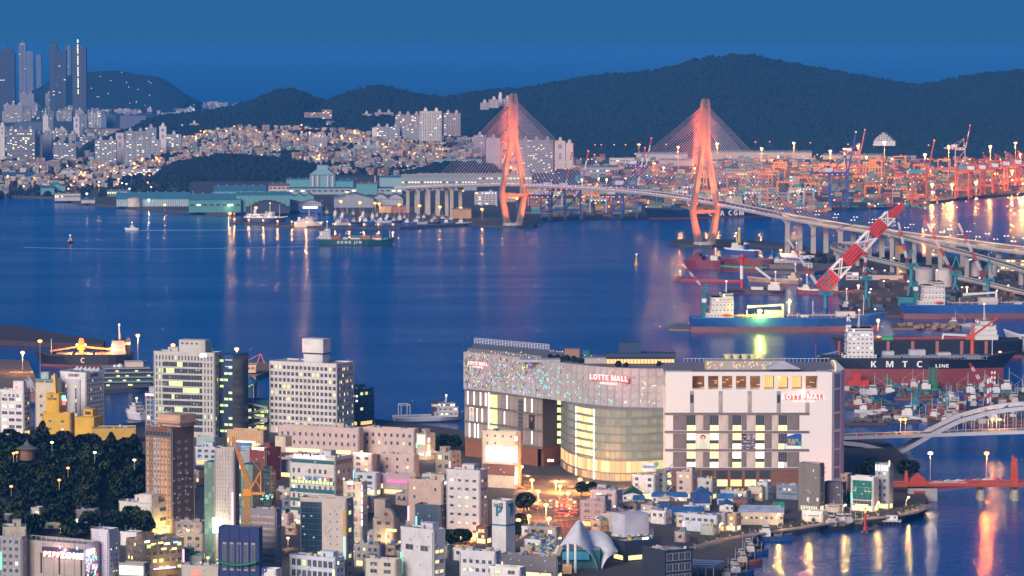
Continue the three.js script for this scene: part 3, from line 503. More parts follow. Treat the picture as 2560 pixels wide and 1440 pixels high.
for(const a of[
['long blue-roofed warehouse at the left edge of the shore',0,83,441,451,{c:CREAM,rc:[0.04,0.14,0.26],dp:60,rise:7}],
['small blue gabled shed in the left yard',98,132,470,487,{rc:[0.04,0.16,0.30],rise:4}],
['paired blue gabled shed right of the small one',120,156,466,486,{rc:[0.05,0.2,0.36],gable:1,rise:5}],
['low brick-walled shed close to the left shore',0,17,476,486,{c:BR,rc:GREYR}],
['white sawtooth hall beside the car lamps',149,202,428,441,{c:CREAM,n:3,gable:1,rise:4,rc:GREYR}],
['flat office on the left quay with a square tower',135,199,484,502,{c:CREAM,rc:GREYR,win:12,rise:1,dp:20,cat:'office'}],
['office with rows of green-lit windows near the left quay',266,322,476,491,{c:[0.2,0.22,0.22],rc:GREYR,win:10,lit:0.95,lm:2,rise:1,dp:20,cat:'office'}],
['pale low house by the lit quay trees',202,236,500,508,{c:CREAM,rc:TEAL,rise:2,dp:14}],
['long teal shed with striped white front',286,470,497,516,{ribs:40,rise:9,dp:70}],
['large flat teal hall beside the striped shed',466,596,500,531,{rise:8,dp:90,win:8,c:[0.1,0.3,0.3]}],
['broad teal-roofed works behind the flat teal hall',530,660,478,505,{rise:8,dp:80,rc:[0.06,0.22,0.34]}],
['tall ribbed green works by the moored blue ship',588,722,488,530,{c:[0.13,0.33,0.35],ribs:12,ribc:[0.16,0.36,0.36],rise:4,dp:50}],
['dark arched dry shed behind the moored blue ship',613,722,522,534,{c:[0.05,0.06,0.1],rc:[0.05,0.06,0.1],gable:1,arch:1,rise:12,dp:30,vent:0}],
['low grey sawtooth works with sloping skylights',684,782,492,520,{gable:1,n:4,rise:5,rc:[0.2,0.3,0.4],dp:60}],
['white and grey striped double-gabled shed on the inner quay',700,802,507,527,{ribs:26,gable:1,n:2,rise:4,rc:GREYR,c:[0.25,0.27,0.34],dp:30}],
['big plain grey gabled hall behind the quay lamps',832,932,497,519,{gable:1,rise:8,c:[0.34,0.36,0.42],rc:[0.2,0.3,0.36],dp:80}],
['twin round-gabled striped hall left of the bridge piers',932,1006,497,517,{ribs:22,gable:1,arch:1,n:2,rise:7,c:[0.3,0.3,0.36],rc:GREYR,dp:60}],
['red-roofed low shed among the teal works',670,722,465,478,{c:CREAM,rc:[0.3,0.14,0.13],rise:4,win:5,lit:0}],
['teal block left of the tall silo house',714,778,449,472,{rise:2}],
['long low wall building under the silo house',720,1004,471,486,{c:[0.36,0.42,0.46],rise:2,win:20,lit:0.3}],
['teal works right of the silo house',838,882,453,474,{rise:3}],
['pink-topped teal boiler house with a smoking stack',890,942,460,486,{rise:2,rc:[0.35,0.2,0.2]}],
['pale teal hall left of the long cream roof',948,1010,444,474,{rise:3,c:[0.3,0.44,0.48]}],
['long cream-roofed works left of the bridge cables',1003,1192,442,476,{rise:4,rc:[0.55,0.5,0.42],c:[0.3,0.36,0.42],win:24,lit:0.7,lm:0}],
['second cream-roofed works behind the bridge cables',1040,1330,438,458,{rise:3,rc:[0.52,0.47,0.42],c:[0.3,0.34,0.4],win:30,lit:0.7,lm:0}],
['blue quay shop with a white lit sign',748,802,517,532,{c:[0.05,0.1,0.35],rc:GREYR,rise:1,dp:14,cat:'shop',sgn:1}],
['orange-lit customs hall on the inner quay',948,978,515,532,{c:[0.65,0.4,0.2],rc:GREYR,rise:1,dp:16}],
['red-walled store right of the orange customs hall',980,1030,515,532,{c:[0.4,0.16,0.1],rc:GREYR,rise:1,dp:16}],
['dark yard store with orange front under the bridge',1130,1178,523,546,{c:[0.5,0.3,0.15],rc:GREYR,rise:1,dp:16}],
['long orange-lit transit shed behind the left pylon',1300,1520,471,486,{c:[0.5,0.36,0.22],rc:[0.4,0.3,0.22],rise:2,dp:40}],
['wide pale warehouse between the two pylons, upper row',1592,1720,385,402,{c:CREAM,rc:[0.45,0.42,0.42],rise:3,dp:60}],
['wide pale warehouse left of the right pylon',1650,1735,401,415,{c:[0.5,0.44,0.44],rc:[0.4,0.38,0.42],rise:3,dp:60}],
['long lamp-lit pale warehouse right of the right pylon',1780,2032,381,398,{c:[0.6,0.46,0.36],rc:[0.5,0.4,0.34],rise:3,dp:70}],
['cream warehouse behind the dark crane boom',2060,2210,388,399,{c:[0.6,0.48,0.3],rc:[0.4,0.33,0.28],rise:3,dp:50}],
['low blue-grey store with a flat top between the pylons',1452,1545,418,440,{c:[0.34,0.36,0.46],rc:GREYR,rise:2,dp:40,win:12,lit:0.3}],
['white stacked store left of the striped crane legs',1524,1588,395,412,{c:CREAM,rc:GREYR,rise:1,dp:30,win:8}],
['low white terminal shed at the right pylon',1808,1880,428,446,{c:[0.5,0.4,0.36],rc:GREYR,rise:2,dp:40,win:14,lit:0.6,lm:0}],
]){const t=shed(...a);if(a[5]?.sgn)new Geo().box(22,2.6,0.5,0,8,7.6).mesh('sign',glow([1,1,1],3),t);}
{// silo house, tank, sign building, stack, terraced white hall
const p=P(807,474,3.5),t=thing('silo_house','tall pale-teal silo house with white ribs above the teal works','silo',p,0.1),k=K(p),w=62*k,h=37*k;
new Geo().on(w,h,w*0.7,0,0,-w*0.4).loft([[[-w / 2,h,0],[w / 2,h,0],[w / 2,h,-w*0.75],[-w / 2,h,-w*0.75]],[[-w*0.22,h + 9,-6],[w*0.22,h + 9,-6],[w*0.22,h + 9,-w*0.6],[-w*0.22,h + 9,-w*0.6]]]).mesh('wall',wallM([0.24,0.4,0.46]),t);
new Geo().on(w*0.42,8,w*0.4,0,h + 8,-w*0.4).mesh('roof_house',wallM([0.3,0.45,0.5]),t);
for(let i=-2;i<=2;i++)if(i)new Geo().on(2.4,h*0.95,1,i*w*0.2,0,0).mesh('rib',wallM(WH),t);
const q=P(334,517,3.5),tk=thing('storage_tank','round cream storage tank on the left quay','tank',q);const kk=K(q);new Geo().cyl(16*kk,16*kk,20*kk,0,0,-8,22).mesh('wall',wallM([0.7,0.58,0.48]),tk);new Geo().cyl(16.2*kk,3,2,0,20*kk + 0.01,-8,22).mesh('roof',wallM(CREAM),tk);
const s=P(1145,445,3.5),sb=thing('sign_building','flat-topped teal works carrying a large white lit sign by the bridge cables','factory',s),ks=K(s);
new Geo().on(120*ks,46*ks,40,0,0,-20).mesh('wall',wallM([0.22,0.42,0.46]),sb);new Geo().on(44*ks,40*ks,12,34*ks,0,6).mesh('front_block',wallM([0.32,0.42,0.52]),sb);
const sm=glow([1,0.95,0.95],5);letters(sb,'DK',10*ks,-34*ks,24*ks,0.3,0,sm);hangul(sb,'동국제강',9*ks,-6*ks,24*ks,0.3,0,sm,{adv:0.98});
const c=P(938,470,3.5),st=thing('chimney','slim pale chimney trailing a little steam over the teal works','chimney',c);new Geo().cyl(1.6,1.1,22,0,0,0,10).mesh('shaft',wallM(CREAM),st);
const h2=At(2211,356,7900),th=thing('terraced_hall','white stepped pyramid-like hall on the dark mountain foot','hall',h2,-0.1),kh=7900 / FOC;
for(const[W,y0,H]of[[54,-8,12],[44,4,5],[34,9,5],[22,14,5],[10,19,5]])new Geo().on(W*kh,H*kh,W*kh*0.5,(W<50?-2:0)*kh,y0*kh,0).mesh('tier',wallM(WH),th);
{const g=new Geo();for(let j=0;j<4;j++)for(let i=-3;i<=3;i++)if(Math.abs(i)<4 - j*0.8)g.box(3.4,2.2,0.4,i*6,(6 + j*5)*kh,(27 - j*5.2)*kh*0.5);tag(g.mesh('window',DARKW[1],th),null,null,null,'stuff');}
}
// ---------- container yard ----------
const contM=[[0.38,0.10,0.06],[0.42,0.18,0.07],[0.06,0.12,0.30],[0.05,0.22,0.26],[0.30,0.28,0.28],[0.08,0.25,0.14],[0.5,0.3,0.12],[0.22,0.05,0.06]],contN=['dark red','rust orange','navy','teal','grey','green','yellow-orange','maroon'];
{
const r=rng(81),box=new THREE.BoxGeometry(12.2,2.6,2.45),many=[],ribs=new Geo().box(12.2,2.6,2.45);for(let i=-5;i<=5;i++)ribs.box(0.3,2.3,0.14,i*1.1,0,1.24);const rg=ribs.geom();
let n=0;
const stack=(p,ry,hi,near)=>{for(let lv=0;lv<hi;lv++){const c=Math.floor(Math.pow(r(),1.4)*8),y=p.y + 1.3 + lv*2.62;if(near&&n<230){n++;const o=new THREE.Mesh(rg,mat(contM[c],{r:0.6,w:1}));o.name=numbered('shipping_container');o.position.set(p.x,y,p.z);o.rotation.y=ry;o.castShadow=o.receiveShadow=true;scene.add(o);tag(o,`${contN[c]} shipping container in the quayside stacks beyond the bridge`,'container',`${contN[c]} containers of the quayside stacks`);}else many.push([p.x,y,p.z,ry,c]);}};
// front rows along the quay, then blocks behind
for(let px=1320;px<2320;px +=22){if(Math.abs(px - 1762)<30)continue;const y0=px<1600?541:px<1900?519:518;for(let k=0;k<2;k++)if(r()<0.75)stack(P(px + rr(-5,5,r),y0 - k*7,3.5),rr(-0.1,0.1,r),1 + Math.floor(r()*4),true);}
for(let py=400;py<536;py +=4.2)for(let px=1330 + rr(0,18,r);px<2560;px +=rr(15,26,r)){
if(px<1440&&py<470||px>2330&&py>478||px>2080&&px<2330&&py>508||px<1900&&px>1600&&py>512||r()<0.28)continue;
if(noise.noise(px / 60,py / 14,8)<-0.12)continue;
stack(P(px,py,3.5),rr(-0.12,0.12,r),1 + Math.floor(r()*4.4),false);
}
const im=new THREE.InstancedMesh(box,mat(0xffffff,{r:0.65}),many.length),c=new THREE.Color();
many.forEach(([x,y,z,ry,k],i)=>{im.setMatrixAt(i,tmpM.compose(new V3(x,y,z),tmpQ.setFromEuler(tmpE.set(0,ry,0)),new V3(1,1,1)));const s=rr(0.7,1.2,r);c.setRGB(contM[k][0]*s,contM[k][1]*s,contM[k][2]*s);im.setColorAt(i,c);});
im.name='containers';scene.add(im);tag(im,'mass of stacked shipping containers filling the port beyond the bridge','containers',null,'stuff');
}
// ---------- cranes ----------
function quayCrane(label,px,yb,o={}){
const p=P(px,yb,3.5),s=o.s??1,t=thing('quay_crane',label,'crane',p,(o.ry??0)- alpha(px)),m=mat(o.c??[0.05,0.10,0.32],{r:0.6}),m2=o.stripe?mat([0.7,0.66,0.66]):m,h=42*s,w=22*s,d=18*s,leg=new Geo(),b=new Geo();
for(const x of[-w / 2,w / 2])for(const z of[-d / 2,d / 2])new Geo().box(1.9,h,1.9,x,h / 2,z).mesh('leg',m,t);
for(const z of[-d / 2,d / 2])b.box(w,1.8,1.6,0,h*0.32,z).box(w,2.2,1.8,0,h,z).bar([-w / 2,h*0.34,z],[w / 2,h*0.95,z],0.6);
for(const x of[-w / 2,w / 2])b.box(1.6,1.6,d,x,h*0.32,0).box(1.8,2,d,x,h,0).box(2.6,2,d + 4,x,1.2,0);
b.mesh('portal_beam',m,t);
new Geo().box(w + 26*s,2.6,5,-13*s,h + 3,0).mesh('girder',m,t);
new Geo().box(12,6,8,-w / 2 - 2,h + 7.4,0).mesh('machinery_house',mat(o.hc??[0.6,0.6,0.64]),t);
const A=new Geo();for(const z of[-4,4])A.bar([w / 2,h + 2,z],[w / 2 - 3,h + 24*s,z*0.5],0.8).bar([-w / 2,h + 2,z],[w / 2 - 3,h + 24*s,z*0.5],0.55).bar([-w / 2 - 20*s,h + 3,z],[w / 2 - 3,h + 24*s,z*0.4],0.3);
A.box(3,2,9,w / 2 - 3,h + 24*s,0).mesh('mast_frame',m,t);
const L=52*s,up=o.up??1.38,boom=(a0,a1,mm)=>{const g=new Geo(),c=Math.cos(up),q=Math.sin(up),at=(u,z,v=0)=>[w / 2 + 1 + u*c - v*q,h + 3 + u*q + v*c,z];for(const z of[-2.6,2.6])g.beam(at(a0,z),at(a1,z),1.1,1.8);for(let u=a0;u<a1;u +=5)g.bar(at(u,-2.6),at(Math.min(a1,u + 5),2.6),0.35).bar(at(u,2.6),at(Math.min(a1,u + 5),-2.6),0.35);g.mesh('boom',mm,t);return at;};
let at;if(o.stripe){for(let i=0;i<4;i++)at=boom(i*L / 4,(i + 1)*L / 4,i % 2?mat([0.5,0.05,0.04]):m2);}else at=boom(0,L,m);
const e=at(L,0),lm=new Geo();for(const z of[-2.6,2.6])lm.sph(0.9,e[0],e[1]+ 1,z);for(let i=0;i<5;i++)lm.sph(0.7,-w / 2 - 14 + i*8,h + 1,d / 2 + 1.2);tag(lm.mesh('crane_lamp',o.red?redM:sodM,t),null,null,null,'stuff');
if(o.cab)new Geo().box(24,5.4,9,-4,h + 8,2).mesh('cabin',mat([0.05,0.3,0.36]),t);
return t;
}
const NAVY=[0.035,0.08,0.30],ORA=[0.62,0.10,0.03];
quayCrane('dark blue quay crane with raised striped boom, left of the pair between the pylons',1392,548,{c:NAVY,stripe:1,red:1,s:1.02});
quayCrane('dark blue quay crane with raised striped boom, right of the pair between the pylons',1432,549,{c:NAVY,stripe:1,red:1,s:1.02,ry:0.05});
quayCrane('dark blue quay crane with level back girder just left of the crane pair',1366,546,{c:NAVY,up:1.45,s:0.72});
quayCrane('dark blue quay crane with raised boom midway between the pylons',1572,546,{c:NAVY,stripe:1,red:1,s:1.06});
quayCrane('low dark blue quay crane left of the midway crane',1545,545,{c:NAVY,up:1.2,s:0.72});
quayCrane('large dark blue quay crane standing alone right of the right pylon',2096,520,{c:NAVY,s:1.22,ry:0.12});
quayCrane('orange quay crane with tall raised boom and teal cabin sign',2298,512,{c:ORA,s:1.05,cab:1,ry:-0.1});
quayCrane('orange quay crane with level boom left of the black ship',2408,496,{c:ORA,s:1.02,up:0.02,cab:1,ry:PI - 0.2});
for(const[px,yb,lab]of[[2440,488,'nearest of the lit orange cranes over the black ship'],[2472,482,'second of the lit orange cranes over the black ship'],[2500,477,'third of the lit orange cranes over the black ship'],[2530,472,'fourth of the lit orange cranes over the black ship'],[2556,466,'farthest lit orange crane at the right edge']])quayCrane(lab,px,yb,{c:ORA,s:0.95,up:0.05,ry:PI - 0.35});
quayCrane('pale red and white lattice crane far behind the orange yard',2400,420,{c:[0.5,0.36,0.44],stripe:1,s:0.9});
quayCrane('faint red quay crane behind the lone dark blue crane',2138,428,{c:[0.35,0.12,0.16],s:0.85});
quayCrane('striped crane with raised boom left of the white stacked store',1600,470,{c:NAVY,stripe:1,red:1,s:0.9});
{// yard gantries
const proto=thing('yard_gantry','orange wheeled gantry crane straddling the container rows beyond the bridge','crane',[0,0,0],0,'orange yard gantries'),m=mat([0.72,0.22,0.05],{r:0.6}),b=new Geo();
for(const x of[-12,12])for(const z of[-4,4])new Geo().box(1.5,21,1.5,x,10.5,z).mesh('leg',m,proto);
for(const z of[-4,4])b.box(26,1.9,1.3,0,21.6,z);for(const x of[-12,12])b.box(2,1.6,12,x,1.2,0).box(1.4,1.4,8,x,20,0);
tag(b.mesh('girder',m,proto),null,null,null,'stuff');new Geo().box(4,3,6,3,23.6,0).mesh('trolley',m,proto);const l=new Geo();for(let i=-2;i<=2;i++)l.sph(0.6,i*5,20.4,4.6);tag(l.mesh('gantry_lamp',sodM,proto),null,null,null,'stuff');
const r=rng(83),spots=[[1905,462],[2010,474],[2030,490],[1900,505],[2150,470],[2180,496],[2235,474],[2250,505],[1960,486],[2080,440],[2180,440],[1835,470],[1340,515],[1480,522],[1510,508],[2300,440],[2360,425]];for(let i=0;i<14;i++)spots.push([rr(1850,2330,r),rr(412,470,r)]);
spots.forEach(([x,y],i)=>{const p=P(x,y,3.5);i?copyOf(proto,p,rr(-0.15,0.15,r)):proto.position.copy(p);});
const w=thing('yard_gantry','white-blue wheeled gantry crane with lit underside behind the left pylon','crane',P(1222,515,3.5),0.1,'white-blue yard gantries'),wm=mat([0.4,0.5,0.62]);
for(const c of proto.children){const o=c.clone();o.material=c.name==='gantry_lamp'?whtM:wm;w.add(o);}
for(const[x,y]of[[1355,512],[1385,522],[1460,505],[1495,535],[1700,512],[1725,500],[1880,515],[1990,512],[2015,505]])copyOf(w,P(x,y,3.5),0.08);
}
{// tall flood masts and small port lamps
const r=rng(85),mast=(label,px,py,yb,m,cd,c)=>{const p=P(px,yb,3.5),h=(yb - py)*K(p),t=thing('flood_mast',label,'flood mast',p);new Geo().cyl(0.7,0.35,h,0,0,0,8).mesh('pole',mat([0.35,0.33,0.34]),t);const g=new Geo();for(let i=0;i<6;i++)g.box(1.7,1.3,1.7,Math.cos(i*PI / 3)*2.2,h,Math.sin(i*PI / 3)*2.2);tag(g.mesh('flood_lamp',m,t),null,null,null,'stuff');if(cd)lamp(new V3(p.x,p.y + h - 0.5,p.z + 5),c,cd,60);};
for(const[x,y,b,l]of[[1597,361,430,'left of the right pylon, first in the row'],[1695,367,432,'nearest left of the right pylon'],[1792,359,440,'just right of the right pylon'],[1904,371,436,'below the white four-storey block'],[1984,357,420,'right of the white four-storey block'],[2075,377,440,'left of the lone dark blue crane'],[2111,372,425,'behind the lone dark blue crane'],[2145,365,425,'right of the lone dark blue crane'],[2211,355,430,'below the terraced white hall'],[2312,386,450,'left of the tall orange boom'],[2371,366,450,'right of the tall orange boom'],[2475,366,430,'over the far orange cranes'],[2538,357,440,'highest at the right edge'],[2550,386,450,'lower at the right edge'],[1635,408,470,'over the mid container yard']])
mast('tall orange flood mast ' + l,x,y,b,sodM,x===1635||x===1597?6000:45000,[1,0.34,0.08]);
for(const[x,y,b,l]of[[868,480,532,'tall lit mast behind the small harbour boats'],[1155,477,540,'tall lit mast behind the bridge piers'],[1327,460,505,'left lit mast under the mid-span'],[1341,460,505,'right lit mast under the mid-span'],[1997,476,525,'lit mast behind the right-hand cables']])mast(l,x,y,b,sodM,420,[1,0.4,0.1]);mast('lit mast among the quay stacks left of mid-span',1456,492,548,sodM,0);mast('lit mast among the quay stacks right of mid-span',1641,485,540,sodM,0);
for(const[x,y]of[[852,508],[900,511],[938,513],[948,514],[998,517],[1049,520],[1100,523],[1152,526],[1205,529],[1292,500],[575,540],[640,525]])street('orange globe lamp on the inner harbour quay behind the moored boats',P(x,y + 18,3.5),14,2.6,sodM,'orange lamps of the inner harbour quay',1500,SOD);
for(const[x,y,w]of[[247,467,0],[217,489,1],[372,505,1],[412,518,0],[505,513,1],[536,516,1],[572,519,1],[206,465,1]])street(w?'white lamp on the teal works quay':'yellow lamp on the teal works quay',P(x,y + 12,3.5),11,2,w?whtM:sodM,w?'white lamps of the teal works quay':'yellow lamps of the teal works quay',700,w?WHT:[1,0.6,0.15]);
for(let i=0;i<96;i++){const x=rr(1310,2560,r),y=rr(398,540,r);if(x>2330&&y>480)continue;const q=r(),w=q<0.22,t=street(w?'small white lamp among the port stacks':'small orange lamp among the port stacks',P(x,y,3.5),12,w?1.2:1.6,w?whtM:sodM,w?'white lamps among the port stacks':'orange lamps among the port stacks',i % 3||y>500?0:42000,w?WHT:[1,0.36,0.09]);}
const gl=[[],[]];for(let i=0;i<330;i++){const p=P(rr(1310,2560,r),rr(398,536,r),3.5);if(i % 3===0)p.y +=9;gl[r()<0.25?1:0].push([p.x,p.y + rr(2,9,r),p.z]);}
gl.forEach((a,i)=>{const g=new Geo();for(const[x,y,z]of a)g.sph(rr(0.5,1.1,r),x,y,z);tag(g.mesh('port_lights',i?whtM:sodM),i?'scatter of small white lights all over the container port':'scatter of small orange lights all over the container port','lights',null,'stuff');});
// floods under the orange cranes at the right edge
for(const[x,y,h]of[[2440,485,20],[2490,478,30],[2530,470,30],[2380,492,20],[2330,498,24],[2548,470,44]]){const p=P(x,y,3.5);street('fierce orange lamp on the crane quay at the right edge',p,h,3.4,glow([1,0.3,0.06],9),'fierce lamps of the crane quay',24000,[1,0.34,0.07]);}
}

// ---------- ships and boats ----------
const HW=[0.74,0.70,0.68],shipWin=mat([0.05,0.06,0.08],{r:0.2});
// a: stern, b: bow (photo pixels at the water line); local x runs to the bow, z across
function ship(name,label,cat,a,b,o){
const A=P(...a),Bw=P(...b),c=A.clone().add(Bw).multiplyScalar(0.5),L=A.distanceTo(Bw),t=thing(name,label,cat,c,Math.atan2(-(Bw.z - A.z),Bw.x - A.x),o.grp);
const F=o.F,B=o.B??L*0.15,bt=o.boot??F*0.18,N=12,up=[],lo=[],dk=[];
for(let i=0;i<=N;i++){
const s=i / N,bd=B / 2*(s<0.12?0.82 + 1.5*s:s>0.7?Math.pow(Math.max(0,1 -(s - 0.7)/ 0.3),0.6)*0.99 + 0.01:1),bw=B / 2*(s<0.2?0.5 + 2.5*s:s>0.62?Math.pow(Math.max(0,1 -(s - 0.62)/ 0.38),0.8)*0.99 + 0.01:1);
const h=F*(1 +(o.sheer??0.22)*Math.max(0,(s - 0.78)/ 0.22)**1.5 + 0.04*Math.max(0,0.15 - s)/ 0.15),x=-L / 2 + L*s,xr=x +(s>0.8?(s - 0.8)/ 0.2*(o.rake??F*0.5):0);
up.push([[x,bt,-bw],[x,bt,bw],[xr,h,bd],[xr,h,-bd]]);lo.push([[x,-2,-bw*0.9],[x,-2,bw*0.9],[x,bt,bw],[x,bt,-bw]]);
dk.push([xr,h,bd]);
}
new Geo().loft(up).mesh('hull',mat(o.c,{r:0.5,w:1}),t);new Geo().loft(lo).mesh('boot_top',mat(o.cb??[0.26,0.06,0.05],{r:0.6,w:1}),t);
const g=new Geo();for(const s of[-1,1])for(let i=0;i<N;i++)g.beam([dk[i][0],dk[i][1]+ 0.6,s*dk[i][2]],[dk[i + 1][0],dk[i + 1][1]+ 0.6,s*dk[i + 1][2]],0.25,1.2);g.mesh('bulwark',mat(o.rail??o.c,{r:0.6}),t);
new Geo().box(L*0.84,0.2,B*0.9,-L*0.03,F + 0.12,0).mesh('deck',roofM(o.dk??[0.2,0.08,0.06]),t);
if(o.txt)for(const[s,x,size,gap]of o.txt)letters(t,s,size,x*L,(F + bt)/ 2 - size*0.35,B / 2 + 0.1,0,mat([0.8,0.8,0.8]),{gap:gap??0.3});
t.userData.dims=undefined;delete t.userData.dims;
return{t,L,F,B};
}
// deckhouse of stacked tiers with window rows, bridge wings, funnel, mast
function house(S,x,tiers,o={}){
const{t,F}=S;let y=F + 0.2;const r=rng(Math.round(x*13 + tiers.length)),w=new Geo(),dk=new Geo(),lt=new Geo(),m=wallM(o.c??HW);
tiers.forEach(([l,h,b,dx=0],i)=>{w.on(l,h,b,x + dx,y,0).on(l + 0.8,0.25,b + 0.8,x + dx,y + h - 0.25,0);const top=i===tiers.length - 1;if(top&&o.wing)w.on(l*0.5,h*0.55,o.wing,x + dx + l*0.2,y,0);const n=Math.max(2,Math.floor(l /(top?1.6:3))),fn=Math.max(2,Math.floor(b / 2.6));for(let j=0;j<n;j++)(r()<(o.lit??0.12)?lt:dk).box(l / n*(top?0.8:0.4),top?h*0.36:0.9,0.1,x + dx - l / 2 +(j + 0.5)*l / n,y + h*0.55,b / 2 + 0.03);for(let j=0;j<fn;j++)for(const s of[-1,1])(r()<(o.lit??0.12)?lt:dk).box(0.1,top?h*0.36:0.9,b / fn*(top?0.8:0.4),x + dx + s*(l / 2 + 0.03),y + h*0.55,-b / 2 +(j + 0.5)*b / fn);y +=h;});
w.mesh('deckhouse',m,t);if(dk.l.length)tag(dk.mesh('window',shipWin,t),null,null,null,'stuff');if(lt.l.length)tag(lt.mesh('lit_window',LIT[1],t),null,null,null,'stuff');
const top=tiers[tiers.length - 1];
if(o.mast){const mx=x +(top[3]??0);new Geo().cyl(0.5,0.25,o.mast,mx,y,0,6).box(0.4,0.3,o.mast*0.5,mx,y + o.mast*0.6,0).box(1.6,0.25,0.3,mx,y + o.mast*0.75,0).bar([mx - 1.5,y,0],[mx,y + o.mast*0.7,0],0.15).mesh('mast',mat(HW),t);part(t,'mast_lamp',headG,o.ml??whtM,mx,y + o.mast,0,1.3,1.3,1.3);}
if(o.fun){const[fx,fh,fc,fy]=o.fun,g=new Geo().on(3.6,fh,4.4,fx,F + 0.2 +(fy??0),0);g.mesh('funnel',mat(fc,{r:0.5}),t);new Geo().on(3.7,fh*0.16,4.5,fx,F + 0.2 +(fy??0)+ fh*0.62,0).mesh('funnel_band',mat(HW),t);new Geo().cyl(0.5,0.5,1.4,fx,F + 0.2 +(fy??0)+ fh,0.8,7).mesh('exhaust_pipe',mat([0.05,0.05,0.05]),t);}
if(o.boat)new Geo().sph(1,0,0,0,o.boat,1.1,1.1).mesh('lifeboat',mat([0.75,0.10,0.03],{r:0.5}),t).position.set(x +(o.bx??0),F + 3.4,S.B / 2 + 0.4);
return y;
}
const boxes=(S,rows)=>{const g=new Geo();for(const[x0,n,lv,c,len=12.2]of rows)for(let l=0;l<lv.length;l++)for(let i=0;i<n;i++)for(const z of[-1,0,1]){const m=mat(contM[lv[l]]??HW,{r:0.6,w:1});part(S.t,'deck_container',UB,lv[l]===9?mat(HW,{w:1}):m,x0 + i*(len + 0.4),S.F + 1.5 + l*2.65,z*S.B*0.3,len,2.55,S.B*0.29);}};
const posts=(S,xs,h,c)=>{for(const x of xs){new Geo().cyl(0.35,0.22,h,x,S.F,0,6).box(0.3,0.3,h*0.3,x,S.F + h*0.8,0).mesh('mast',mat(c??HW),S.t);}};
{
let S=ship('container_ship','dark green container feeder under way on the open water','cargo ship',[795,613],[982,612],{F:6.6,B:17,c:[0.015,0.09,0.085],cb:[0.03,0.05,0.05],boot:0.5,txt:[['DONG JIN',-0.08,3.4,1.2]]});
house(S,-39,[[16,3,14],[14,3,13],[13,3,12],[10,2.8,11,2],[7,2.6,12,3]],{mast:9,lit:0.1,fun:[-44,14,[0.04,0.06,0.06]],wing:15});
boxes(S,[[-25,1,[0,0]],[-13,1,[9],0,6],[0,1,[9,5]],[13,1,[1,1]],[27,1,[9,0]],[38,1,[5],0,6]]);posts(S,[44],13);new Geo().bar([-50,8,0],[-42,15,5],0.5).mesh('derrick',mat(HW),S.t);
S=ship('container_ship','long dark blue container ship lying behind the right pylon','cargo ship',[1922,541],[1622,548],{F:12.5,B:27,c:[0.015,0.035,0.10],boot:2,txt:[]});
letters(S.t,'CMA CGM',7.5,-22,3.6,-S.B / 2 - 0.1,PI,mat([0.8,0.8,0.8]),{gap:1.4});
house(S,-42,[[18,5,24],[16,5,24],[14,5,24],[13,4,22]],{c:[0.75,0.6,0.42],mast:8,lit:0.4,fun:[-56,20,[0.04,0.06,0.2]]});
boxes(S,[[-30,1,[3,4,2]],[-12,2,[1,0,3]],[20,2,[6,1]],[50,1,[2]]]);
for(const x of[-70,-36,-12,4,40])lamp(P(1772,530,24).add(new V3(-x,0,18)),[1,0.4,0.1],1000,40);
// laid-up tankers
const tanker=(a,b,label,dk)=>{
const T=ship('tanker',label,'tanker',a,b,{F:12.2,B:28,c:[0.02,0.10,0.34],cb:[0.26,0.10,0.10],boot:5,sheer:0.3,rake:8,dk:[0.30,0.12,0.12]}),L=T.L;
house(T,-L / 2 + 26,[[24,5,26,-1],[20,4.6,26,1],[19.5,4.6,24,1.5],[19,4.6,22,1.6],[9,3.6,26,6]],{mast:10,lit:0.02,fun:[-L / 2 + 12,22,[0.02,0.16,0.17]],boat:4,bx:5,c:[0.82,0.74,0.70]});
const p=new Geo(),v=new Geo(),c=new Geo();const r=rng(L|0);for(let i=0;i<4;i++)p.bar([-L*0.28,14.2,-4 + i*2.6],[L*0.36,14.2,-4 + i*2.6],0.35);for(let i=0;i<26;i++){const x=-L*0.28 + i*L*0.026;v.bar([x,12.2,13],[x,15 + r()*2,13],0.16).bar([x,12.3,rr(-8,9,r)],[x + rr(-2,2,r),rr(15,18,r),rr(-8,9,r)],0.25);}v.bar([-L*0.28,15.4,13],[L*0.4,15.4,13],0.14);
tag(p.mesh('deck_pipe',mat([0.45,0.28,0.28]),T.t),null,null,null,'stuff');tag(v.mesh('railing',mat([0.6,0.55,0.56]),T.t),null,null,null,'stuff');
c.cyl(1.4,1.1,12,-2,12.3,4,8).beam([-2,24,4],[-34,22,5],1.2,1.6).bar([-2,24,4],[-34,23.4,5],0.3);c.mesh('hose_crane',mat(HW),T.t);
new Geo().on(16,7,14,-10,12.3,4).mesh('pump_house',wallM([0.7,0.62,0.58]),T.t);new Geo().on(16,5.5,12,L*0.32,12.3,4).on(7,3,6,L*0.1,12.3,6).mesh('store_house',wallM([0.66,0.6,0.6]),T.t);posts(T,[L*0.42],20);posts(T,[L*0.15],15);posts(T,[L*0.02,-L*0.2],7);
return T;
};
S=tanker([1726,829],[2196,827],'blue and red tanker anchored broadside in open water before the shipyard');
{const q=S.t.localToWorld(new V3(-24,19,15));street('fierce yellow-green deck lamp glowing amidships on the anchored tanker',S.t.localToWorld(new V3(-24,12.4,14.2)),7,2,glow([0.9,1,0.12],8),null,24000,[0.95,1,0.06]);}
tanker([2257,796],[2728,792],'second blue and red tanker moored at the shipyard quay, cut by the right edge');
// the dark cargo ships in the lower right
S=ship('container_ship','big black container ship with tall white deckhouse docked in the lower right','cargo ship',[2052,962],[2508,962],{F:20,B:24,c:[0.012,0.016,0.035],cb:[0.27,0.055,0.06],boot:13,sheer:0.22,rake:10,dk:[0.22,0.2,0.22]});
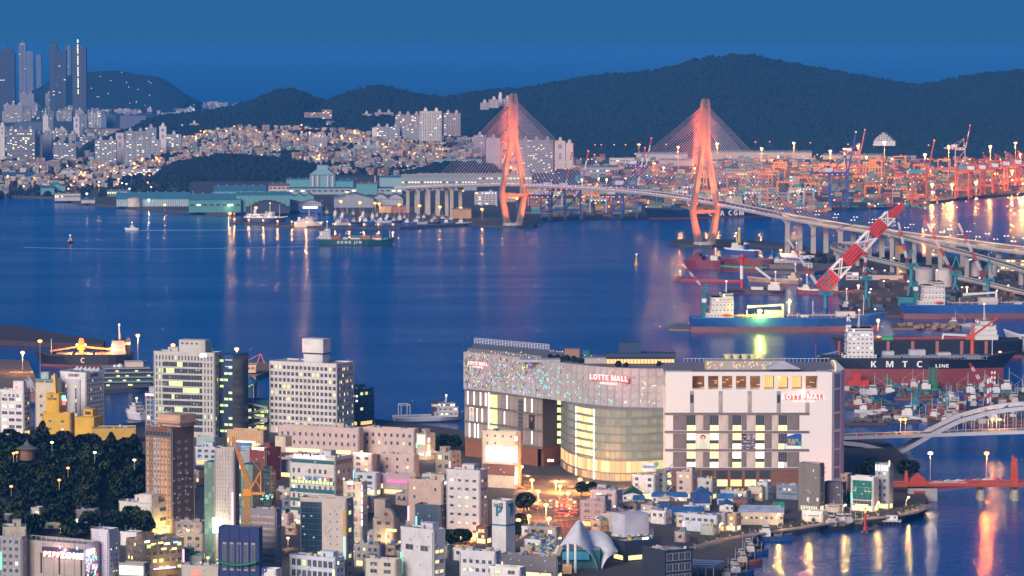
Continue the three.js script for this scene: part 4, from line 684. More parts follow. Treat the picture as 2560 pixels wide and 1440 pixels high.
letters(S.t,'KMTC',4.6,-10,14.4,S.B / 2 + 0.2,0,mat([0.85,0.85,0.85]),{gap:6,sx:1.15});letters(S.t,'LINE',2.4,21,14.2,S.B / 2 + 0.2,0,mat([0.85,0.85,0.85]),{sx:1.3});
house(S,-40,[[24,3.4,23,0],[20,3.3,23],[19.6,3.3,23],[19.4,3.3,23],[19.2,3.3,23],[19,3.3,23],[18.5,3.2,22]],{mast:13,lit:0.14,fun:[-48,32,[0.03,0.10,0.26]],c:[0.80,0.77,0.78]});
letters(S.t,'K',4,-48,48,2.4,0,mat([0.8,0.8,0.8]));
{const g=new Geo(),h=new Geo();for(let i=0;i<30;i++)g.bar([-24 + i*2.7,20,S.B / 2 - 0.4],[-24 + i*2.7,22.8,S.B / 2 - 0.4],0.14);g.bar([-24,22.6,S.B / 2 - 0.4],[56,22.6,S.B / 2 - 0.4],0.16);tag(g.mesh('railing',mat([0.45,0.45,0.5]),S.t),null,null,null,'stuff');for(const[x,w,d]of[[-18,9,5],[4,12,6],[24,10,4]])h.on(w,d,9,x,20.2,-4);for(let i=0;i<5;i++)new Geo().on(13.5,2,20,-16 + i*15,20.3,0).mesh('hatch_cover',wallM([0.3,0.29,0.32]),S.t);h.mesh('deck_box',wallM([0.5,0.5,0.55]),S.t);posts(S,[60],17);}
S=ship('bulk_carrier','long black and red bulk carrier with orange crane behind the black container ship','cargo ship',[2552,893],[2098,894],{F:14,B:24,c:[0.012,0.014,0.028],cb:[0.30,0.07,0.05],boot:2.5,dk:[0.26,0.05,0.05],rake:7});
{const g=new Geo(),b=new Geo();for(let i=0;i<4;i++)g.bar([-50,15.6 + i*0.3,-6 + i*3],[58,15.6,-6 + i*3],0.5);for(let i=0;i<16;i++)g.box(2,2,3,-50 + i*7,15.4,(i % 3)*4 - 4);g.mesh('deck_pipe',mat([0.36,0.06,0.05]),S.t);for(let i=0;i<5;i++)new Geo().box(2.6,13,0.3,-44 + i*20,7.8,-S.B / 2 - 0.15).mesh('hull_stage',mat([0.36,0.13,0.10]),S.t);new Geo().on(9,3,8,36,14.2,-4).mesh('deck_tent',mat([0.04,0.4,0.12]),S.t);}
house(S,-44,[[20,5,22],[18,4,21],[16,4,20],[10,3.4,24]],{mast:13,lit:0.05,c:HW});
S=ship('workboat','white high-sided ship half cut by the right edge behind the bulk carrier','ship',[2660,880],[2528,884],{F:14,B:18,c:[0.7,0.68,0.7],boot:2,sheer:0.4});house(S,-4,[[14,5,14],[10,4,12]],{mast:12,fun:[-14,16,[0.1,0.3,0.4]]});
// ships by the inner breakwater
S=ship('ferry','dark blue ferry with white upper decks moored inside the far breakwater','ferry',[612,558],[712,559],{F:8,B:15,c:[0.02,0.04,0.16],boot:0.8,rail:HW,txt:[['HARBOUR',0,2.2]].slice(1)});house(S,-4,[[48,3,14],[38,3,13,-2],[12,3,13,12]],{mast:12,lit:0.3,fun:[-14,12,HW],boat:3,bx:2});posts(S,[22,-20],20);
S=ship('training_ship','cream ship lit golden moored at the far breakwater','ship',[736,569],[803,569],{F:6.5,B:11,c:[0.75,0.65,0.5],boot:0.6,rail:HW});house(S,-3,[[24,3,10],[16,3,9,2],[8,2.6,9,5]],{mast:14,lit:0.2,fun:[-12,8,HW]});lamp(P(765,580,14),[1,0.6,0.25],500,20);
S=ship('patrol_boat','small white patrol boat trailing a wake at left','boat',[346,577],[314,577],{F:2.6,B:5.5,c:[0.7,0.7,0.75],dk:[0.3,0.3,0.32]});house(S,-1,[[7,2.6,4.4],[4,2.2,3.6,1]],{mast:4,lit:0.3});
S=ship('tug','small dark tug alone on the left water','boat',[168,609],[183,608],{F:2,B:5,c:[0.02,0.02,0.04]});house(S,0,[[4,2.4,3.4],[2.6,2,2.6]],{mast:4,lit:0.5,c:[0.5,0.25,0.15]});
// ships of the shipyard water
S=ship('survey_ship','white ship with blue hull and red boats beyond the red barges','ship',[1892,637],[1813,632],{F:4.5,B:10,c:[0.03,0.10,0.34],rail:HW,boot:0.5});house(S,3,[[22,3,9],[15,3,8,2],[8,2.6,8,5]],{mast:12,fun:[-9,12,[0.03,0.06,0.2]],boat:2.4});
S=ship('survey_ship','white-sided ship moored at the yard pier right of the pylon islet','ship',[2030,651],[1952,645],{F:4.2,B:9,c:[0.70,0.68,0.72],boot:1.6,cb:[0.03,0.08,0.3]});house(S,-3,[[18,3,8],[10,3,7,3]],{mast:9,fun:[-12,6,[0.4,0.2,0.1]]});
S=ship('barge','boxy maroon cargo barge at the left end of the yard pier','barge',[1806,673],[1716,670],{F:9,B:14,c:[0.20,0.03,0.05],sheer:0,rake:2,boot:0.6});house(S,8,[[14,5,10],[6,3,8]],{c:[0.22,0.04,0.06],lit:0});house(S,-14,[[9,6,8]],{mast:8});
S=ship('barge','long maroon hulk behind the boxy barge','barge',[1932,664],[1800,661],{F:6.5,B:14,c:[0.17,0.03,0.05],sheer:0.1,boot:0.6});
S=ship('barge','green and maroon barge in front of the long hulk','barge',[1912,682],[1806,678],{F:4.8,B:12,c:[0.17,0.04,0.05],sheer:0.2,boot:0.6,rail:[0.05,0.3,0.16]});
S=ship('workboat','tan coaster with a lit bridge moored by the sheerleg','ship',[2000,712],[1872,705],{F:4,B:10,c:[0.45,0.3,0.22],sheer:0.3});house(S,-28,[[11,3.4,9],[7,3,8],[5,2.4,8]],{mast:9,lit:0.4,c:[0.7,0.55,0.42]});lamp(P(1975,700,16),[1,0.6,0.25],700,20);
S=ship('tug','white tug with red lattice mast beside the big red boom','tug',[2046,735],[1997,733],{F:3.6,B:7,c:[0.66,0.64,0.66],sheer:0.5});house(S,2,[[9,3,6],[6,2.6,5]],{mast:10});
S=ship('dredger','dark work barge stacked with white cabins under the red and white sheerleg','work barge',[1960,736],[1815,732],{F:3.4,B:16,c:[0.05,0.03,0.05],sheer:0,rake:1});house(S,-4,[[13,4,10]],{lit:0.1});house(S,-22,[[13,3.2,10],[12,3.2,10],[8,3,8]],{mast:10,lit:0.3});
S=ship('crane_barge','low red jib barge at the left of the shipyard water','work barge',[1850,707],[1684,703],{F:1.6,B:5,c:[0.30,0.05,0.05],sheer:0,rake:1,boot:0.3});house(S,30,[[6,4,4]],{c:[0.1,0.1,0.12],mast:5});
S=ship('tug','black tug with a tall grey mast moored below the blue dolphin crane','tug',[2136,780],[2101,778],{F:3.6,B:8,c:[0.02,0.02,0.03],sheer:0.5});house(S,1,[[6,3,5],[4,3,4]],{mast:12,c:[0.5,0.5,0.55]});
// ship with the orange crane at left
S=ship('bulk_carrier','black bulk carrier with a twin-armed orange deck crane at the left quay','cargo ship',[332,914],[102,914],{F:8.5,B:20,c:[0.015,0.015,0.03],boot:1.5,dk:[0.26,0.12,0.08],sheer:0.25});
house(S,-26,[[11,3.2,16],[10.5,3,16],[10,3,15],[9.6,2.8,18]],{mast:12,lit:0.12,c:[0.82,0.68,0.56],fun:[-33,13,[0.03,0.04,0.1]]});
{const m=mat([0.75,0.27,0.05],{r:0.55});new Geo().cyl(2.2,2,7,4,8.6,0,10).mesh('crane_pedestal',m,S.t);new Geo().loft([[[1,13,-3],[7,13,-3],[7,13,3],[1,13,3]],[[1.6,17,-3.2],[6.6,17,-3.2],[6.6,17,3.2],[1.6,17,3.2]],[[2.6,22,-1.6],[5.6,22,-1.6],[5.6,22,1.6],[2.6,22,1.6]]]).mesh('crane_house',m,S.t);for(const[s,z]of[[-1,-1.4],[1,1.4]])new Geo().beam([4 + s*3,15,z],[4 + s*25,13.2 -(s>0?1.6:0),z],1.2,1.3).mesh('crane_arm',m,S.t);letters(S.t,'C',4,2,3.2,-S.B / 2 - 0.1,PI,mat([0.8,0.7,0.6]));posts(S,[28],13);for(let i=0;i<3;i++)new Geo().on(13,2,14,-14 + i*15.5,8.7,0).mesh('hatch_cover',wallM([0.4,0.26,0.2]),S.t);
for(const[x,y,z,c]of[[10,12,-9,2600],[-4,12,-9,2600],[-20,14,-9,2600]])lamp(S.t.localToWorld(new V3(x,y,z)),[1,0.42,0.1],c*0.6,12);for(const x of[0.6,7.4])part(S.t,'crane_lamp',headG,whtM,x,17,-3.2,1.6,1.6,1.6);}
S=ship('ferry','white high-speed ferry at the terminal quay','ferry',[360,1052],[320,1046],{F:4.4,B:8,c:[0.7,0.68,0.72],boot:0.5});house(S,-1,[[9,2.6,7],[7.5,2.4,6.4],[4,2.2,5]],{mast:3,lit:0.05});
S=ship('car_ferry','white car ferry with a ramp gantry moored left of the mall','ferry',[985,1056],[1152,1052],{F:3.2,B:14,c:[0.62,0.62,0.68],boot:1,sheer:0.9,cb:[0.04,0.05,0.12],dk:[0.3,0.3,0.34]});house(S,12,[[16,3.6,12],[14,3,11,1],[10,2.6,10,1]],{mast:5,lit:0.2,fun:[5,11,[0.06,0.06,0.1]]});{const g=new Geo();for(const x of[-19,-13])g.bar([x,3,-5],[x,12,-5],0.35).bar([x,3,5],[x,12,5],0.35).bar([x,12,-5],[x,12,5],0.3);for(const z of[-5,5])g.bar([-19,12,z],[-13,12,z],0.3);g.mesh('ramp_gantry',mat(HW),S.t);}
}
// small craft: one design per look, copied round the harbour
{
const r=rng(91),kinds=[];
for(const[nm,c,L,hc]of[['white',[0.66,0.64,0.66],20,HW],['dark blue',[0.03,0.09,0.26],17,HW],['black',[0.03,0.03,0.04],15,[0.5,0.46,0.44]],['rust red',[0.28,0.06,0.04],18,[0.6,0.5,0.45]],['teal',[0.03,0.25,0.33],19,HW]]){
const S=ship('fishing_boat','','boat',[1280,700],[1290,700],{F:2.2,B:0.1,c});scene.remove(S.t);used.fishing_boat=-1;
const t=new THREE.Group();t.name='fishing_boat';const k=L,h=2.1,ring=(x,b,y0,y1)=>[[x,y0,-b*0.8],[x,y0,b*0.8],[x,y1,b],[x,y1,-b]];
new Geo().loft([ring(-k / 2,2.1,-0.6,h),ring(-k*0.2,2.6,-0.6,h*0.9),ring(k*0.2,2.5,-0.6,h),ring(k*0.4,1.3,-0.6,h*1.3),ring(k*0.52,0.1,-0.4,h*1.6)]).mesh('hull',mat(c,{r:0.5,w:1}),t);
new Geo().on(k*0.26,2.6,3.6,-k*0.18,h,0).on(k*0.16,2.1,3,-k*0.16,h + 2.6,0).mesh('cabin',wallM(hc),t);new Geo().box(k*0.161,0.7,3.06,-k*0.16,h + 3.9,0).mesh('window',shipWin,t);
new Geo().cyl(0.14,0.08,6.5,-k*0.1,h + 4.6,0,5).bar([k*0.25,h,0],[k*0.25,h + 5,0],0.1).bar([k*0.25,h + 5,0],[-k*0.1,h + 9,0],0.05).mesh('mast',mat([0.6,0.6,0.62]),t);new Geo().on(1.8,0.9,2,k*0.1,h,0).on(1.2,1.2,1.2,k*0.2,h,0.5).mesh('deck_gear',mat([0.2,0.14,0.1]),t);
kinds.push([t,nm]);
}
const put=(px,py,label,grp,k,ry=rr(-0.5,0.5,r),s=1,y=0)=>{const[t,nm]=kinds[k],o=t.clone();o.name=numbered('fishing_boat');o.position.copy(P(px,py,y));o.rotation.y=ry;o.scale.setScalar(s);scene.add(o);return tag(o,`${nm} fishing boat ${label}`,'fishing boat',`${nm} boats ${grp}`);};
// inner harbour rows
for(let i=0;i<16;i++)put(795 + i*22 + rr(-6,6,r),536 + i*1.2 + rr(-1,3,r),'moored stern-on at the orange-lit inner quay','at the inner quay',i % 3===1?2:0,rr(1.2,2,r),1.15);
for(let i=0;i<10;i++)put(850 + i*34 + rr(-8,8,r),556 + rr(0,6,r),'lying along the inside of the far breakwater','along the far breakwater',[0,2,1][i % 3],rr(-0.2,0.2,r),1.2);
// lower right dock, a crowd of boats
for(let i=0;i<34;i++){const x=rr(2132,2555,r),y=rr(968,1062,r);put(x,y,'in the crowded dock between the black ship and the arch bridge','in the crowded dock',pick([1,2,2,3,3,4,0],r),rr(-0.4,0.4,r)+(r()<0.5?PI:0),rr(0.9,1.5,r));}
for(const[x,y,k,l,q]of[[1930,1352,1,'alone under the promenade wall near the blue canopy',0.1],[2092,1326,2,'leftmost by the promenade rocks',0.3],[2115,1322,1,'second by the promenade rocks',0.2],[2135,1322,2,'against the promenade rocks',0.15],[2395,817,0,'by the floating pontoon before the second tanker',0],[2330,640,0,'at the yard shore under the bridge',0.2],[1950,660,0,'off the yard pier, right one',0.1],[1935,657,0,'off the yard pier, left one',0.1]])put(x,y,l,'apart',k,q,1.2).userData.group=undefined;
for(let i=0;i<7;i++)put(1880 +(i % 2)*16 - i*9,1374 + i*13,'rafted beside the fish market quay','beside the fish market',[2,1,2,3,2,1,2][i],0.5 + rr(-0.2,0.2,r),0.85);
}
// floating dock barges of the lower right
{
const r=rng(92);const cs=[[0.10,0.06,0.06],[0.2,0.08,0.06],[0.06,0.07,0.1],[0.16,0.12,0.1]],cn=['dark brown','rusty','black-blue','grey-brown'];
for(let i=0;i<46;i++){const x=rr(2130,2560,r),y=960 + i*2.3,c=i % 4,p=P(x,y,0),t=thing('work_barge',`${cn[c]} flat work barge in the crowded dock right of the mall`,'barge',p,rr(-0.08,0.08,r),`${cn[c]} barges in the crowded dock`),L=rr(22,46,r),B=rr(7,11,r);new Geo().loft([[[-L / 2 + 1.5,-0.5,-B / 2],[L / 2 - 1.5,-0.5,-B / 2],[L / 2 - 1.5,-0.5,B / 2],[-L / 2 + 1.5,-0.5,B / 2]],[[-L / 2,1.5,-B / 2],[L / 2,1.5,-B / 2],[L / 2,1.5,B / 2],[-L / 2,1.5,B / 2]]]).mesh('hull',mat(cs[c],{w:1,r:0.8}),t);const g=new Geo();for(let j=0;j<7;j++)g.on(rr(1,5,r),rr(0.6,2.2,r),rr(1,4,r),rr(-L / 2 + 3,L / 2 - 3,r),1.5,rr(-B / 3,B / 3,r),rr(0,3,r));tag(g.mesh('deck_cargo',mat(pick([[0.03,0.12,0.25],[0.25,0.1,0.06],[0.12,0.1,0.1],[0.05,0.2,0.2]],r),{w:1}),t),null,null,null,'stuff');if(i % 3===0)new Geo().on(5,3.2,4,-L / 4,1.5,0).mesh('cabin',wallM([0.5,0.48,0.5]),t);}
}
// wakes, buoys, breakwater of the far harbour
{
const foam=mat([0.55,0.62,0.7],{r:0.9}),strip=(label,pts,w)=>{const v=pts.map(([x,y])=>P(x,y,0.03)),g=new Geo();for(let i=0;i + 1<v.length;i++)g.beam([v[i].x,0.03,v[i].z],[v[i + 1].x,0.03,v[i + 1].z],w*(1 - 0.5*i / v.length),0.06);tag(g.mesh('wake',foam),label,'wake',null,'structure');};
strip('thin white wake of the patrol boat',[[348,576.5],[400,575.5],[470,575.5],[540,575.3],[610,574.6],[680,574]],5);strip('faint long wake of the small tug',[[60,618],[190,622],[330,623],[480,622],[640,619],[790,616]],2.2);
land('breakwater','long thin breakwater sheltering the far harbour','breakwater',[[572,553],[574,557],[700,567],[860,573],[1000,573],[1160,565],[1175,562],[1000,569.5],[860,569.5],[700,563]],2.6,EARTH);
for(let i=0;i<12;i++)street('orange lamp along the far breakwater',P(586 + i*36,558 + Math.min(i,8)*1.7,2.6),6,1.5,sodM,'orange lamps along the far breakwater',1000,SOD);
const lh=(label,px,yb,h,c,g=2.6,rad=2)=>{const t=thing('lighthouse',label,'lighthouse',P(px,yb,g));new Geo().cyl(rad,rad*0.6,h,0,0,0,12).cyl(rad*1.1,rad*1.1,0.6,0,h,0,12).mesh('tower',wallM(c),t);new Geo().cyl(rad*0.5,rad*0.5,2,0,h + 0.6,0,8).mesh('lantern_lamp',glow([1,0.5,0.3],1.5),t);new Geo().cyl(rad*0.7,0.1,1,0,h + 2.6,0,8).mesh('cap',wallM(c),t);};
lh('red lighthouse on the tip of the far breakwater',586,556,11,[0.5,0.04,0.03]);lh('slim yellow lighthouse behind the right pylon islet',1848,608,17,[0.75,0.5,0.08],3.4,2.2);lh('red beacon on the rocks at the promenade',2163,1326,8.5,[0.5,0.05,0.03],1.8,0.9);
const bu=(label,px,py,s,c,m)=>{const t=thing('buoy',label,'buoy',P(px,py,0));new Geo().cyl(1.9*s,1.7*s,2.2*s,0,-0.4,0,12).cyl(1.2*s,0.4*s,6*s,0,1.8*s,0,8).mesh('body',mat(c,{r:0.5}),t);new Geo().cyl(0.9*s,0.9*s,1.2*s,0,7.8*s,0,8).mesh('topmark',mat([0.05,0.05,0.05]),t);part(t,'buoy_lamp',headG,m,0,9.6*s,0,s*1.1,s*1.1,s*1.1);};
bu('tall yellow and black buoy left of the maroon barge',1591,662,1.25,[0.65,0.36,0.03],whtM);bu('small green-lit buoy below the left pylon',1256,613,0.9,[0.03,0.35,0.2],grnM);
}

// ---------- the shipyard on the right, its cranes and tanks ----------
land('shipyard_ground','brown cluttered shipyard ground under the elevated roads','ground',[[1990,636],[2040,652],[2096,668],[2112,700],[2094,738],[2142,792],[2250,796],[2560,786],[3000,776],[3000,640],[2560,652],[2300,648],[2080,636],[2010,630]],3,roofM([0.10,0.065,0.05]));
land('pier','low dark pier with stores left of the shipyard','pier',[[1905,668],[1908,684],[2036,686],[2100,676],[2098,668],[2034,664]],3,wallM([0.16,0.11,0.10]));
land('pontoon','rusty floating pontoon before the second tanker','pontoon',[[2228,810],[2228,824],[2400,826],[2404,812]],1.6,wallM([0.2,0.11,0.09]));
land('pier','small stone mole with a beacon off the stern of the anchored tanker','pier',[[1672,818],[1672,826],[1738,828],[1742,820]],1.4,wallM([0.22,0.16,0.12]));
const CTEAL=mat([0.03,0.24,0.34],{r:0.55,w:1}),CRED=mat([0.50,0.035,0.025],{r:0.55}),CWHT=mat([0.75,0.72,0.74],{r:0.55});
// lattice boom between two points in bands of alternating colour
function boom(parent,a,b,w0,w1,bands,solid=0,name='jib_section'){
const A=new V3(...a),B=new V3(...b),d=B.clone().sub(A).normalize(),s=new V3(0,0,1).cross(d).normalize(),u=d.clone().cross(s).normalize(),L=A.distanceTo(B);
const pt=(t,i,j)=>{const w=(w0 +(w1 - w0)*t)/ 2;return A.clone().addScaledVector(d,t*L).addScaledVector(s,i*w).addScaledVector(u,j*w).toArray();};
bands.forEach(([t0,t1,m,full],q)=>{const g=new Geo(),rad=Math.max(0.16,w0*0.05),n=Math.max(1,Math.round((t1 - t0)*L /(w0*1.1)));for(const[i,j]of[[-1,-1],[-1,1],[1,-1],[1,1]])g.bar(pt(t0,i,j),pt(t1,i,j),rad*1.3,5);for(let k=0;k<n;k++){const p=t0 +(t1 - t0)*k / n,e=t0 +(t1 - t0)*(k + 1)/ n;for(const j of[-1,1])g.bar(pt(p,-1,j),pt(e,1,j),rad,4).bar(pt(p,1,j),pt(e,-1,j),rad,4).bar(pt(p,-1,j),pt(p,1,j),rad,4);for(const i of[-1,1])g.bar(pt(p,i,-1),pt(e,i,1),rad,4);}if(full)for(const i of[-0.5,0,0.5])g.bar(pt(t0,i,1),pt(t1,i,1),w0*0.09,4).bar(pt(t0,i,-1),pt(t1,i,-1),w0*0.09,4);g.mesh(name,m,parent);});
}
const stripes=(n,first=0,full=0)=>Array.from({length:n},(_,i)=>[i / n,(i + 1)/ n,(i + first)% 2?CWHT:CRED,full&&!((i + first)% 2)]);
{// giant sheerleg with striped boom
const p=P(2048,735,0),d=-p.z,t=thing('floating_crane','giant floating crane whose wide red and white boom leans right across the bridge road','floating crane',p),lo=(x,y,dd=0)=>At(x,y,d + dd).sub(p).toArray();
new Geo().box(64,5,24,10,1,-4).mesh('hull',mat([0.25,0.05,0.05],{w:1}),t);new Geo().on(14,9,14,12,3.5,-6).mesh('machinery_house',wallM([0.5,0.5,0.55]),t);
boom(t,lo(2052,722),lo(2226,538,12),13.5,10.5,[[0,0.2,CRED,1],[0.2,0.36,CWHT],[0.36,0.56,CRED,1],[0.56,0.74,CWHT,0],[0.74,0.9,CRED,1],[0.9,1,CWHT]],0,'boom_section');
boom(t,lo(2222,545,12),lo(2258,512,12),9,5,[[0,1,CRED,1]],0,'boom_tip');
boom(t,lo(2212,560,12),lo(2238,556,12),6,6,[[0,1,CWHT]],0,'boom_bracket');
const g=new Geo();for(const[x,y]of[[1855,640],[1870,640]])g.bar(lo(2236,530,12),lo(x,y,-60),0.28,4);for(const x of[-4,0,4])g.bar(lo(2252 + x,518,12),lo(2252 + x,628,12),0.2,4);g.mesh('hoist_rope',mat([0.08,0.07,0.1]),t);new Geo().on(9,8,5,...lo(2252,634,12)).mesh('hook_block',mat([0.42,0.2,0.06]),t);
const q=P(1855,724,0),dq=-q.z,s=thing('floating_crane','sheerleg with a vertical striped mast and a slanting striped leg on a work barge','floating crane',q),l2=(x,y)=>At(x,y,dq).sub(q).toArray();
const leg=(a,b,w,bands)=>bands.forEach(([t0,t1,m])=>{const A=new V3(...a),B=new V3(...b);new Geo().bar(A.clone().lerp(B,t0).toArray(),A.clone().lerp(B,t1).toArray(),w,8).mesh('leg_section',m,s);});
leg(l2(1855,724),l2(1854,641),1.9,[[0,0.32,CRED],[0.32,0.72,CWHT],[0.72,1,CRED]]);leg(l2(1858,645),l2(1959,722),1.4,[[0,0.3,CRED],[0.3,0.68,CWHT],[0.68,1,CRED]]);new Geo().sph(1,0,0,0,3.4,3,3).mesh('mast_head',CRED,s).position.set(...l2(1856,641));
new Geo().bar(l2(1700,703),l2(1850,706),0.8,5).mesh('boom',CRED,s);
// dockside jib cranes
const jib=(label,px,yb,yc,ytop,tipx,tipy,o={})=>{
const b=P(px,yb,o.g??3),dd=-b.z,k=K(b),c=thing('jib_crane',label,'crane',b),L=(x,y)=>At(x,y,dd).sub(b).toArray(),hc=(yb - yc)*k,w=(o.w??9)*k;
if(o.gantry !==0)for(const x of[-1,1])for(const z of[-1,1])new Geo().leg([x*w*0.9,0,z*w*0.9],w*0.3,w*0.3,[x*w*0.35,hc*0.4,z*w*0.35],w*0.3,w*0.3).mesh('leg',CTEAL,c);
new Geo().cyl(w*0.5,w*0.42,hc -(o.gantry===0?-4:hc*0.36),0,o.gantry===0?-4:hc*0.36,0,12).mesh('tower',CTEAL,c);
new Geo().on(w*2.4,6*k*1.7,w*1.6,w*0.3,hc,0).on(w*0.8,4,w,-w*1.1,hc + 1,w*0.5).mesh('cab',CTEAL,c);new Geo().box(w*1.2,1.2,0.1,w*0.3,hc + 6*k,w*0.82).mesh('window',DARKW[0],c);
const y2=(yb - ytop)*k,g=new Geo();for(const z of[-1,1])g.beam([w*1.1,hc + 8,z*w*0.5],[w*0.2,y2,z*w*0.2],0.9,0.9).beam([-w*0.8,hc + 8,z*w*0.5],[w*0.2,y2,z*w*0.2],0.9,0.9);g.mesh('frame',CTEAL,c);
boom(c,[-w*0.8,hc + 3,0],L(tipx,tipy),o.jw??2.6,1.3,stripes(o.n??6,o.f??0));const tip=L(tipx,tipy);new Geo().bar([w*0.2,y2,0],tip,0.12,4).bar(tip,[tip[0],tip[1]-(o.drop??30),tip[2]],0.1,4).mesh('rope',mat([0.08,0.08,0.1]),c);
};
jib('teal dolphin crane rising from the water before the giant boom',2064,770,738,676,1970,598,{gantry:0,g:0,w:12});
jib('teal jib crane with a raised striped jib right of the giant boom foot',2166,772,700,668,2168,606,{w:9,n:7});
jib('teal jib crane by the twin cream tanks, jib leaning up left',2278,742,668,622,2246,556,{w:11,n:6});
jib('teal lattice jib crane behind the second tanker deckhouse, jib leaning far up left',2388,732,688,640,2308,538,{w:10,n:7});
jib('teal jib crane before the dark block, jib leaning up left',2470,760,706,646,2396,558,{w:10,n:6});
jib('small red and white jib crane at the far left of the shipyard water',1762,744,728,716,1698,650,{gantry:0,g:0,w:5,n:7,jw:2});
jib('striped jib crane standing among the dock boats at the right edge',2470,1008,985,975,2424,908,{gantry:0,g:1,w:8,n:7,jw:2.2});
// tanks and yard buildings
const tank=(label,px,yb,r,h)=>{const b=P(px,yb,3),k=K(b),c=thing('storage_tank',label,'tank',b);new Geo().cyl(r*k,r*k,h*k,0,0,0,26).mesh('wall',wallM([0.70,0.62,0.58]),c);new Geo().cyl(r*k*1.01,r*k*0.3,2,0,h*k + 0.01,0,26).mesh('roof',wallM([0.6,0.58,0.6]),c);};
tank('left of the two big cream tanks in the shipyard',2312,712,24,40);tank('right and nearer of the two big cream tanks in the shipyard',2360,716,22,42);tank('cream tank behind the teal lattice crane',2434,690,19,36);tank('small cream tank right of the dark block',2482,690,12,26);
}
for(const a of[
['small white two-storey yard office below the giant boom',2118,2148,680,700,{c:[0.6,0.56,0.56],rail:0,lift:0}],['long low red-roofed store in the shipyard',2172,2260,688,700,{c:[0.5,0.4,0.4],c2:[0.45,0.12,0.12],blank:1,lift:0}],
['yellow-lit yard tower block',2244,2268,664,690,{c:[0.65,0.42,0.16],blank:1,lift:0}],['dark curtain-walled block under the elevated road',2412,2470,628,662,{c:[0.06,0.08,0.14],rail:0,lift:0,lit:0.08,g:3}],
['long lit office at the right edge under the elevated road',2492,2566,648,682,{c:[0.5,0.44,0.4],rail:0,lift:0,lit:0.4,lm:0}],['teal workshop at the right of the shipyard front',2248,2290,742,764,{c:[0.05,0.25,0.3],blank:1,lift:0}],
['low grey store on the dark pier',1925,1990,660,672,{c:[0.2,0.16,0.16],blank:1,lift:0}],['white cabin on the dark pier',2014,2032,658,670,{c:WH,lift:0,rail:0}],
])flats(a[0],a[1],a[2],a[3],a[4],{g:3,cat:'yard building',name:'yard_building',fh:3.4,th:0.05,...a[5]});
{
const r=rng(95),g=new Geo(),g2=new Geo();
for(let i=0;i<200;i++){const p=P(rr(2110,2560,r),rr(668,785,r),3);(i % 3?g:g2).on(rr(3,12,r),rr(1,4,r),rr(2,7,r),p.x,3,p.z,rr(0,3,r));}
tag(g.mesh('yard_clutter',wallM([0.16,0.09,0.07])),'heaps of rusty steel and crates all over the shipyard ground','scrap',null,'stuff');tag(g2.mesh('yard_clutter',wallM([0.08,0.12,0.18])),'blue-grey crates and sheds strewn over the shipyard ground','crates',null,'stuff');
const h=new Geo();for(let i=0;i<26;i++){const p=P(rr(2232,2398,r),rr(813,823,r),1.6);h.on(rr(2,6,r),rr(1.5,4,r),rr(2,4,r),p.x,1.6,p.z);}tag(h.mesh('pontoon_clutter',wallM([0.3,0.2,0.16])),'crates and white cabins on the floating pontoon','crates',null,'stuff');
const tr=[];for(const[x0,x1,y0,y1,n]of[[2200,2236,690,700,12],[2005,2300,636,656,60],[2380,2430,735,745,12]])for(let i=0;i<n;i++){const p=P(rr(x0,x1,r),rr(y0,y1,r),3);tr.push([p.x,4,p.z,rr(2,4,r)]);}wood('wood','dark shrubs and trees on the shipyard edges',tr,r,1);
for(const[x,y,b]of[[2146,714,730],[2417,718,740],[2280,685,705],[2308,694,712],[2325,690,712],[1952,625,640],[2195,800,826]]){const p=P(x,b,3),hh=(b - y)*K(p);street(`orange yard lamp ${x < 2000 ? 'behind the white-sided ship' : x === 2146 ? 'below the giant boom foot' : x === 2195 ? 'on the pontoon beside the tanker bow' : x === 2417 ? 'right of the second tanker deckhouse' : x === 2280 ? 'left of the big cream tanks' : x === 2308 ? 'on the left cream tank foot' : 'between the big cream tanks'}`,p,hh,1.6,sodM,null,9000,SOD);}
for(let i=0;i<26;i++){const p=P(rr(2140,2560,r),rr(660,790,r),3);street('small white lamp in the shipyard',p,rr(5,9,r),0.9,whtM,'white lamps of the shipyard',0);}
// glow of welding and work lights on the dark ships
for(const[x,y,c,I]of[[2410,892,[1,0.3,0.06],900],[2440,892,[1,0.3,0.06],900],[2500,880,[1,0.3,0.06],700],[2300,890,[1,0.32,0.1],600]]){const p=At(x,y,2680);street('fierce orange work lamp on the deck of the black container ship',new V3(p.x,p.y - 2,p.z),2,1.1,glow([1,0.3,0.06],8),'work lamps on the black container ship',I,c);}
// orange deck crane of the bulk carrier
const b=At(2431,892,2820),c=thing('deck_crane','orange deck crane with a long white and an orange arm over the bulk carrier','crane',b),m=mat([0.6,0.08,0.03],{r:0.5}),k=2820 / FOC;new Geo().cyl(6*k,5*k,46*k,0,0,0,10).mesh('pedestal',m,c);new Geo().on(22*k,12*k,14*k,-6*k,44*k,0).on(6*k,30*k,6*k,0,50*k,0).mesh('cab',m,c);new Geo().beam([-14*k,54*k,0],[-76*k,58*k,6],1.4,1.8).beam([-76*k,58*k,6],[-78*k,46*k,6],1.2,1.2).mesh('white_arm',CWHT,c);new Geo().beam([0,52*k,0],[62*k,96*k,-4],1,1.4).mesh('orange_arm',m,c);
// tall structures among the dock boats
const pole=(label,x,yt,yb)=>{const q=P(x,yb,0),h=(yb - yt)*K(q),t=thing('spud_pole',label,'pole',q);for(let i=0;i<6;i++)new Geo().cyl(0.8,0.8,h / 6 - 0.02,0,i*h / 6,0,10).mesh('pole_band',i % 2?CWHT:CRED,t);};
pole('left striped pole by the arch bridge',2470,946,1020);pole('right striped pole by the arch bridge',2476,944,1016);pole('thin striped pole behind the arch bridge pair',2480,928,965);pole('second thin striped pole behind the arch bridge pair',2487,928,966);
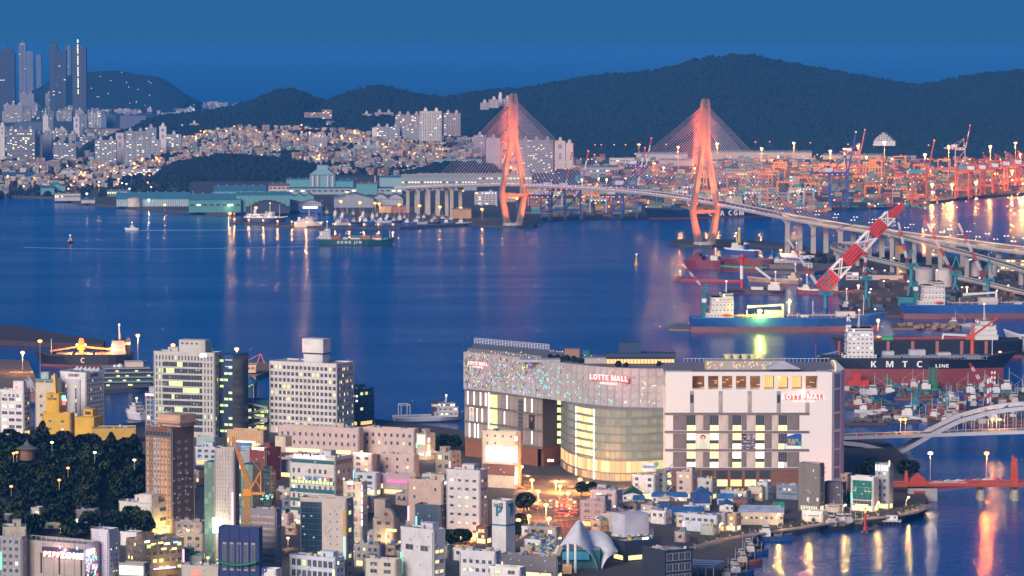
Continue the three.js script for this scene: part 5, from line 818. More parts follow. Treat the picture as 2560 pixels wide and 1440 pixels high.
const leg2=(label,x0,yb,x1,yt,m,dd)=>{const q=P(x0,yb,1.5),t=thing('crane_tower',label,'crane',q),e=At(x1,yt,-q.z).sub(q).toArray();boom(t,[0,0,0],e,3.4,2.2,[[0,0.5,m,1],[0.5,1,m,0]],0,'tower_section');new Geo().on(7,3,5,0,-1,0).mesh('base',m,t);};
const GRN=mat([0.03,0.22,0.13],{r:0.6});
leg2('left leg-like green lattice tower beneath the KMTC hull',2318,972,2328,918,GRN);leg2('right green lattice tower beneath the KMTC hull',2334,976,2340,918,GRN);leg2('leaning green lattice boom left of the green towers',2230,966,2208,936,GRN);leg2('thin teal derrick in the middle of the dock',2285,1012,2300,968,CTEAL);leg2('teal derrick leaning left in the middle of the dock',2375,1022,2362,978,CTEAL);
const red=P(2144,966,1),rt=thing('work_barge','bright red box barge close to the mall corner','barge',red,0.06);new Geo().on(16,5,8).on(6,5,5,-1,5,0).mesh('hull',mat([0.55,0.05,0.03],{w:1}),rt);
const dark=P(2040,905,0),st=thing('spud_pole','tall dark steel pole at the left of the black container ship','pole',dark);new Geo().cyl(0.9,0.9,15,0,0,0,10).mesh('pole',mat([0.12,0.05,0.07]),st);const s2=thing('spud_pole','thick red steel pole against the black container ship','pole',P(2098,908,0));new Geo().cyl(1,1,18,0,0,0,10).mesh('pole',mat([0.4,0.07,0.06]),s2);
const jt=thing('jetty','grey trestle jetty sloping left of the black container ship','jetty',P(2070,900,0));{const g3=new Geo();g3.beam([-9,3,0],[10,7,-6],3,0.6);for(let i=0;i<6;i++)g3.bar([-9 + i*3.6,-1,0],[-9 + i*3.6,3 + i*0.8,0],0.25).bar([-9 + i*3.6,3 + i*0.8,1.4],[-9 + i*3.6,4.4 + i*0.8,1.4],0.12);g3.mesh('trestle',mat([0.3,0.32,0.38]),jt);}
}

// ---------- the near town: ground, and the shopping mall ----------
land('town_ground','flat ground of the near town down to its quays','ground',[[-500,1085],[120,1080],[262,1078],[350,1070],[470,1062],[583,1064],[680,1064],[940,1062],[1100,1082],[1165,1092],[1400,1094],[2118,1096],[2160,1104],[2225,1124],[2290,1180],[2300,1238],[2319,1266],[2310,1283],[2260,1300],[2190,1309],[2060,1318],[1990,1332],[1905,1349],[1888,1362],[1850,1402],[1800,1450],[1700,1620],[900,1700],[-600,1700]],4,roofM([0.085,0.078,0.075]));
const GR=4;
Geo.prototype.prism=function(poly,y0,y1){const s=new THREE.Shape(poly.map(([x,z])=>new THREE.Vector2(x,-z)));return this.add(new THREE.ExtrudeGeometry(s,{depth:y1 - y0,bevelEnabled:false}).rotateX(-PI / 2).translate(0,y0,0));};
// one pane with its frame and a middle bar, 1 x 1, scaled to every window
const winG=(()=>{const a=new THREE.BoxGeometry(1,1,0.05).toNonIndexed(),f=new Geo();for(const s of[-1,1])f.box(0.07,1.06,0.16,s*0.5,0,0.02).box(1.06,0.07,0.18,0,s*0.5,0.02);f.box(0.05,1,0.1,0,0,0.01);const b=f.geom(),g=mergeGeometries([a,b],true);return g;})();
const paneG=new THREE.BoxGeometry(1,1,0.08);
const FRAME=mat([0.3,0.3,0.32]),FRAMEW=mat([0.6,0.58,0.58]);
const winMats={};
const winM=(i,f=0)=>winMats[i + '_' + f]??=[i<3?DARKW[i]:LIT[i - 3],f?FRAMEW:FRAME];
LIT.push(glow([1,0.76,0.3],1.5),glow([1,0.55,0.16],1.5),glow([0.85,1,0.36],1.2),glow([1,0.88,0.55],1.2));// 4..7: softer indoor light
const imgTex=(w,h,f)=>{const c=document.createElement('canvas');c.width=w;c.height=h;f(c.getContext('2d'),w,h);const t=new THREE.CanvasTexture(c);t.colorSpace=THREE.SRGBColorSpace;return t;};
{
const M=thing('shopping_mall','huge shopping mall of a grey curved wing with sparkling panels and a white block','shopping mall',[0,0,0]);
// --- curved wing: plan read along its roof edge (level 68 m) ---
const roofY=68,bandY=45.4,top=(px,py)=>{const d=(EYE - roofY)*FOC /(py - HOR),p=At(px,py,d);return[p.x,p.z];};
const curve=new THREE.CatmullRomCurve3([[1158,880],[1230,886.5],[1300,895],[1380,905],[1450,913],[1530,920],[1600,922.5],[1664,923]].map(([x,y])=>{const a=top(x,y);return new V3(a[0],0,a[1]);}));
const N=44,fp=curve.getSpacedPoints(N).map((p)=>[p.x,p.z]),LEN=curve.getLength();
const back=[[fp[N][0]+ 2,fp[N][1]- 62],[fp[N>>1][0],fp[N>>1][1]- 92],[fp[0][0]+ 6,fp[0][1]- 74]];
const nrm=(i)=>{const a=fp[Math.max(0,i - 1)],b=fp[Math.min(N,i + 1)],L=Math.hypot(b[0]- a[0],b[1]- a[1]);return[-(b[1]- a[1])/ L,(b[0]- a[0])/ L];};
const MG=wallM([0.45,0.41,0.42]),MG2=wallM([0.40,0.37,0.38]);
const inset=fp.map((p,i)=>{const n=nrm(i);return[p[0]- n[0]*0.8,p[1]- n[1]*0.8];});
new Geo().prism([...inset,...back],bandY,roofY - 1.4).mesh('upper_body',MG2,M);
const rim=new Geo();for(let i=0;i<N;i++)rim.beam([inset[i][0],roofY - 0.7,inset[i][1]],[inset[i + 1][0],roofY - 0.7,inset[i + 1][1]],0.7,1.4);rim.mesh('parapet',MG,M);
new Geo().prism([...inset,...back].map(([x,z])=>[x,z]),roofY - 1.39,roofY - 1.3).mesh('roof',roofM([0.2,0.2,0.23]),M);
const r=rng(101),at=(s,out=0)=>{const u=Math.max(0,Math.min(0.9999,s / LEN))*N,i=Math.floor(u),t=u - i,n=nrm(i);return{x:fp[i][0]+(fp[i + 1][0]- fp[i][0])*t + n[0]*out,z:fp[i][1]+(fp[i + 1][1]- fp[i][1])*t + n[1]*out,ry:Math.atan2(n[0],n[1])};};
// cladding panels of the upper band
const pw=LEN / 34;for(let i=0;i<34;i++)for(let j=0;j<5;j++){const q=at((i + 0.5)*pw,-0.42 + 0.05*r());part(M,'panel',UB,(i*7 + j*3)% 4?MG:MG2,q.x,bandY +(j + 0.5)*(roofY - bandY)/ 5,q.z,pw - 0.06,(roofY - bandY)/ 5 - 0.06,0.4,q.ry);}
// leaf-shaped lamps and dark leaf slots
const leaf=(()=>{const s=new THREE.Shape();s.moveTo(-0.5,0);s.quadraticCurveTo(0,0.24,0.5,0);s.quadraticCurveTo(0,-0.24,-0.5,0);return new THREE.ExtrudeGeometry(s,{depth:0.18,bevelEnabled:false,curveSegments:5});})();
const lc=[[0.9,0.7,0.15],[0.6,0.25,1],[0.1,0.9,0.35],[0.1,0.75,0.9],[0.25,0.4,1],[1,0.8,0.6],[1,0.35,0.75]].map((c)=>glow(c,1.7)),slotM=mat([0.05,0.045,0.05]);
for(let i=0,n=0;i<400&&n<175;i++){const f=r(),s=(0.02 + 0.95*f)*LEN,y=bandY + 1.5 + r()*(roofY - bandY - 4);if(f>0.6&&r()<0.55)continue;if(f<0.14&&y>60||f>0.62&&f<0.86&&y>58&&y<66)continue;n++;const k=f>0.85?5:f>0.4?[2,3,3,2,4,3][Math.floor(r()*6)]:[0,1,4,3,6,0,2][Math.floor(r()*7)],q=at(s,-0.12);const o=part(M,'leaf_light',leaf,lc[k],q.x,y,q.z,rr(1.4,2.3,r),rr(1.4,2.3,r),1);o.rotation.set(0,q.ry,r()*PI,'YXZ');}
for(let i=0;i<230;i++){const f=Math.pow(r(),1.6)*(i<190?0.46:0.95),q=at((0.01 + f)*LEN,-0.14),o=part(M,'leaf_slot',leaf,slotM,q.x,bandY + 1 + r()*(roofY - bandY - 2.5),q.z,1.9,1.3,1);o.rotation.set(0,q.ry,r()*PI,'YXZ');}
// lower wall left of the recess: brown-grey panels, bright vertical strips, bands
const sAt=(px)=>{let b=0,e=1e9;for(let s=0;s<=LEN;s +=0.5){const q=at(s),x=1280 + q.x / -q.z*FOC;if(Math.abs(x - px)<e){e=Math.abs(x - px);b=s;}}return b;};
const s0=sAt(1352),low=[];for(let s=0;s<=s0;s +=s0 / 14){const q=at(s,-1.6);low.push([q.x,q.z]);}
new Geo().prism([...low,[low[low.length - 1][0]+ 3,low[low.length - 1][1]- 40],back[2]],15,bandY - 0.01).mesh('lower_wall',wallM([0.36,0.31,0.29]),M);
new Geo().prism([...low.map(([x,z])=>[x,z]),[low[low.length - 1][0]+ 3,low[low.length - 1][1]- 40],back[2]],GR - 0.2,15).mesh('plinth',wallM([0.26,0.10,0.06]),M);
const lowW=wallM([0.33,0.27,0.25]);{let s=0;while(s<s0 - 1){const w=4.2;for(const[y0,y1]of[[16.2,24.6],[26,34.4],[35.8,44]]){const q=at(Math.min(s0 - 2,s + w / 2),-1.35);part(M,'panel',UB,r()<0.5?lowW:wallM([0.28,0.235,0.22]),q.x,(y0 + y1)/ 2,q.z,w - 0.12,y1 - y0,0.5,q.ry);}s +=w;}}
for(const y of[15.4,25.3,35.1,44.8]){const g=new Geo();for(let s=0;s<s0 - 2;s +=4){const a=at(s,-1.2),b=at(s + 4,-1.2);g.beam([a.x,y,a.z],[b.x,y,b.z],0.9,1);}g.mesh('cornice',wallM([0.17,0.15,0.16]),M);}
const STR=glow([1,0.86,0.74],3);for(const[px,a,b]of[[1166,36,44],[1182,36,44],[1198,36,44],[1211,36,44],[1264,36,44],[1190,26,34],[1202,26,34],[1258,26.5,34],[1171,16,24.6],[1183,16,24.6],[1192,16,24.6],[1309,36,44],[1327,36,44],[1327,17,24.6]]){const q=at(sAt(px),-0.95);part(M,'light_strip',UB,STR,q.x,(a + b)/ 2,q.z,0.7,b - a,0.3,q.ry);}
{const q=at(sAt(1234),-0.9);for(let i=0;i<4;i++)for(let j=0;j<9;j++){const e=at(sAt(1222)+ 0.9 + i*1.75,-0.9);part(M,'lit_window',paneG,i?LIT[6]:LIT[7],e.x,23.2 + j*2.38,e.z,1.65,2.24,1,e.ry);}const e=at(sAt(1219),-0.7);part(M,'light_strip',UB,STR,e.x,33.5,e.z,0.8,22,0.3,e.ry);}
{const g=new Geo(),q=at(sAt(1298),-0.9);part(M,'glass_slot',UB,mat([0.08,0.08,0.10],{r:0.2}),q.x,29,q.z,4.2,28,0.5,q.ry);for(let j=0;j<12;j++)g.box(4.3,0.16,0.7,q.x,16 + j*2.4,q.z,q.ry);g.mesh('mullion',FRAME,M);}
// posters on the wing
const poster=(px,y,w,h,draw,em)=>{const q=at(sAt(px),-0.85),m=new THREE.MeshStandardMaterial({map:imgTex(96,144,draw),roughness:0.7});part(M,'poster',UB,m,q.x,y,q.z,w,h,0.25,q.ry);};
const person=(bg,hair,skin,cloth)=>(c,w,h)=>{c.fillStyle=bg;c.fillRect(0,0,w,h);c.fillStyle=cloth;c.beginPath();c.moveTo(w*0.2,h);c.quadraticCurveTo(w*0.3,h*0.42,w*0.52,h*0.42);c.quadraticCurveTo(w*0.78,h*0.45,w*0.85,h);c.fill();c.fillStyle=hair;c.beginPath();c.ellipse(w*0.5,h*0.22,w*0.2,h*0.16,0,0,7);c.fill();c.fillStyle=skin;c.beginPath();c.ellipse(w*0.5,h*0.25,w*0.13,h*0.11,0,0,7);c.fill();c.fillRect(w*0.44,h*0.33,w*0.12,h*0.1);};
poster(1176,30.2,3.8,8.6,person('#efe4dc','#3a2620','#e2b49c','#9fb9c6'),1);poster(1327,30.2,5.8,8.4,person('#3a3226','#120c0a','#b98468','#181412'),0);
// recess with dark ribs and lit floors, then the glass drum
{const a=at(s0,-1.6),g=new Geo();for(let i=0;i<16;i++)g.on(0.4,30,0.5,a.x + 0.6 + i*0.72,15,a.z - 2 - i*1.6);new Geo().prism([[a.x,a.z],[a.x + 13,a.z - 26],[a.x + 12,a.z - 30],[a.x - 1,a.z - 8]],15,bandY - 0.02).mesh('recess_wall',wallM([0.15,0.12,0.12]),M);tag(g.mesh('rib',wallM([0.24,0.19,0.17]),M),null,null,null,'stuff');for(let j=0;j<6;j++)part(M,'lit_window',paneG,LIT[6 +(j % 2)],a.x + 10.5,18 + j*4.7,a.z - 14,3.6,3,2);new Geo().prism([[a.x + 0.5,a.z - 0.1],[a.x + 13.5,a.z - 25.9],[a.x + 12,a.z - 30],[a.x - 1,a.z - 8]],GR - 0.2,14.98).mesh('plinth',wallM([0.30,0.11,0.05]),M);}
const dc=new THREE.CatmullRomCurve3([[1403,2108],[1425,2076],[1470,2050],[1530,2036],[1600,2036],[1664,2044]].map(([px,d])=>{const q=At(px,1000,d);return new V3(q.x,0,q.z);})),ND=36,dp=dc.getSpacedPoints(ND);
const body=dp.map((p)=>[p.x,p.z]);new Geo().prism([...body,[dp[ND].x,dp[ND].z - 50],[dp[0].x + 2,dp[0].z - 46]],GR - 0.2,bandY - 0.03).mesh('drum_core',wallM([0.30,0.32,0.30]),M);
const gl=[mat([0.20,0.24,0.21],{r:0.22,e:[0.30,0.32,0.20],ei:0.2}),mat([0.17,0.22,0.20],{r:0.22,e:[0.30,0.33,0.22],ei:0.09}),mat([0.22,0.24,0.2],{r:0.22,e:[0.36,0.32,0.18],ei:0.2})];
const litSh=[glow([1,0.58,0.2],1.15),glow([1,0.5,0.14],0.95),glow([1,0.66,0.3],1.3)];
for(let i=0;i<ND;i++){const a=dp[i],b=dp[i + 1],n=new V3(-(b.z - a.z),0,b.x - a.x).normalize(),ry=Math.atan2(n.x,n.z),mx=(a.x + b.x)/ 2,mz=(a.z + b.z)/ 2,w=a.distanceTo(b),px=1280 + mx / -mz*FOC,bright=px>1441&&px<1482;
for(let j=0;j<6;j++){const y=17.6 + j*4.75;part(M,'glass_pane',UB,bright?LIT[4 +((i + j)% 4)]:gl[Math.floor(r()*3)],mx + n.x*0.1,y + 1.7,mz + n.z*0.1,w - 0.1,3.5,0.2,ry);}
part(M,'lit_window',UB,litSh[Math.floor(r()*3)],mx + n.x*0.12,12.2,mz + n.z*0.12,w - 0.2,6.4,0.24,ry);part(M,'shop_window',UB,r()<0.5?litSh[1]:mat([0.3,0.28,0.24]),mx + n.x*0.12,6.3,mz + n.z*0.12,w - 0.4,3.6,0.24,ry);}
for(let j=0;j<8;j++){const g=new Geo(),y=j<7?16.6 + j*4.75:8.6;for(let i=0;i<ND;i++){const n=new V3(-(dp[i + 1].z - dp[i].z),0,dp[i + 1].x - dp[i].x).normalize();g.beam([dp[i].x + n.x*0.3,y,dp[i].z + n.z*0.3],[dp[i + 1].x + n.x*0.3,y,dp[i + 1].z + n.z*0.3],0.9,0.8);}g.mesh('spandrel',wallM([0.24,0.23,0.25]),M);}
for(const px of[1441,1483]){let i=0;dp.forEach((p,k)=>{if(Math.abs(1280 + p.x / -p.z*FOC - px)<Math.abs(1280 + dp[i].x / -dp[i].z*FOC - px))i=k;});part(M,'light_strip',UB,STR,dp[i].x,24.6,dp[i].z + 0.7,0.7,41,0.5);}
// signs of glowing letters
const SG=glow([1,0.8,0.76],1.5),RG=glow([1,0.06,0.05],1.5);
const sign=(cx,y,size,ry,z,sub,m=M)=>{const g=new Geo();const L=letters(m,'LOTTE MALL',size,cx.x,y,cx.z,ry,SG,{name:'sign_letter',sx:1.02});letters(m,'GWANGBOK',sub,cx.x,y - sub*1.7,cx.z,ry,SG,{name:'sign_letter'});for(let i=0;i<5;i++){const u=(i - 2)*L / 5;part(m,'sign_glow_plate',UB,RG,cx.x + Math.cos(ry)*u - Math.sin(ry)*0.14,y + size*0.36,cx.z - Math.sin(ry)*u - Math.cos(ry)*0.14,L / 5 - 0.02,size*1.02,0.1,ry);}};
{const a=at(sAt(1195),0.35);sign(a,60.6,1.95,a.ry,0,0.95);const b=at(sAt(1524),0.35);sign(b,60.4,3.1,b.ry,0,1.5);}
{const q=at(sAt(1388),-3);letters(M,'ticc',1.8,q.x - 5,9,q.z + 3,0.5,STR,{name:'sign_letter'});}
// roof garden of the wing: fence, glass house, restaurant, plants
{const g=new Geo();for(let s=1;s<LEN*0.42;s +=1.6){const q=at(s,-3);g.on(0.22,3.4,0.22,q.x,roofY - 1.3,q.z);}tag(g.mesh('roof_fence',FRAMEW,M),null,null,null,'stuff');const f=new Geo(),b0=back[2],b1=back[1];for(let i=0;i<=26;i++){const x=b0[0]+(b1[0]- b0[0])*i / 26,z=b0[1]+(b1[1]- b0[1])*i / 26;f.on(0.35,3.6,0.35,x,roofY - 1.3,z);}for(let j=0;j<4;j++)f.beam([b0[0],roofY - 0.4 + j*0.9,b0[1]],[b1[0],roofY - 0.4 + j*0.9,b1[1]],0.2,0.25);tag(f.mesh('roof_screen',mat([0.5,0.52,0.58]),M),null,null,null,'stuff');
const q=(px,py)=>{const d=(EYE - roofY + 1.3)*FOC /(py - HOR),p=At(px,py,d);return[p.x,p.z];};
const bl=(px,py,w,h,d,m,nm)=>{const[x,z]=q(px,py);new Geo().on(w,h,d,x,roofY - 1.29,z).mesh(nm,m,M);return[x,z];};
bl(1430,893,9,5,8,wallM([0.35,0.2,0.14]),'roof_house');bl(1465,897,4,5,4,mat([0.03,0.14,0.16],{r:0.3}),'roof_house');bl(1350,905,24,1.6,12,wallM([0.45,0.46,0.52]),'roof_house');bl(1495,908,16,3,10,wallM([0.5,0.46,0.44]),'roof_house');
const[x,z]=bl(1600,910,40,4.4,14,mat([0.05,0.05,0.07],{r:0.2}),'roof_restaurant');for(let i=0;i<20;i++)part(M,'lit_window',paneG,LIT[5],x - 19 + i*2,roofY + 0.6,z + 7.06,1.7,2.6,1);new Geo().on(42,2,15,x,roofY + 3.12,z).on(13,6,8,x - 6,roofY + 5.2,z - 2).mesh('restaurant_roof',mat([0.03,0.06,0.13]),M);
const lb=new Geo();for(let i=0;i<60;i++){const[u,v]=q(rr(1170,1640,r),rr(886,912,r));lb.sph(0.28,u,roofY + rr(0,1.6,r),v);}tag(lb.mesh('roof_lights',LIT[3],M),null,null,null,'stuff');
const pl=[];for(const[px,py]of[[1440,906],[1452,908],[1420,903],[1540,918],[1560,919],[1650,917],[1400,901],[1380,899]])for(let i=0;i<3;i++){const[u,v]=q(px + rr(-8,8,r),py);pl.push([u,roofY,v,rr(1,2,r)]);}wood('shrubs','dark shrubs of the roof garden on the mall',pl,r,0.9);}
// --- white block ---
const o=P(1870,1215,GR),k=K(o),fx=(px)=>(px - 1870)*k,fy=(py)=>(1215 - py)*k,W=thing('tmp','x','x',o);scene.remove(W);W.name='white_block';W.userData={};used.tmp=-1;M.add(W);
const WT=mat([0.74,0.70,0.68],{r:0.7}),x0=fx(1662),x1=fx(2080),x2=fx(2106),Hh=fy(927),ob=[fy(971),fy(937)],gx0=fx(1729),gx1=fx(2044);
const Dp=78;
new Geo().prism([[x0,0],[x1,0],[x2,-8],[x2 + 3,-20],[x2 + 3,-Dp],[x0,-Dp]],-0.2,ob[0]).mesh('wall',WT,W);
const up=new Geo();up.on(gx0 - x0,Hh - ob[0],9,(x0 + gx0)/ 2,ob[0],-4.5).on(x1 - gx1,Hh - ob[0],9,(x1 + gx1)/ 2,ob[0],-4.5).on(gx1 - gx0,Hh - ob[1],2,(gx0 + gx1)/ 2,ob[1],-1);for(let i=1;i<9;i++)up.on(2.1,ob[1]- ob[0],1.6,gx0 +(gx1 - gx0)*i / 9,ob[0],-0.9);
up.prism([[x1,-0.01],[x2,-8],[x2 + 3,-20],[x2 + 3,-Dp],[x2,-Dp],[x2 - 2,-20],[x1 - 4,-9]],ob[0],Hh).mesh('wall',WT,W);
new Geo().box(gx1 - gx0,ob[1]- ob[0],0.6,(gx0 + gx1)/ 2,(ob[0]+ ob[1])/ 2,-11).mesh('terrace_wall',wallM([0.25,0.14,0.08]),W);
for(let i=0;i<9;i++){const cx=gx0 +(gx1 - gx0)*(i + 0.5)/ 9,w=(gx1 - gx0)/ 9 - 2.4;if(i>=5&&i<8)for(let j=0;j<5;j++)part(W,'lit_window',paneG,LIT[5],cx - w / 2 +(j + 0.5)*w / 5,(ob[0]+ ob[1])/ 2,-6,w / 5 - 0.25,ob[1]- ob[0]- 1.4,2);else for(let j=0;j<3;j++)part(W,'terrace_light',UB,LIT[5],cx + rr(-w / 2,w / 2,r),ob[0]+ rr(0.7,5,r),-8 + rr(0,4,r),rr(0.5,2.4,r),0.3,0.3);}
for(let i=0;i<5;i++)lamp(o.clone().add(new V3(gx0 +(gx1 - gx0)*(i + 0.5)/ 5,ob[1]- 1.2,-5)),[1,0.5,0.14],80,10);
// roof deck with slats, tent and planters
new Geo().prism([[x0,-2.1],[x2 + 3,-20],[x2 + 3,-Dp],[x0,-Dp]],ob[1]+ 0.02,Hh - 1.2).mesh('roof',roofM([0.24,0.22,0.25]),W);
{const g=new Geo();for(let x=x0 + 14;x<x2;x +=2.3)g.on(0.2,2.4,0.2,x,Hh - 1.19,-Dp + 1);g.box(x2 - x0 - 14,0.2,0.3,(x0 + x2)/ 2 + 7,Hh + 0.9,-Dp + 1);tag(g.mesh('roof_railing',FRAMEW,W),null,null,null,'stuff');const c=new Geo();c.on(46,5,12,fx(1870),Hh - 1.19,-34).mesh('roof_house',wallM([0.48,0.40,0.36]),W);const s=new Geo();for(let i=0;i<44;i++)s.sph(0.34,fx(1870)+ rr(-22,22,r),Hh + rr(-0.4,3.2,r),-27.8);tag(s.mesh('roof_lights',LIT[4],W),null,null,null,'stuff');new Geo().loft([[[fx(1917),Hh + 1,-6],[fx(2004),Hh + 1,-6],[fx(2004),Hh + 1,-24],[fx(1917),Hh + 1,-24]],[[fx(1955),Hh + 5,-14],[fx(1964),Hh + 5,-14],[fx(1964),Hh + 5,-16],[fx(1955),Hh + 5,-16]]]).mesh('roof_tent',wallM([0.55,0.53,0.56]),W);for(let i=0;i<5;i++){new Geo().cyl(1.3,2.4,2.8,fx(1828 + i*22),Hh + 3.85,-40,10).mesh('roof_pot',mat([0.5,0.46,0.3],{e:[0.5,0.4,0.12],ei:0.5}),W);}const e=new Geo();for(let i=0;i<16;i++)e.sph(0.35,x2 - 4 + Math.sin(i / 16*1.5)*5,Hh + 0.4,-1 - i*4.6);tag(e.mesh('edge_lights',LIT[3],W),null,null,null,'stuff');}
// front: vertical joints, slits, cornices, panels, windows
const DP=wallM([0.20,0.17,0.17]),BP=wallM([0.62,0.52,0.47]),pl=(nm,m,a,b,t,u,z=0.06,d=0.3)=>part(W,nm,UB,m,(fx(a)+ fx(b))/ 2,(fy(t)+ fy(u))/ 2,z,fx(b)- fx(a),fy(t)- fy(u),d);
for(const y of[1032,1078,1124,1171])pl('cornice',wallM([0.20,0.17,0.18]),1660,2022,y - 2.5,y + 2.5,0.3,1);
for(const[a,d]of[[1724,1],[1796,0],[1869,0],[1942,1],[2014,0]]){pl('grey_strip',wallM([0.36,0.33,0.34]),a - 1,a + 9,975,1029,0.04,0.2);pl('slit_window',d?DARKW[0]:mat([0.4,0.36,0.38]),a,a + 8,984,1005,0.1,0.24);}
for(let i=0;i<3;i++)for(const[a,b,m]of[[1681,1716,DP],[1738,1757,BP],[1757,1774,DP],[1795,1820,BP],[1820,1831,DP],[1853,1866,DP],[1866,1889,BP],[1911,1929,DP],[1929,1946,BP],[1968,1998,DP]])pl('panel',m,a,b,1036 + i*46.5,1074 + i*46.5);
for(const a of[1716,1774,1831,1889,1946])for(let i=0;i<3;i++){const t=1036 + i*46.5;if(i===0){pl('dark_window',DARKW[0],a,a + 21,t,t + 25,0.1);pl('lit_window',LIT[0],a,a + 21,t + 26,t + 39,0.12);}else{const hid=a===1946;pl(hid?'dark_window':'lit_window',hid?DARKW[0]:LIT[(i + a)% 2],a,a + 21,t,t + 16,0.12);pl('dark_window',DARKW[0],a,a + 21,t + 16.5,t + 25,0.1);pl('lit_window',LIT[(a + i + 1)% 2],a,hid?a + 14:a + 21,t + 25.5,t + 39,0.12);}const g=new Geo();for(let q=1;q<4;q++)g.box(0.14,fy(t)- fy(t + 39),0.1,fx(a)+ q*21*k / 4,(fy(t)+ fy(t + 39))/ 2,0.34);g.mesh('mullion',FRAME,W);}
const P2=(a,b,t,u,draw)=>{const m=new THREE.MeshStandardMaterial({map:imgTex(96,112,draw),roughness:0.7});const q=pl('poster',m,a,b,t,u,0.3,0.3);return q;};
P2(1739.5,1773,1083,1121,person('#f2e9da','#4a2c20','#eabf9f','#cfe0c6'));P2(1854,1888,1083,1121,(c,w,h)=>{const q=rng(9);for(let i=0;i<240;i++){c.fillStyle=pick(['#4b4a60','#7d7388','#a3a0b0','#8d5058','#38405c','#c3bcc4'],q);c.fillRect(q()*w,q()*h,4 + q()*16,3 + q()*10);}});
P2(1968,2003,1083,1121,(c,w,h)=>{c.fillStyle='#f3f2ee';c.fillRect(0,0,w,h);c.fillStyle='#1450a8';c.beginPath();c.moveTo(0,h*0.16);c.lineTo(w*0.6,0);c.lineTo(w,0);c.lineTo(w,h*0.8);c.lineTo(0,h*0.78);c.fill();c.fillStyle='#1d9a78';c.fillRect(w*0.8,h*0.5,w*0.2,h*0.3);});hangul(W,'홈클린',1.9,fx(1984),fy(1104),0.5,0,mat([0.75,0.65,0.12]));hangul(W,'대전',1.9,fx(1981),fy(1113),0.5,0,mat([0.75,0.65,0.12]));
pl('base',wallM([0.22,0.10,0.07]),1664,2000,1174,1215.5,0.1,0.4);for(let i=0;i<6;i++){pl('dark_window',DARKW[0],1718 + i*36,1746 + i*36,1176,1196,0.32);pl('shop_window',LIT[(i % 2)*3],1718 + i*36,1746 + i*36,1199,1215,0.32);}
{const w=new Geo();for(const[t,u]of[[933,968],[974,1028],[1034,1072],[1080,1120],[1126,1166],[1172,1196]]){const q=part(W,'grey_glass',UB,mat([0.26,0.28,0.34],{r:0.3,w:1}),(x1 + x2)/ 2 + 0.06,(fy(t)+ fy(u))/ 2,-3.9,(x2 - x1)*1.05,fy(t)- fy(u),0.4,Math.atan2(8,x2 - x1));}}
letters(W,'LOTTE MALL',2.8,fx(2010),fy(996),0.5,0,SG,{name:'sign_letter',sx:1.04});letters(W,'GWANGBOK',1.5,fx(2009),fy(1003.5),0.5,0,SG,{name:'sign_letter'});for(let i=0;i<6;i++)part(W,'sign_glow_plate',UB,RG,fx(2010 +(i - 2.5)*15.9),fy(990.5),0.2,15.8*k,3,0.16);
for(const y of[1169,1179])pl('sign',RG,2052,2064,y - 2,y + 2,0.3,0.4);lamp(At(2060,1176,2000),[1,0.06,0.05],160,30);
// light of the signs, shops and the crossing
for(const[px,py,d,I,c]of[[2010,990,2012,300,[1,0.2,0.16]],[1530,947,2040,260,[1,0.2,0.16]],[1400,1190,2035,1500,[1,0.42,0.12]],[1450,1195,2010,1400,[1,0.5,0.16]],[1560,1190,2010,900,[1,0.62,0.26]],[1320,1190,2060,1500,[1,0.36,0.09]],[1460,1050,2012,90,[1,0.8,0.45]],[1232,1000,2110,250,[1,0.85,0.5]]])lamp(At(px,py,d),c,I,20);
}

// ---------- the near town ----------
const ROOFS=[[0.07,0.34,0.25],[0.42,0.43,0.46],[0.24,0.25,0.3],[0.46,0.44,0.42],[0.12,0.28,0.44],[0.32,0.33,0.37]];
let bSeed=500;
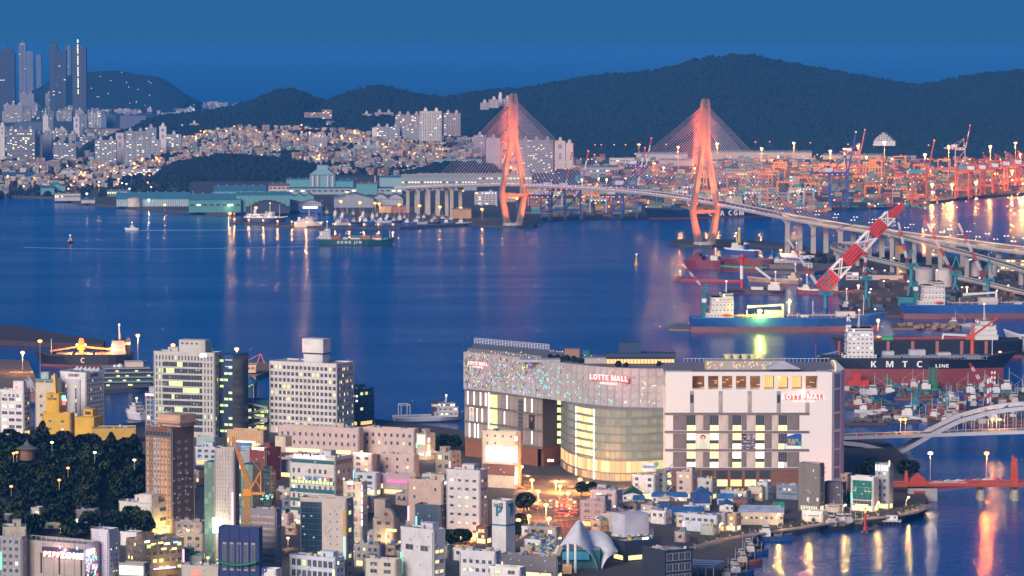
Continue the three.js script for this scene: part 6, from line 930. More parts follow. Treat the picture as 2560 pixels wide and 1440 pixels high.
// xa..xc..xb: left end, near corner and right end in the photo; yt: roof edge at the near corner; yb: its foot. o.L: the shorter, left face shows instead of the right one
function B(label,xa,xc,xb,yt,yb,o={}){
const g=o.g??GR,r=rng(bSeed++),L=o.L,side=L?xc - xa:xb - xc,front=L?xb - xc:xc - xa,c=P(xc,yb,g),k=K(c),th=side>1?(o.th??25)*PI / 180:0;
const W=front*k / Math.cos(th),D=side>1?Math.max(6,Math.min(o.dm??46,side*k / Math.sin(th))):(o.dp??14),H=(yb - yt)*k,ry=(L?th:-th)- alpha(xc);
const t=thing(o.name??'building',label,o.cat??'building',c,ry),off=side>1?new V3((L?-1:1)*W / 2,0,D / 2):new V3((xc -(xa + xb)/ 2)*k,0,D / 2);
off.applyAxisAngle(new V3(0,1,0),ry);t.position.sub(off);
const wm=o.wm??wallM(o.c??[0.6,0.55,0.54]),w=new Geo(),ph=Math.min(1,H*0.08);
w.on(W,H - ph,D,0,0,0);for(const s of[-1,1])w.on(W,ph,0.35,0,H - ph,s*(D / 2 - 0.175)).on(0.35,ph,D - 0.7,s*(W / 2 - 0.175),H - ph,0);
if(o.led)for(let y=o.led;y<H - 2;y +=o.led)w.box(W + 0.3,0.35,D + 0.3,0,y,0);
if(o.fin)for(let x=-W / 2;x<=W / 2 + 0.1;x +=W / o.fin)w.on(0.4,H - 0.2,0.3,x*0.998,0,D / 2 + 0.15);
w.mesh('wall',wm,t);
new Geo().box(W - 0.7,0.12,D - 0.7,0,H - ph + 0.07,0).mesh('roof',roofM(o.rc??pick(ROOFS,r)),t);
const b={t,W,H,D,k,ry,fx:(px)=>(px -(L?xc:xa))/ front*W - W / 2,fy:(py)=>(yb - py)*k};
// windows, singly, up to about 290; the rest as one part
const list=[],faceW=(s,kind)=>{if(!s)return;const fw=kind?D:W,m=s.m??1,sx=s.sx??3,fh=s.fh??3.3,n=s.n??Math.max(1,Math.round((fw - 2*m)/ sx)),cell=(fw - 2*m)/ n,y0=s.y0??0.6,rows=s.rows??Math.floor((H - y0 -(s.top??0.8))/ fh);for(let j=0;j<rows;j++){const rowLit=s.row&&r()<s.row;for(let i=0;i<n;i++){if(s.skip&&r()<s.skip)continue;const u=-fw / 2 + m +(i + 0.5)*cell,y=H -(s.top??0.8)-(j + 0.5)*fh,lit=rowLit?r()<0.8:r()<(s.lit??0.15),mi=lit?3 +(s.lm??[0,1,4,5,6,7][Math.floor(r()*6)]):s.dw??(r()<0.7?0:1);list.push([kind,u,y,cell*(s.wf??0.55),fh*(s.hf??0.5),mi,s.fr??0]);}}};
faceW(o.f,0);faceW(o.s,L?-1:1);
const rest={};
list.forEach(([kd,u,y,ww,hh,mi,fr],i)=>{const x=kd?kd*(D*0 + W / 2 + 0.02):u,z=kd?-u*kd:D / 2 + 0.02,ro=kd*PI / 2;if(i<280)part(t,mi>2?'lit_window':'window',winG,winM(mi,fr),x,y,z,ww,hh,1,ro);else(rest[mi]??=new Geo()).box(ww,hh,0.12,x,y,z,ro);});
for(const mi in rest)tag(rest[mi].mesh(mi>2?'lit_window':'window',winM(mi)[0],t),null,null,null,'stuff');
if(o.shop !==0&&H>8&&r()<0.75){const m=pick([LIT[4],LIT[5],LIT[7],LIT[0]],r);part(t,'shop_window',UB,m,0,1.8,D / 2 + 0.1,W*0.8,2.2,0.2);if(side>1)part(t,'shop_window',UB,m,(L?-1:1)*(W / 2 + 0.1),1.8,0,0.2,2.2,D*0.7);}
if(o.cat===undefined||o.cat==='house')if(H>7&&W>5&&r()<0.45){const m=pick([WL,YL,RDL,CYL,PKL,YL,GNL],r);part(t,'sign',UB,m,(r()<0.5?-1:1)*(W / 2 - 0.7),H*rr(0.35,0.6,r),D / 2 + 0.4,0.8,H*rr(0.18,0.36,r),0.4);if(r()<0.5)part(t,'sign',UB,pick([WL,YL,PKL],r),0,rr(3,4,r),D / 2 + 0.3,W*0.55,0.8,0.3);}
// roof-top clutter
const n=Math.round((o.cl??W*D / 70)*1.5),y=H - ph + 0.14,sp=()=>[rr(-W / 2 + 2,W / 2 - 2,r),rr(-D / 2 + 1.6,D / 2 - 1.6,r)];
if(o.pent !==0&&W>7&&D>6){const pw=Math.min(W*0.36,7),px=o.px??rr(-W / 4,W / 4,r),pg=new Geo().on(pw,3,Math.min(D*0.5,5),px,y,-D*0.12).on(pw + 0.4,0.25,Math.min(D*0.5,5)+ 0.4,px,y + 3,-D*0.12);pg.mesh('penthouse',wm,t);part(t,'door',paneG,DARKW[1],px - pw*0.2,y + 1.1,-D*0.12 + Math.min(D*0.5,5)/ 2 + 0.02,1,2,1);}
for(let i=0;i<n;i++){const[x,z]=sp(),q=r();if(q<0.24)new Geo().cyl(0.9,0.8,1.7,x,y,z,10).mesh('water_tank',mat(pick([[0.45,0.34,0.06],[0.05,0.16,0.42],[0.5,0.5,0.52]],r),{r:0.5}),t);else if(q<0.75){const g2=new Geo().on(1.1,0.9,0.5,x,y,z).cyl(0.3,0.3,0.1,x,y + 0.9,z,8);if(r()<0.6)g2.on(1.1,0.9,0.5,x + 1.4,y,z);g2.mesh('air_conditioner',mat([0.55,0.55,0.55]),t);}else if(q<0.88)new Geo().cyl(0.05,0.04,3.4,x,y,z,4).box(1.2,0.05,0.05,x,y + 2.8,z).box(0.8,0.05,0.05,x,y + 3.2,z).mesh('aerial',mat([0.3,0.3,0.3]),t);else new Geo().on(rr(1.6,3.4,r),rr(1,2.2,r),rr(1.4,2.6,r),x,y,z).mesh('roof_shed',wallM(pick([[0.5,0.48,0.46],[0.1,0.3,0.36],[0.3,0.3,0.33]],r)),t);}
// things that hang on the walls: air conditioners, down pipes, awnings, roof rails
if(!o.cat||o.cat==='house'||o.cat==='hotel'){
const sides=[[0,W,D / 2 + 0.3,0]];if(side>1)sides.push([L?-1:1,D,W / 2 + 0.3,(L?-1:1)*PI / 2]);
for(const[kd,fw,off,ro]of sides){
const put=(nm,m,u,y,w2,h2,d2)=>part(t,nm,UB,m,kd?kd*off:u,y,kd?-u*kd:off,w2,h2,d2,ro);
for(let i=0;i<fw*H / 60;i++)put('air_conditioner',mat([0.5,0.5,0.5]),rr(-fw / 2 + 1,fw / 2 - 1,r),rr(2.5,H - 2,r),0.9,0.65,0.45);
for(let i=0;i<2;i++)put('down_pipe',mat([0.3,0.29,0.28]),(i?1:-1)*(fw / 2 - 0.4),H / 2 - 0.5,0.16,H - 1,0.2);
if(r()<0.5)put('awning',wallM(pick([[0.04,0.14,0.3],[0.3,0.05,0.05],[0.06,0.22,0.14],[0.4,0.38,0.36]],r)),rr(-0.1,0.1,r)*fw,3.3,fw*0.7,0.18,1.5);
if(o.cl !==0&&r()<0.5){const g2=new Geo(),n2=Math.max(3,Math.round(fw / 1.6));for(let i=0;i<=n2;i++)g2.on(0.07,1,0.07,-fw / 2 + i*fw / n2,0,0);g2.box(fw,0.07,0.07,0,1,0).box(fw,0.05,0.05,0,0.5,0);const m2=g2.mesh('roof_railing',FRAME,t);m2.position.set(kd?kd*(off - 0.5):0,H,kd?0:off - 0.5);m2.rotation.y=ro;tag(m2,null,null,null,'stuff');}
}
}
if(o.go)o.go(b);
return b;
}
// a board on the front: lit or painted, placed by photo pixels
const board=(b,nm,m,x0,x1,y0,y1,z=0.14,d=0.24)=>part(b.t,nm,UB,m,(b.fx(x0)+ b.fx(x1))/ 2,(b.fy(y0)+ b.fy(y1))/ 2,b.D / 2 + z,b.fx(x1)- b.fx(x0),b.fy(y0)- b.fy(y1),d);
const WL=glow([1,0.9,0.8],3.2),YL=glow([1,0.75,0.3],2),PKL=glow([1,0.55,0.75],1.8),BLL=glow([0.35,0.5,1],2),GNL=glow([0.2,1,0.5],1.6),RDL=glow([1,0.12,0.08],2.2),CYL=glow([0.3,0.9,1],1.6);
const INK=mat([0.05,0.05,0.12]);
const WW=[0.80,0.76,0.76],GY=[0.38,0.37,0.41],CR=[0.68,0.57,0.44],TAN=[0.55,0.38,0.25],PNK=[0.64,0.48,0.45],LB=[0.58,0.63,0.74];
const p33=(o)=>({sx:3.2,fh:3.3,wf:0.5,hf:0.5,...o});
// back row along the water
B('white office block with a red diamond sign at the left edge',0,60,76,974,1090,{c:WW,dm:14,f:{sx:4.6,fh:4.4,wf:0.74,hf:0.42,lit:0.35,lm:2,top:4},s:p33({sx:4}),go:(b)=>{board(b,'stair_block',wallM(WW),34,60,952,975,-2,4);const d=part(b.t,'sign',UB,RDL,b.fx(42),b.fy(967),b.D / 2 + 0.3,1.6,1.6,0.2);d.rotation.z=PI / 4;hangul(b.t,'조흥빌딩',1.7,b.fx(32),b.fy(992),b.D / 2 + 0.1,0,INK,{adv:1.7});}});
B('cream office with teal roof edge behind the yellow hotel',89,140,155,948,1090,{c:CR,dm:14,f:{sx:5,fh:6,wf:0.3,hf:0.28,top:8},go:(b)=>{board(b,'roof_edge',mat([0.04,0.3,0.28]),89,140,947,950,0.1,0.5);letters(b.t,'ORIENT MARINE',1.3,0,b.fy(956),b.D / 2 + 0.1,0,INK);board(b,'roof_house',wallM([0.4,0.46,0.52]),103,122,930,947,-3,5);}});
B('white tower with two dark window slots and a Korean shipping sign',151,216,261,930,1088,{c:WW,th:38,s:{sx:1.7,fh:2.9,wf:0.5,hf:0.55,top:4.2,row:0.15,lm:7},pent:0,go:(b)=>{board(b,'front_panel',wallM([0.62,0.6,0.62]),164,203,948,1085,0.5,1);for(const x of[167,191])for(let i=0;i<12;i++)part(b.t,i % 4?'window':'lit_window',winG,winM(i % 4?0:7),b.fx(x + 2),b.fy(966 + i*9),b.D / 2 + 1.05,1,2,1);hangul(b.t,'남성해운',1.9,b.fx(186),b.fy(942),b.D / 2 + 0.1,0,INK);hangul(b.t,'남성해운',1.9,b.W / 2 + 0.1,b.fy(942),1,PI / 2,INK);const rf=new Geo();for(let i=0;i<6;i++)rf.cyl(2.4,0.1,2.6,-b.W / 2 + 2 + i*3.4,b.H - 0.3,-b.D / 2 + 3,8);rf.mesh('roof_tent',wallM([0.66,0.66,0.72]),b.t);}});
{// yellow hotel
const Y=[0.72,0.42,0.05],b=B('yellow hotel of stepped blocks with a tall yellow flue',106,176,186,1032,1102,{c:Y,rc:[0.05,0.26,0.22],dm:16,cat:'hotel',f:{sx:7,fh:5,wf:0.22,hf:0.24,top:3},pent:0,cl:2}),bk=(x0,x1,y0,y1,z,d,nm='block')=>board(b,nm,wallM(Y),x0,x1,y0,y1,z,d);
bk(113,146,985,1033,-6,9,'tower');bk(184,232,1042,1102,-9,14);bk(196,219,1024,1043,-12,8);const f=new Geo().leg([b.fx(127),b.fy(986),b.D / 2 - 7],1.9,1.9,[b.fx(126),b.fy(936),b.D / 2 - 7],1.1,1.1);f.mesh('flue',wallM([0.8,0.52,0.06]),b.t);
hangul(b.t,'부산호텔',1.35,b.fx(129),b.fy(1001),b.D / 2 - 1.4,0,INK);const em=part(b.t,'emblem',new THREE.CylinderGeometry(0.9,0.9,0.2,16),mat([0.25,0.1,0.03]),b.fx(128),b.fy(991),b.D / 2 - 1.4);em.rotation.x=PI / 2;board(b,'sign',CYL,147,157,990,1003,-5,0.3);board(b,'sign',RDL,148,157,1004,1014,-5,0.3);board(b,'window',DARKW[0],200,214,1030,1038,-7.9,0.2);
}
B('long low yellow hall with a blue-grey roof beside the yellow hotel',231,340,340,1070,1108,{c:[0.66,0.40,0.06],rc:[0.3,0.34,0.42],dp:18,pent:0,cl:3});
{// white swooping gables of the pier hall, terminal building
const c=P(128,1005,3),k=K(c),t=thing('pier_hall','hall with white swooping gable roofs behind the cream office','hall',c,-alpha(128));new Geo().on(120*k,22*k,22,0,0,-12).mesh('wall',wallM([0.3,0.16,0.12]),t);
const sw=(x0,x1,z0,tip,m)=>{const g=new Geo();for(let i=0;i<8;i++){const h=(q)=>22*k +(tip)*Math.pow(Math.abs(q),2.2),q0=-1 + i / 4,q1=-1 +(i + 1)/ 4,X=(q)=>x0 +(x1 - x0)*(q + 1)/ 2;g.loft([[[X(q0),h(q0),z0],[X(q0),h(q0)+ 0.6,z0],[X(q0),h(q0)*0.5,z0 - 16],[X(q0),h(q0)*0.5 - 0.6,z0 - 16]],[[X(q1),h(q1),z0],[X(q1),h(q1)+ 0.6,z0],[X(q1),h(q1)*0.5,z0 - 16],[X(q1),h(q1)*0.5 - 0.6,z0 - 16]]]);}g.mesh('roof',m,t);};sw(-64*k,58*k,2,36*k,wallM(WW));sw(-58*k,64*k,-8,40*k,wallM(WW));for(const[x,h]of[[4,46],[12,56]])new Geo().ext([[(x - 15)*k,20*k],[(x + 15)*k,20*k],[x*k,h*k]],9,0,0,-6).mesh('gable',wallM(WW),t);new Geo().ext([[-8*k,18*k],[16*k,18*k],[4*k,40*k]],0.4,0,0,3.1).mesh('gable_front',wallM([0.26,0.14,0.1]),t);
land('terminal_pier','dark pier carrying the ferry terminal','pier',[[255,972],[258,985],[392,974],[592,968],[592,944],[300,950]],3,wallM([0.14,0.13,0.13]));
const q=P(318,968,3),kk=K(q),f=thing('ferry_terminal','long multi-level ferry terminal with white roof domes behind the band-window office','ferry terminal',q,0.06 - alpha(318));for(const[y,h,w,z]of[[0,14,120,-8],[16,9,126,-9],[27,9,118,-11],[38,8,108,-14]]){new Geo().on(w*kk,h*kk,24,0,y*kk,z).mesh('storey',y===16?mat([0.03,0.16,0.15],{r:0.3}):mat([0.07,0.08,0.11],{r:0.3}),f);new Geo().on((w + 8)*kk,2.4*kk,27,0,(y + h)*kk + 0.01,z + 1).mesh('slab',wallM([0.34,0.33,0.37]),f);}for(const[x,r0]of[[-28,5],[-16,7]])part(f,'dome',new THREE.SphereGeometry(1,16,10),wallM(WW),x*kk,50*kk,-10,r0*kk,r0*kk,r0*kk);new Geo().on(44*kk,12*kk,16,20*kk,49*kk,-14).mesh('roof_hall',wallM(CR),f);for(let i=0;i<11;i++)part(f,'lit_window',UB,i % 3?LIT[4]:LIT[6],rr(-50,56)*kk,(7 +(i % 4)*11)*kk,i % 4===3?-1.8:4.15 -(i % 4),8*kk,4*kk,0.2);
land('old_quay','dark quay ground behind the bulk carrier','quay',[[-300,868],[0,862],[130,868],[258,872],[264,862],[150,846],[60,828],[0,822],[-300,815]],4,roofM([0.07,0.045,0.05]));land('old_quay','orange-lit quay behind the left-edge towers','quay',[[-300,985],[60,985],[92,960],[70,912],[0,908],[-300,908]],3.4,roofM([0.2,0.15,0.12]));
land('pier','orange-lit pier between the two white offices','pier',[[560,948],[640,950],[690,930],[690,916],[600,912],[560,914]],3,wallM([0.24,0.16,0.12]));
const pt=B('low orange-lit pier shed with a red rig, behind the glass pyramid',578,640,641,912,932,{c:[0.6,0.46,0.36],pent:0,cl:0,f:p33({lit:0.2})});new Geo().bar([10,pt.H,0],[13,pt.H + 8,0],0.4).bar([16,pt.H,0],[13,pt.H + 8,0],0.4).bar([-2,pt.H,0],[13,pt.H + 8,0],0.25).mesh('rig',mat([0.5,0.14,0.06]),pt.t);
for(const[x,y,b,l,I]of[[57,881,930,'at the left edge',9000],[345,838,905,'beside the ship mast',9000],[433,862,940,'behind the band-window office roof',5000],[592,872,940,'right of the band-window office',6000],[101,852,975,'on the tall twin-head mast',0]]){const p=P(x,b,3.4);street(`fierce orange quay lamp ${l}`,p,(b - y)*K(p),1.7,glow([1,0.28,0.05],7),null,I,SOD);}
}
B('tall office with broad dark window bands and a dark glass flank',384,537,556,880,1095,{c:[0.58,0.55,0.52],dm:16,th:24,cl:6,f:{sx:2.3,fh:4.15,wf:0.42,hf:0.66,top:1.9,lit:0.12,lm:6},s:{sx:2.4,fh:4.15,wf:0.4,hf:0.5,top:3,lit:0.1},go:(b)=>{for(let j=1;j<12;j++){const y=b.H - 1.9 -(j + 0.5)*4.15;for(let i=0;i<14;i++){const s0=(j*5)% 9,lit=i>=s0&&i<s0 +(j*7)% 6 + 1&&j % 4 !==3;part(b.t,lit?'lit_window':'window',paneG,winM(lit?9:0)[0],b.fx(412 + i*7),y,b.D / 2 + 0.2,1.76,2.9,1.3);}}board(b,'roof_block',wallM([0.56,0.53,0.5]),446,512,850,881,-6,9);for(let i=0;i<4;i++)board(b,'window',DARKW[0],452 + i*12,457 + i*12,857,861,-1.4,0.2);new Geo().on(10,b.H - 2,24,b.W / 2 + 5.02,0,-13).mesh('glass_flank',mat([0.03,0.05,0.09],{r:0.2}),b.t);for(let j=0;j<12;j++)for(let i=0;i<3;i++)if((i*5 + j*3)% 4<2)part(b.t,'lit_window',UB,LIT[6],b.W / 2 + 2 + i*3,4 + j*4.1,-0.95,2.4,1.5,0.16);letters(b.t,'CJ',1.7,b.fx(513),b.fy(890),b.D / 2 + 0.2,0,WL);for(let i=0;i<5;i++){const a=i*1.256;part(b.t,'sign',headG,WL,b.fx(505)+ Math.cos(a)*0.9,b.fy(888)+ Math.sin(a)*0.9,b.D / 2 + 0.3,1.1,1.1,0.4);}for(let i=0;i<3;i++)part(b.t,'light_strip',UB,BLL,b.W / 2 + 7,b.H - 5 - i*4.2,-0.8,5,0.4,0.2);}});
B('small grey office with a pink-white lit sign and green roof light',363,420,450,985,1085,{c:GY,th:32,f:{sx:3,fh:3.3,wf:0.7,hf:0.7,lit:0.04},go:(b)=>{board(b,'sign',PKL,364,418,985,991,0.3,0.4);board(b,'glass_strip',mat([0.05,0.16,0.45],{r:0.2}),382,394,1000,1070,0.12,0.2);part(b.t,'light_strip',UB,GNL,b.W / 2 + 0.2,b.H + 1,0,0.3,0.6,b.D*0.8);board(b,'roof_house',wallM([0.4,0.42,0.48]),370,405,968,985,-4,5);}});
{// glass pyramid rotunda and the ramp building
const c=P(613,1000,3),k=K(c),t=thing('rotunda','eight-sided glass rotunda with a pyramid roof between the two offices','rotunda',c);const W=30*k;new Geo().cyl(W,W,42*k,0,0,-6,8).mesh('wall',mat([0.06,0.14,0.18],{r:0.25}),t);const f=new Geo();for(let i=0;i<8;i++){const a=i*PI / 4,x=Math.sin(a)*W,z=Math.cos(a)*W - 6;f.bar([x,0,z],[x,42*k,z],0.2,4).bar([x,42*k,z],[0,70*k,-6],0.2,4);}f.mesh('frame',FRAMEW,t);new Geo().cyl(W*1.06,0.3,27*k,0,42*k,-6,8).mesh('roof',mat([0.05,0.18,0.26],{r:0.25}),t);for(let i=-3;i<4;i++)part(t,'lit_window',UB,LIT[6],i*1.6,10 +(i % 2),W - 5.9,1,0.6,0.2);
const b=B('teal glass hall with lit floors and a white zigzag ramp',583,675,676,1000,1078,{wm:mat([0.05,0.2,0.22],{r:0.3,w:1}),dp:16,f:{sx:2.6,fh:3.6,wf:0.9,hf:0.8,lit:0.45,lm:6,top:5},pent:0});for(let i=0;i<4;i++)new Geo().beam([b.fx(i % 2?668:618),b.fy(1062 - i*15),b.D / 2 + 3],[b.fx(i % 2?618:668),b.fy(1050 - i*15),b.D / 2 + 3],3,1.3).mesh('ramp',wallM(WW),b.t);board(b,'stair_core',wallM([0.45,0.3,0.26]),628,636,1000,1078,1.4,2);
}
B('white grid-fronted office with a boxy white roof tower',673,842,890,908,1090,{c:[0.74,0.70,0.68],th:30,dm:22,fin:16,led:4.1,cl:4,pent:0,f:{n:16,fh:4.1,wf:0.6,hf:0.56,top:1.7,m:0.1,lit:0.1,lm:4},s:{sx:2,fh:4.1,wf:0.5,hf:0.5,top:2,lit:0.16},go:(b)=>{board(b,'tower_neck',wallM([0.7,0.68,0.68]),752,800,872,909,-8,9);board(b,'tower_band',mat([0.04,0.04,0.07]),751,801,884,888,-7.9,9.1);board(b,'roof_tower',wallM([0.76,0.72,0.72]),750,803,849,884,-7.8,10);for(let i=0;i<13;i++)for(let j=3;j<6;j++)if((i*3 + j)% 4)part(b.t,'light_strip',UB,i % 4?LIT[7]:glow([1,0.4,0.3],1.4),-b.W / 2 + 0.1 +(i + 1)*b.W / 16,b.H - 1.7 -(j + 0.5)*4.1,b.D / 2 + 0.36,0.3,2.2,0.1);}});
B('dark teal glass office right of the white grid office',858,896,936,972,1066,{wm:mat([0.03,0.14,0.18],{r:0.25,w:1}),th:42,f:{sx:3.2,fh:4,wf:0.7,hf:0.6,dw:1,lit:0.03},s:{sx:4,fh:5,wf:0.6,hf:0.4,lit:0.35,lm:4},go:(b)=>{for(const[x,y]of[[884,990],[893,990],[893,1002]])board(b,'sign',WL,x - 2,x + 2,y - 2,y + 2,0.3,0.3);}});
B('long pink office with two rows of small windows, left wing',692,897,908,1070,1140,{c:PNK,dm:16,f:{sx:4,fh:5.2,wf:0.32,hf:0.42,lit:0.05,top:2.4},cl:14});
B('long pink office with two rows of small windows, right wing',905,1036,1044,1072,1140,{c:PNK,dm:16,f:{sx:4,fh:4.8,wf:0.36,hf:0.42,lit:0.03,top:2},cl:9});
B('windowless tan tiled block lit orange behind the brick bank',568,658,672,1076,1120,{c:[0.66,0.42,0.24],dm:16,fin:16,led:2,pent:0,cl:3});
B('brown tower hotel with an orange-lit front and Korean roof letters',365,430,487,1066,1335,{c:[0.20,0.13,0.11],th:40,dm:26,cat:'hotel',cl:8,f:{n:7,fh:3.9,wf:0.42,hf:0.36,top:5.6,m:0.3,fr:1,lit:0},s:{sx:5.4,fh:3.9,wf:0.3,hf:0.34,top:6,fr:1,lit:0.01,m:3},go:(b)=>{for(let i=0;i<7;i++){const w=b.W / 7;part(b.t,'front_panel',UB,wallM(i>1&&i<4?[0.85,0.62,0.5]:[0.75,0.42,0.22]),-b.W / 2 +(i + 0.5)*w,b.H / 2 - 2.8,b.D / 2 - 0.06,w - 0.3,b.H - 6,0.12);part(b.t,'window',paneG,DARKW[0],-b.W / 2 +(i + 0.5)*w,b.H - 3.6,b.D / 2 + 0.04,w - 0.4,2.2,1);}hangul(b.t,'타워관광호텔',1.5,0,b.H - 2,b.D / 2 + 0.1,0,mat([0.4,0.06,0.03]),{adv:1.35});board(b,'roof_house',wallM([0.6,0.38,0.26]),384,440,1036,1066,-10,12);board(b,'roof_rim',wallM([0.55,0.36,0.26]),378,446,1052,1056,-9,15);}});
B('plain grey lift block left of the brown tower hotel',346,370,386,1182,1270,{c:[0.34,0.33,0.38],th:40,pent:0,cl:0,rc:[0.1,0.28,0.45]});
B('white L-shaped block whose right wall glows yellow',297,380,436,1258,1340,{c:[0.70,0.67,0.62],th:38,dm:20,f:{sx:4.4,fh:4.4,wf:0.3,hf:0.3,top:3,skip:0.3},s:{n:1,m:4,fh:5,wf:0.5,hf:0.36,top:1.4},go:(b)=>{board(b,'stair_tower',wallM([0.7,0.66,0.6]),348,380,1236,1260,-3,6);const e=new Geo();e.add(new THREE.TorusGeometry(0.9,0.12,5,16).scale(0.8,1.6,1));e.mesh('emblem',mat([0.3,0.25,0.22]),b.t).position.set(b.fx(373),b.fy(1300),b.D / 2 + 0.1);lamp(b.t.localToWorld(new V3(b.W / 2 + 5,3,3)),[1,0.72,0.2],420,10);}});
// bottom left
B('cinema block with a glowing zone sign and a media wall at the bottom left',57,212,250,1358,1490,{c:[0.42,0.36,0.34],th:34,dm:24,led:4.6,fin:6,cl:0,pent:0,cat:'cinema',go:(b)=>{board(b,'dark_band',mat([0.05,0.05,0.1],{r:0.3}),106,210,1372,1383,0.2,0.3);letters(b.t,'PIFF',2.7,b.fx(134),b.fy(1397),b.D / 2 + 0.7,0,RDL,{name:'sign_letter',sx:1.15});letters(b.t,'PIFF',2.3,b.fx(134),b.fy(1396),b.D / 2 + 1.05,0,WL,{name:'sign_letter',sx:1.32});letters(b.t,'ZONE',2.8,b.fx(184),b.fy(1397),b.D / 2 + 0.7,0,WL,{name:'sign_letter',sx:1.2});for(const x of[104,150,205])board(b,'dark_slot',mat([0.05,0.05,0.06]),x - 2,x + 1,1388,1440,0.3,0.3);for(let i=0;i<2;i++)part(b.t,'light_strip',UB,BLL,b.fx(152 + i*43),b.fy(1370),b.D / 2 + 0.4,0.8,1.6,0.2);const q=rng(3);for(let i=0;i<70;i++)part(b.t,'media_light',UB,pick([WL,CYL,RDL,GNL,BLL,PKL],q),b.W / 2 + 0.15,2 + q()*(b.H - 7),b.D / 2 - 1 - q()*(b.D - 3),0.2,0.3 + q()*1.6,0.4);letters(b.t,'PIFF',2.4,b.W / 2 + 0.5,b.H - 5.2,2,PI / 2,WL,{name:'sign_letter'});const rf=new Geo();for(let i=0;i<12;i++)rf.on(0.12,2,0.12,-b.W / 2 + 1 + i*b.W / 12,b.H,b.D / 2 - 1);rf.box(b.W - 2,0.12,0.12,0,b.H + 2,b.D / 2 - 1).mesh('roof_railing',FRAMEW,b.t);lamp(b.t.localToWorld(new V3(b.W / 2 + 4,b.H - 6,4)),[0.8,0.6,1],260,20);lamp(b.t.localToWorld(new V3(4,b.H - 4,b.D / 2 + 4)),[1,0.5,0.45],160,15);}});
B('beige block with green-tinted windows left of the cinema',8,66,67,1314,1480,{c:[0.5,0.44,0.36],dp:12,f:{sx:3.2,fh:5.4,wf:0.5,hf:0.44,top:3,m:2},led:5.4});
B('white dotted-panel tower right of the cinema',228,272,298,1322,1480,{c:[0.66,0.62,0.68],th:34,cl:2,pent:0,f:{sx:1.1,fh:1.2,wf:0.26,hf:0.26,top:3,lit:0.03,lm:7},s:{sx:2.5,fh:2.6,wf:0.4,hf:0.3,top:8,lit:0.2}});
B('little blue-roofed house on a roof terrace, bottom left',108,172,172,1304,1345,{c:[0.6,0.54,0.4],rc:[0.05,0.2,0.36],dp:10,pent:0,cl:0,f:p33({sx:6})});
B('thin column block with a yellow-lit face, bottom left',78,98,105,1268,1340,{c:[0.5,0.48,0.46],pent:0,cl:0,go:(b)=>board(b,'sign',YL,90,98,1278,1300,0.2,0.3)});
B('low white roof house behind the blue-roofed one',115,186,188,1280,1340,{c:WW,f:p33({sx:6,hf:0.3}),pent:0,cl:5});
B('purple-grey windowless block behind the cinema',190,236,242,1274,1345,{c:[0.2,0.17,0.23],pent:0,cl:1});
B('arched rose-tinted front with violet lamps by the cinema',183,230,231,1312,1350,{c:[0.45,0.36,0.42],pent:0,cl:0,go:(b)=>{for(let i=0;i<5;i++)board(b,'sign_light',glow([0.6,0.3,1],2),195 + i*5,198 + i*5,1302,1306,0.2,0.3);board(b,'glass_front',YL,150,168,1318,1338,0.2,0.2);}});
B('low green-netted roof court at the left edge',0,76,78,1288,1350,{c:[0.2,0.22,0.24],rc:[0.04,0.14,0.12],pent:0,cl:2});
B('grey block with clutter below the netted court',0,55,58,1340,1490,{c:[0.36,0.35,0.38],f:p33({lit:0.1}),g:3});
B('brown restaurant block with many small lit signs',316,360,462,1352,1445,{L:1,th:30,c:[0.26,0.19,0.12],cl:8,f:{sx:3.6,fh:3.6,wf:0.7,hf:0.5,lit:0.35,lm:6},s:p33({lit:0.3}),go:(b)=>{for(const[x,y,m]of[[368,1354,WL],[384,1362,YL],[402,1360,YL],[418,1364,WL],[440,1362,BLL],[410,1376,YL],[436,1378,YL]])board(b,'sign',m,x - 6,x + 6,y - 3,y + 2,0.3,0.3);lamp(b.t.localToWorld(new V3(0,5,b.D / 2 + 6)),[1,0.7,0.3],300,10);}});
B('low shop with a huge blank white-lit billboard, bottom left',297,360,362,1408,1480,{c:[0.3,0.3,0.3],pent:0,cl:0,go:(b)=>{for(let i=0;i<4;i++)board(b,'sign',glow([1,0.95,0.7],1.6),299 + i*15,313.8 + i*15,1415,1438,0.3,0.3);}});
for(const[lab,a,c,b,t,f,o]of[
['tan block with a yellow strip lamp under the L-shaped block',440,508,512,1334,1400,{c:[0.55,0.42,0.3],f:p33({sx:5,lit:0.1}),cl:6}],['dark green-roofed low house left of the panel tower',430,505,506,1388,1430,{c:[0.3,0.34,0.32],rc:[0.04,0.3,0.26],cl:6}],['low house with a red-framed sign, bottom left of centre',452,548,550,1415,1490,{c:[0.5,0.45,0.4],cl:6,go:(b)=>board(b,'sign',RDL,480,500,1428,1440,0.3,0.3)}],['grey low house below the brown tower hotel',436,506,510,1305,1350,{c:[0.28,0.24,0.24],cl:6,f:p33({lit:0.1})}],['white low block with blue trim under the tall band office',487,545,560,1118,1165,{c:LB,f:p33({sx:5}),rc:[0.1,0.3,0.34]}],['teal-roofed house under the tall band office',490,536,545,1092,1130,{c:[0.4,0.5,0.5],rc:[0.05,0.34,0.32]}],['brown shaded low roof left of the long white block',262,300,302,1290,1335,{c:[0.4,0.38,0.36],cl:3}],
['white-lit low block in front of the brown restaurant',300,345,350,1330,1365,{c:WW,rc:[0.05,0.2,0.2]}],
])B(lab,a,c,b,t,f,o);
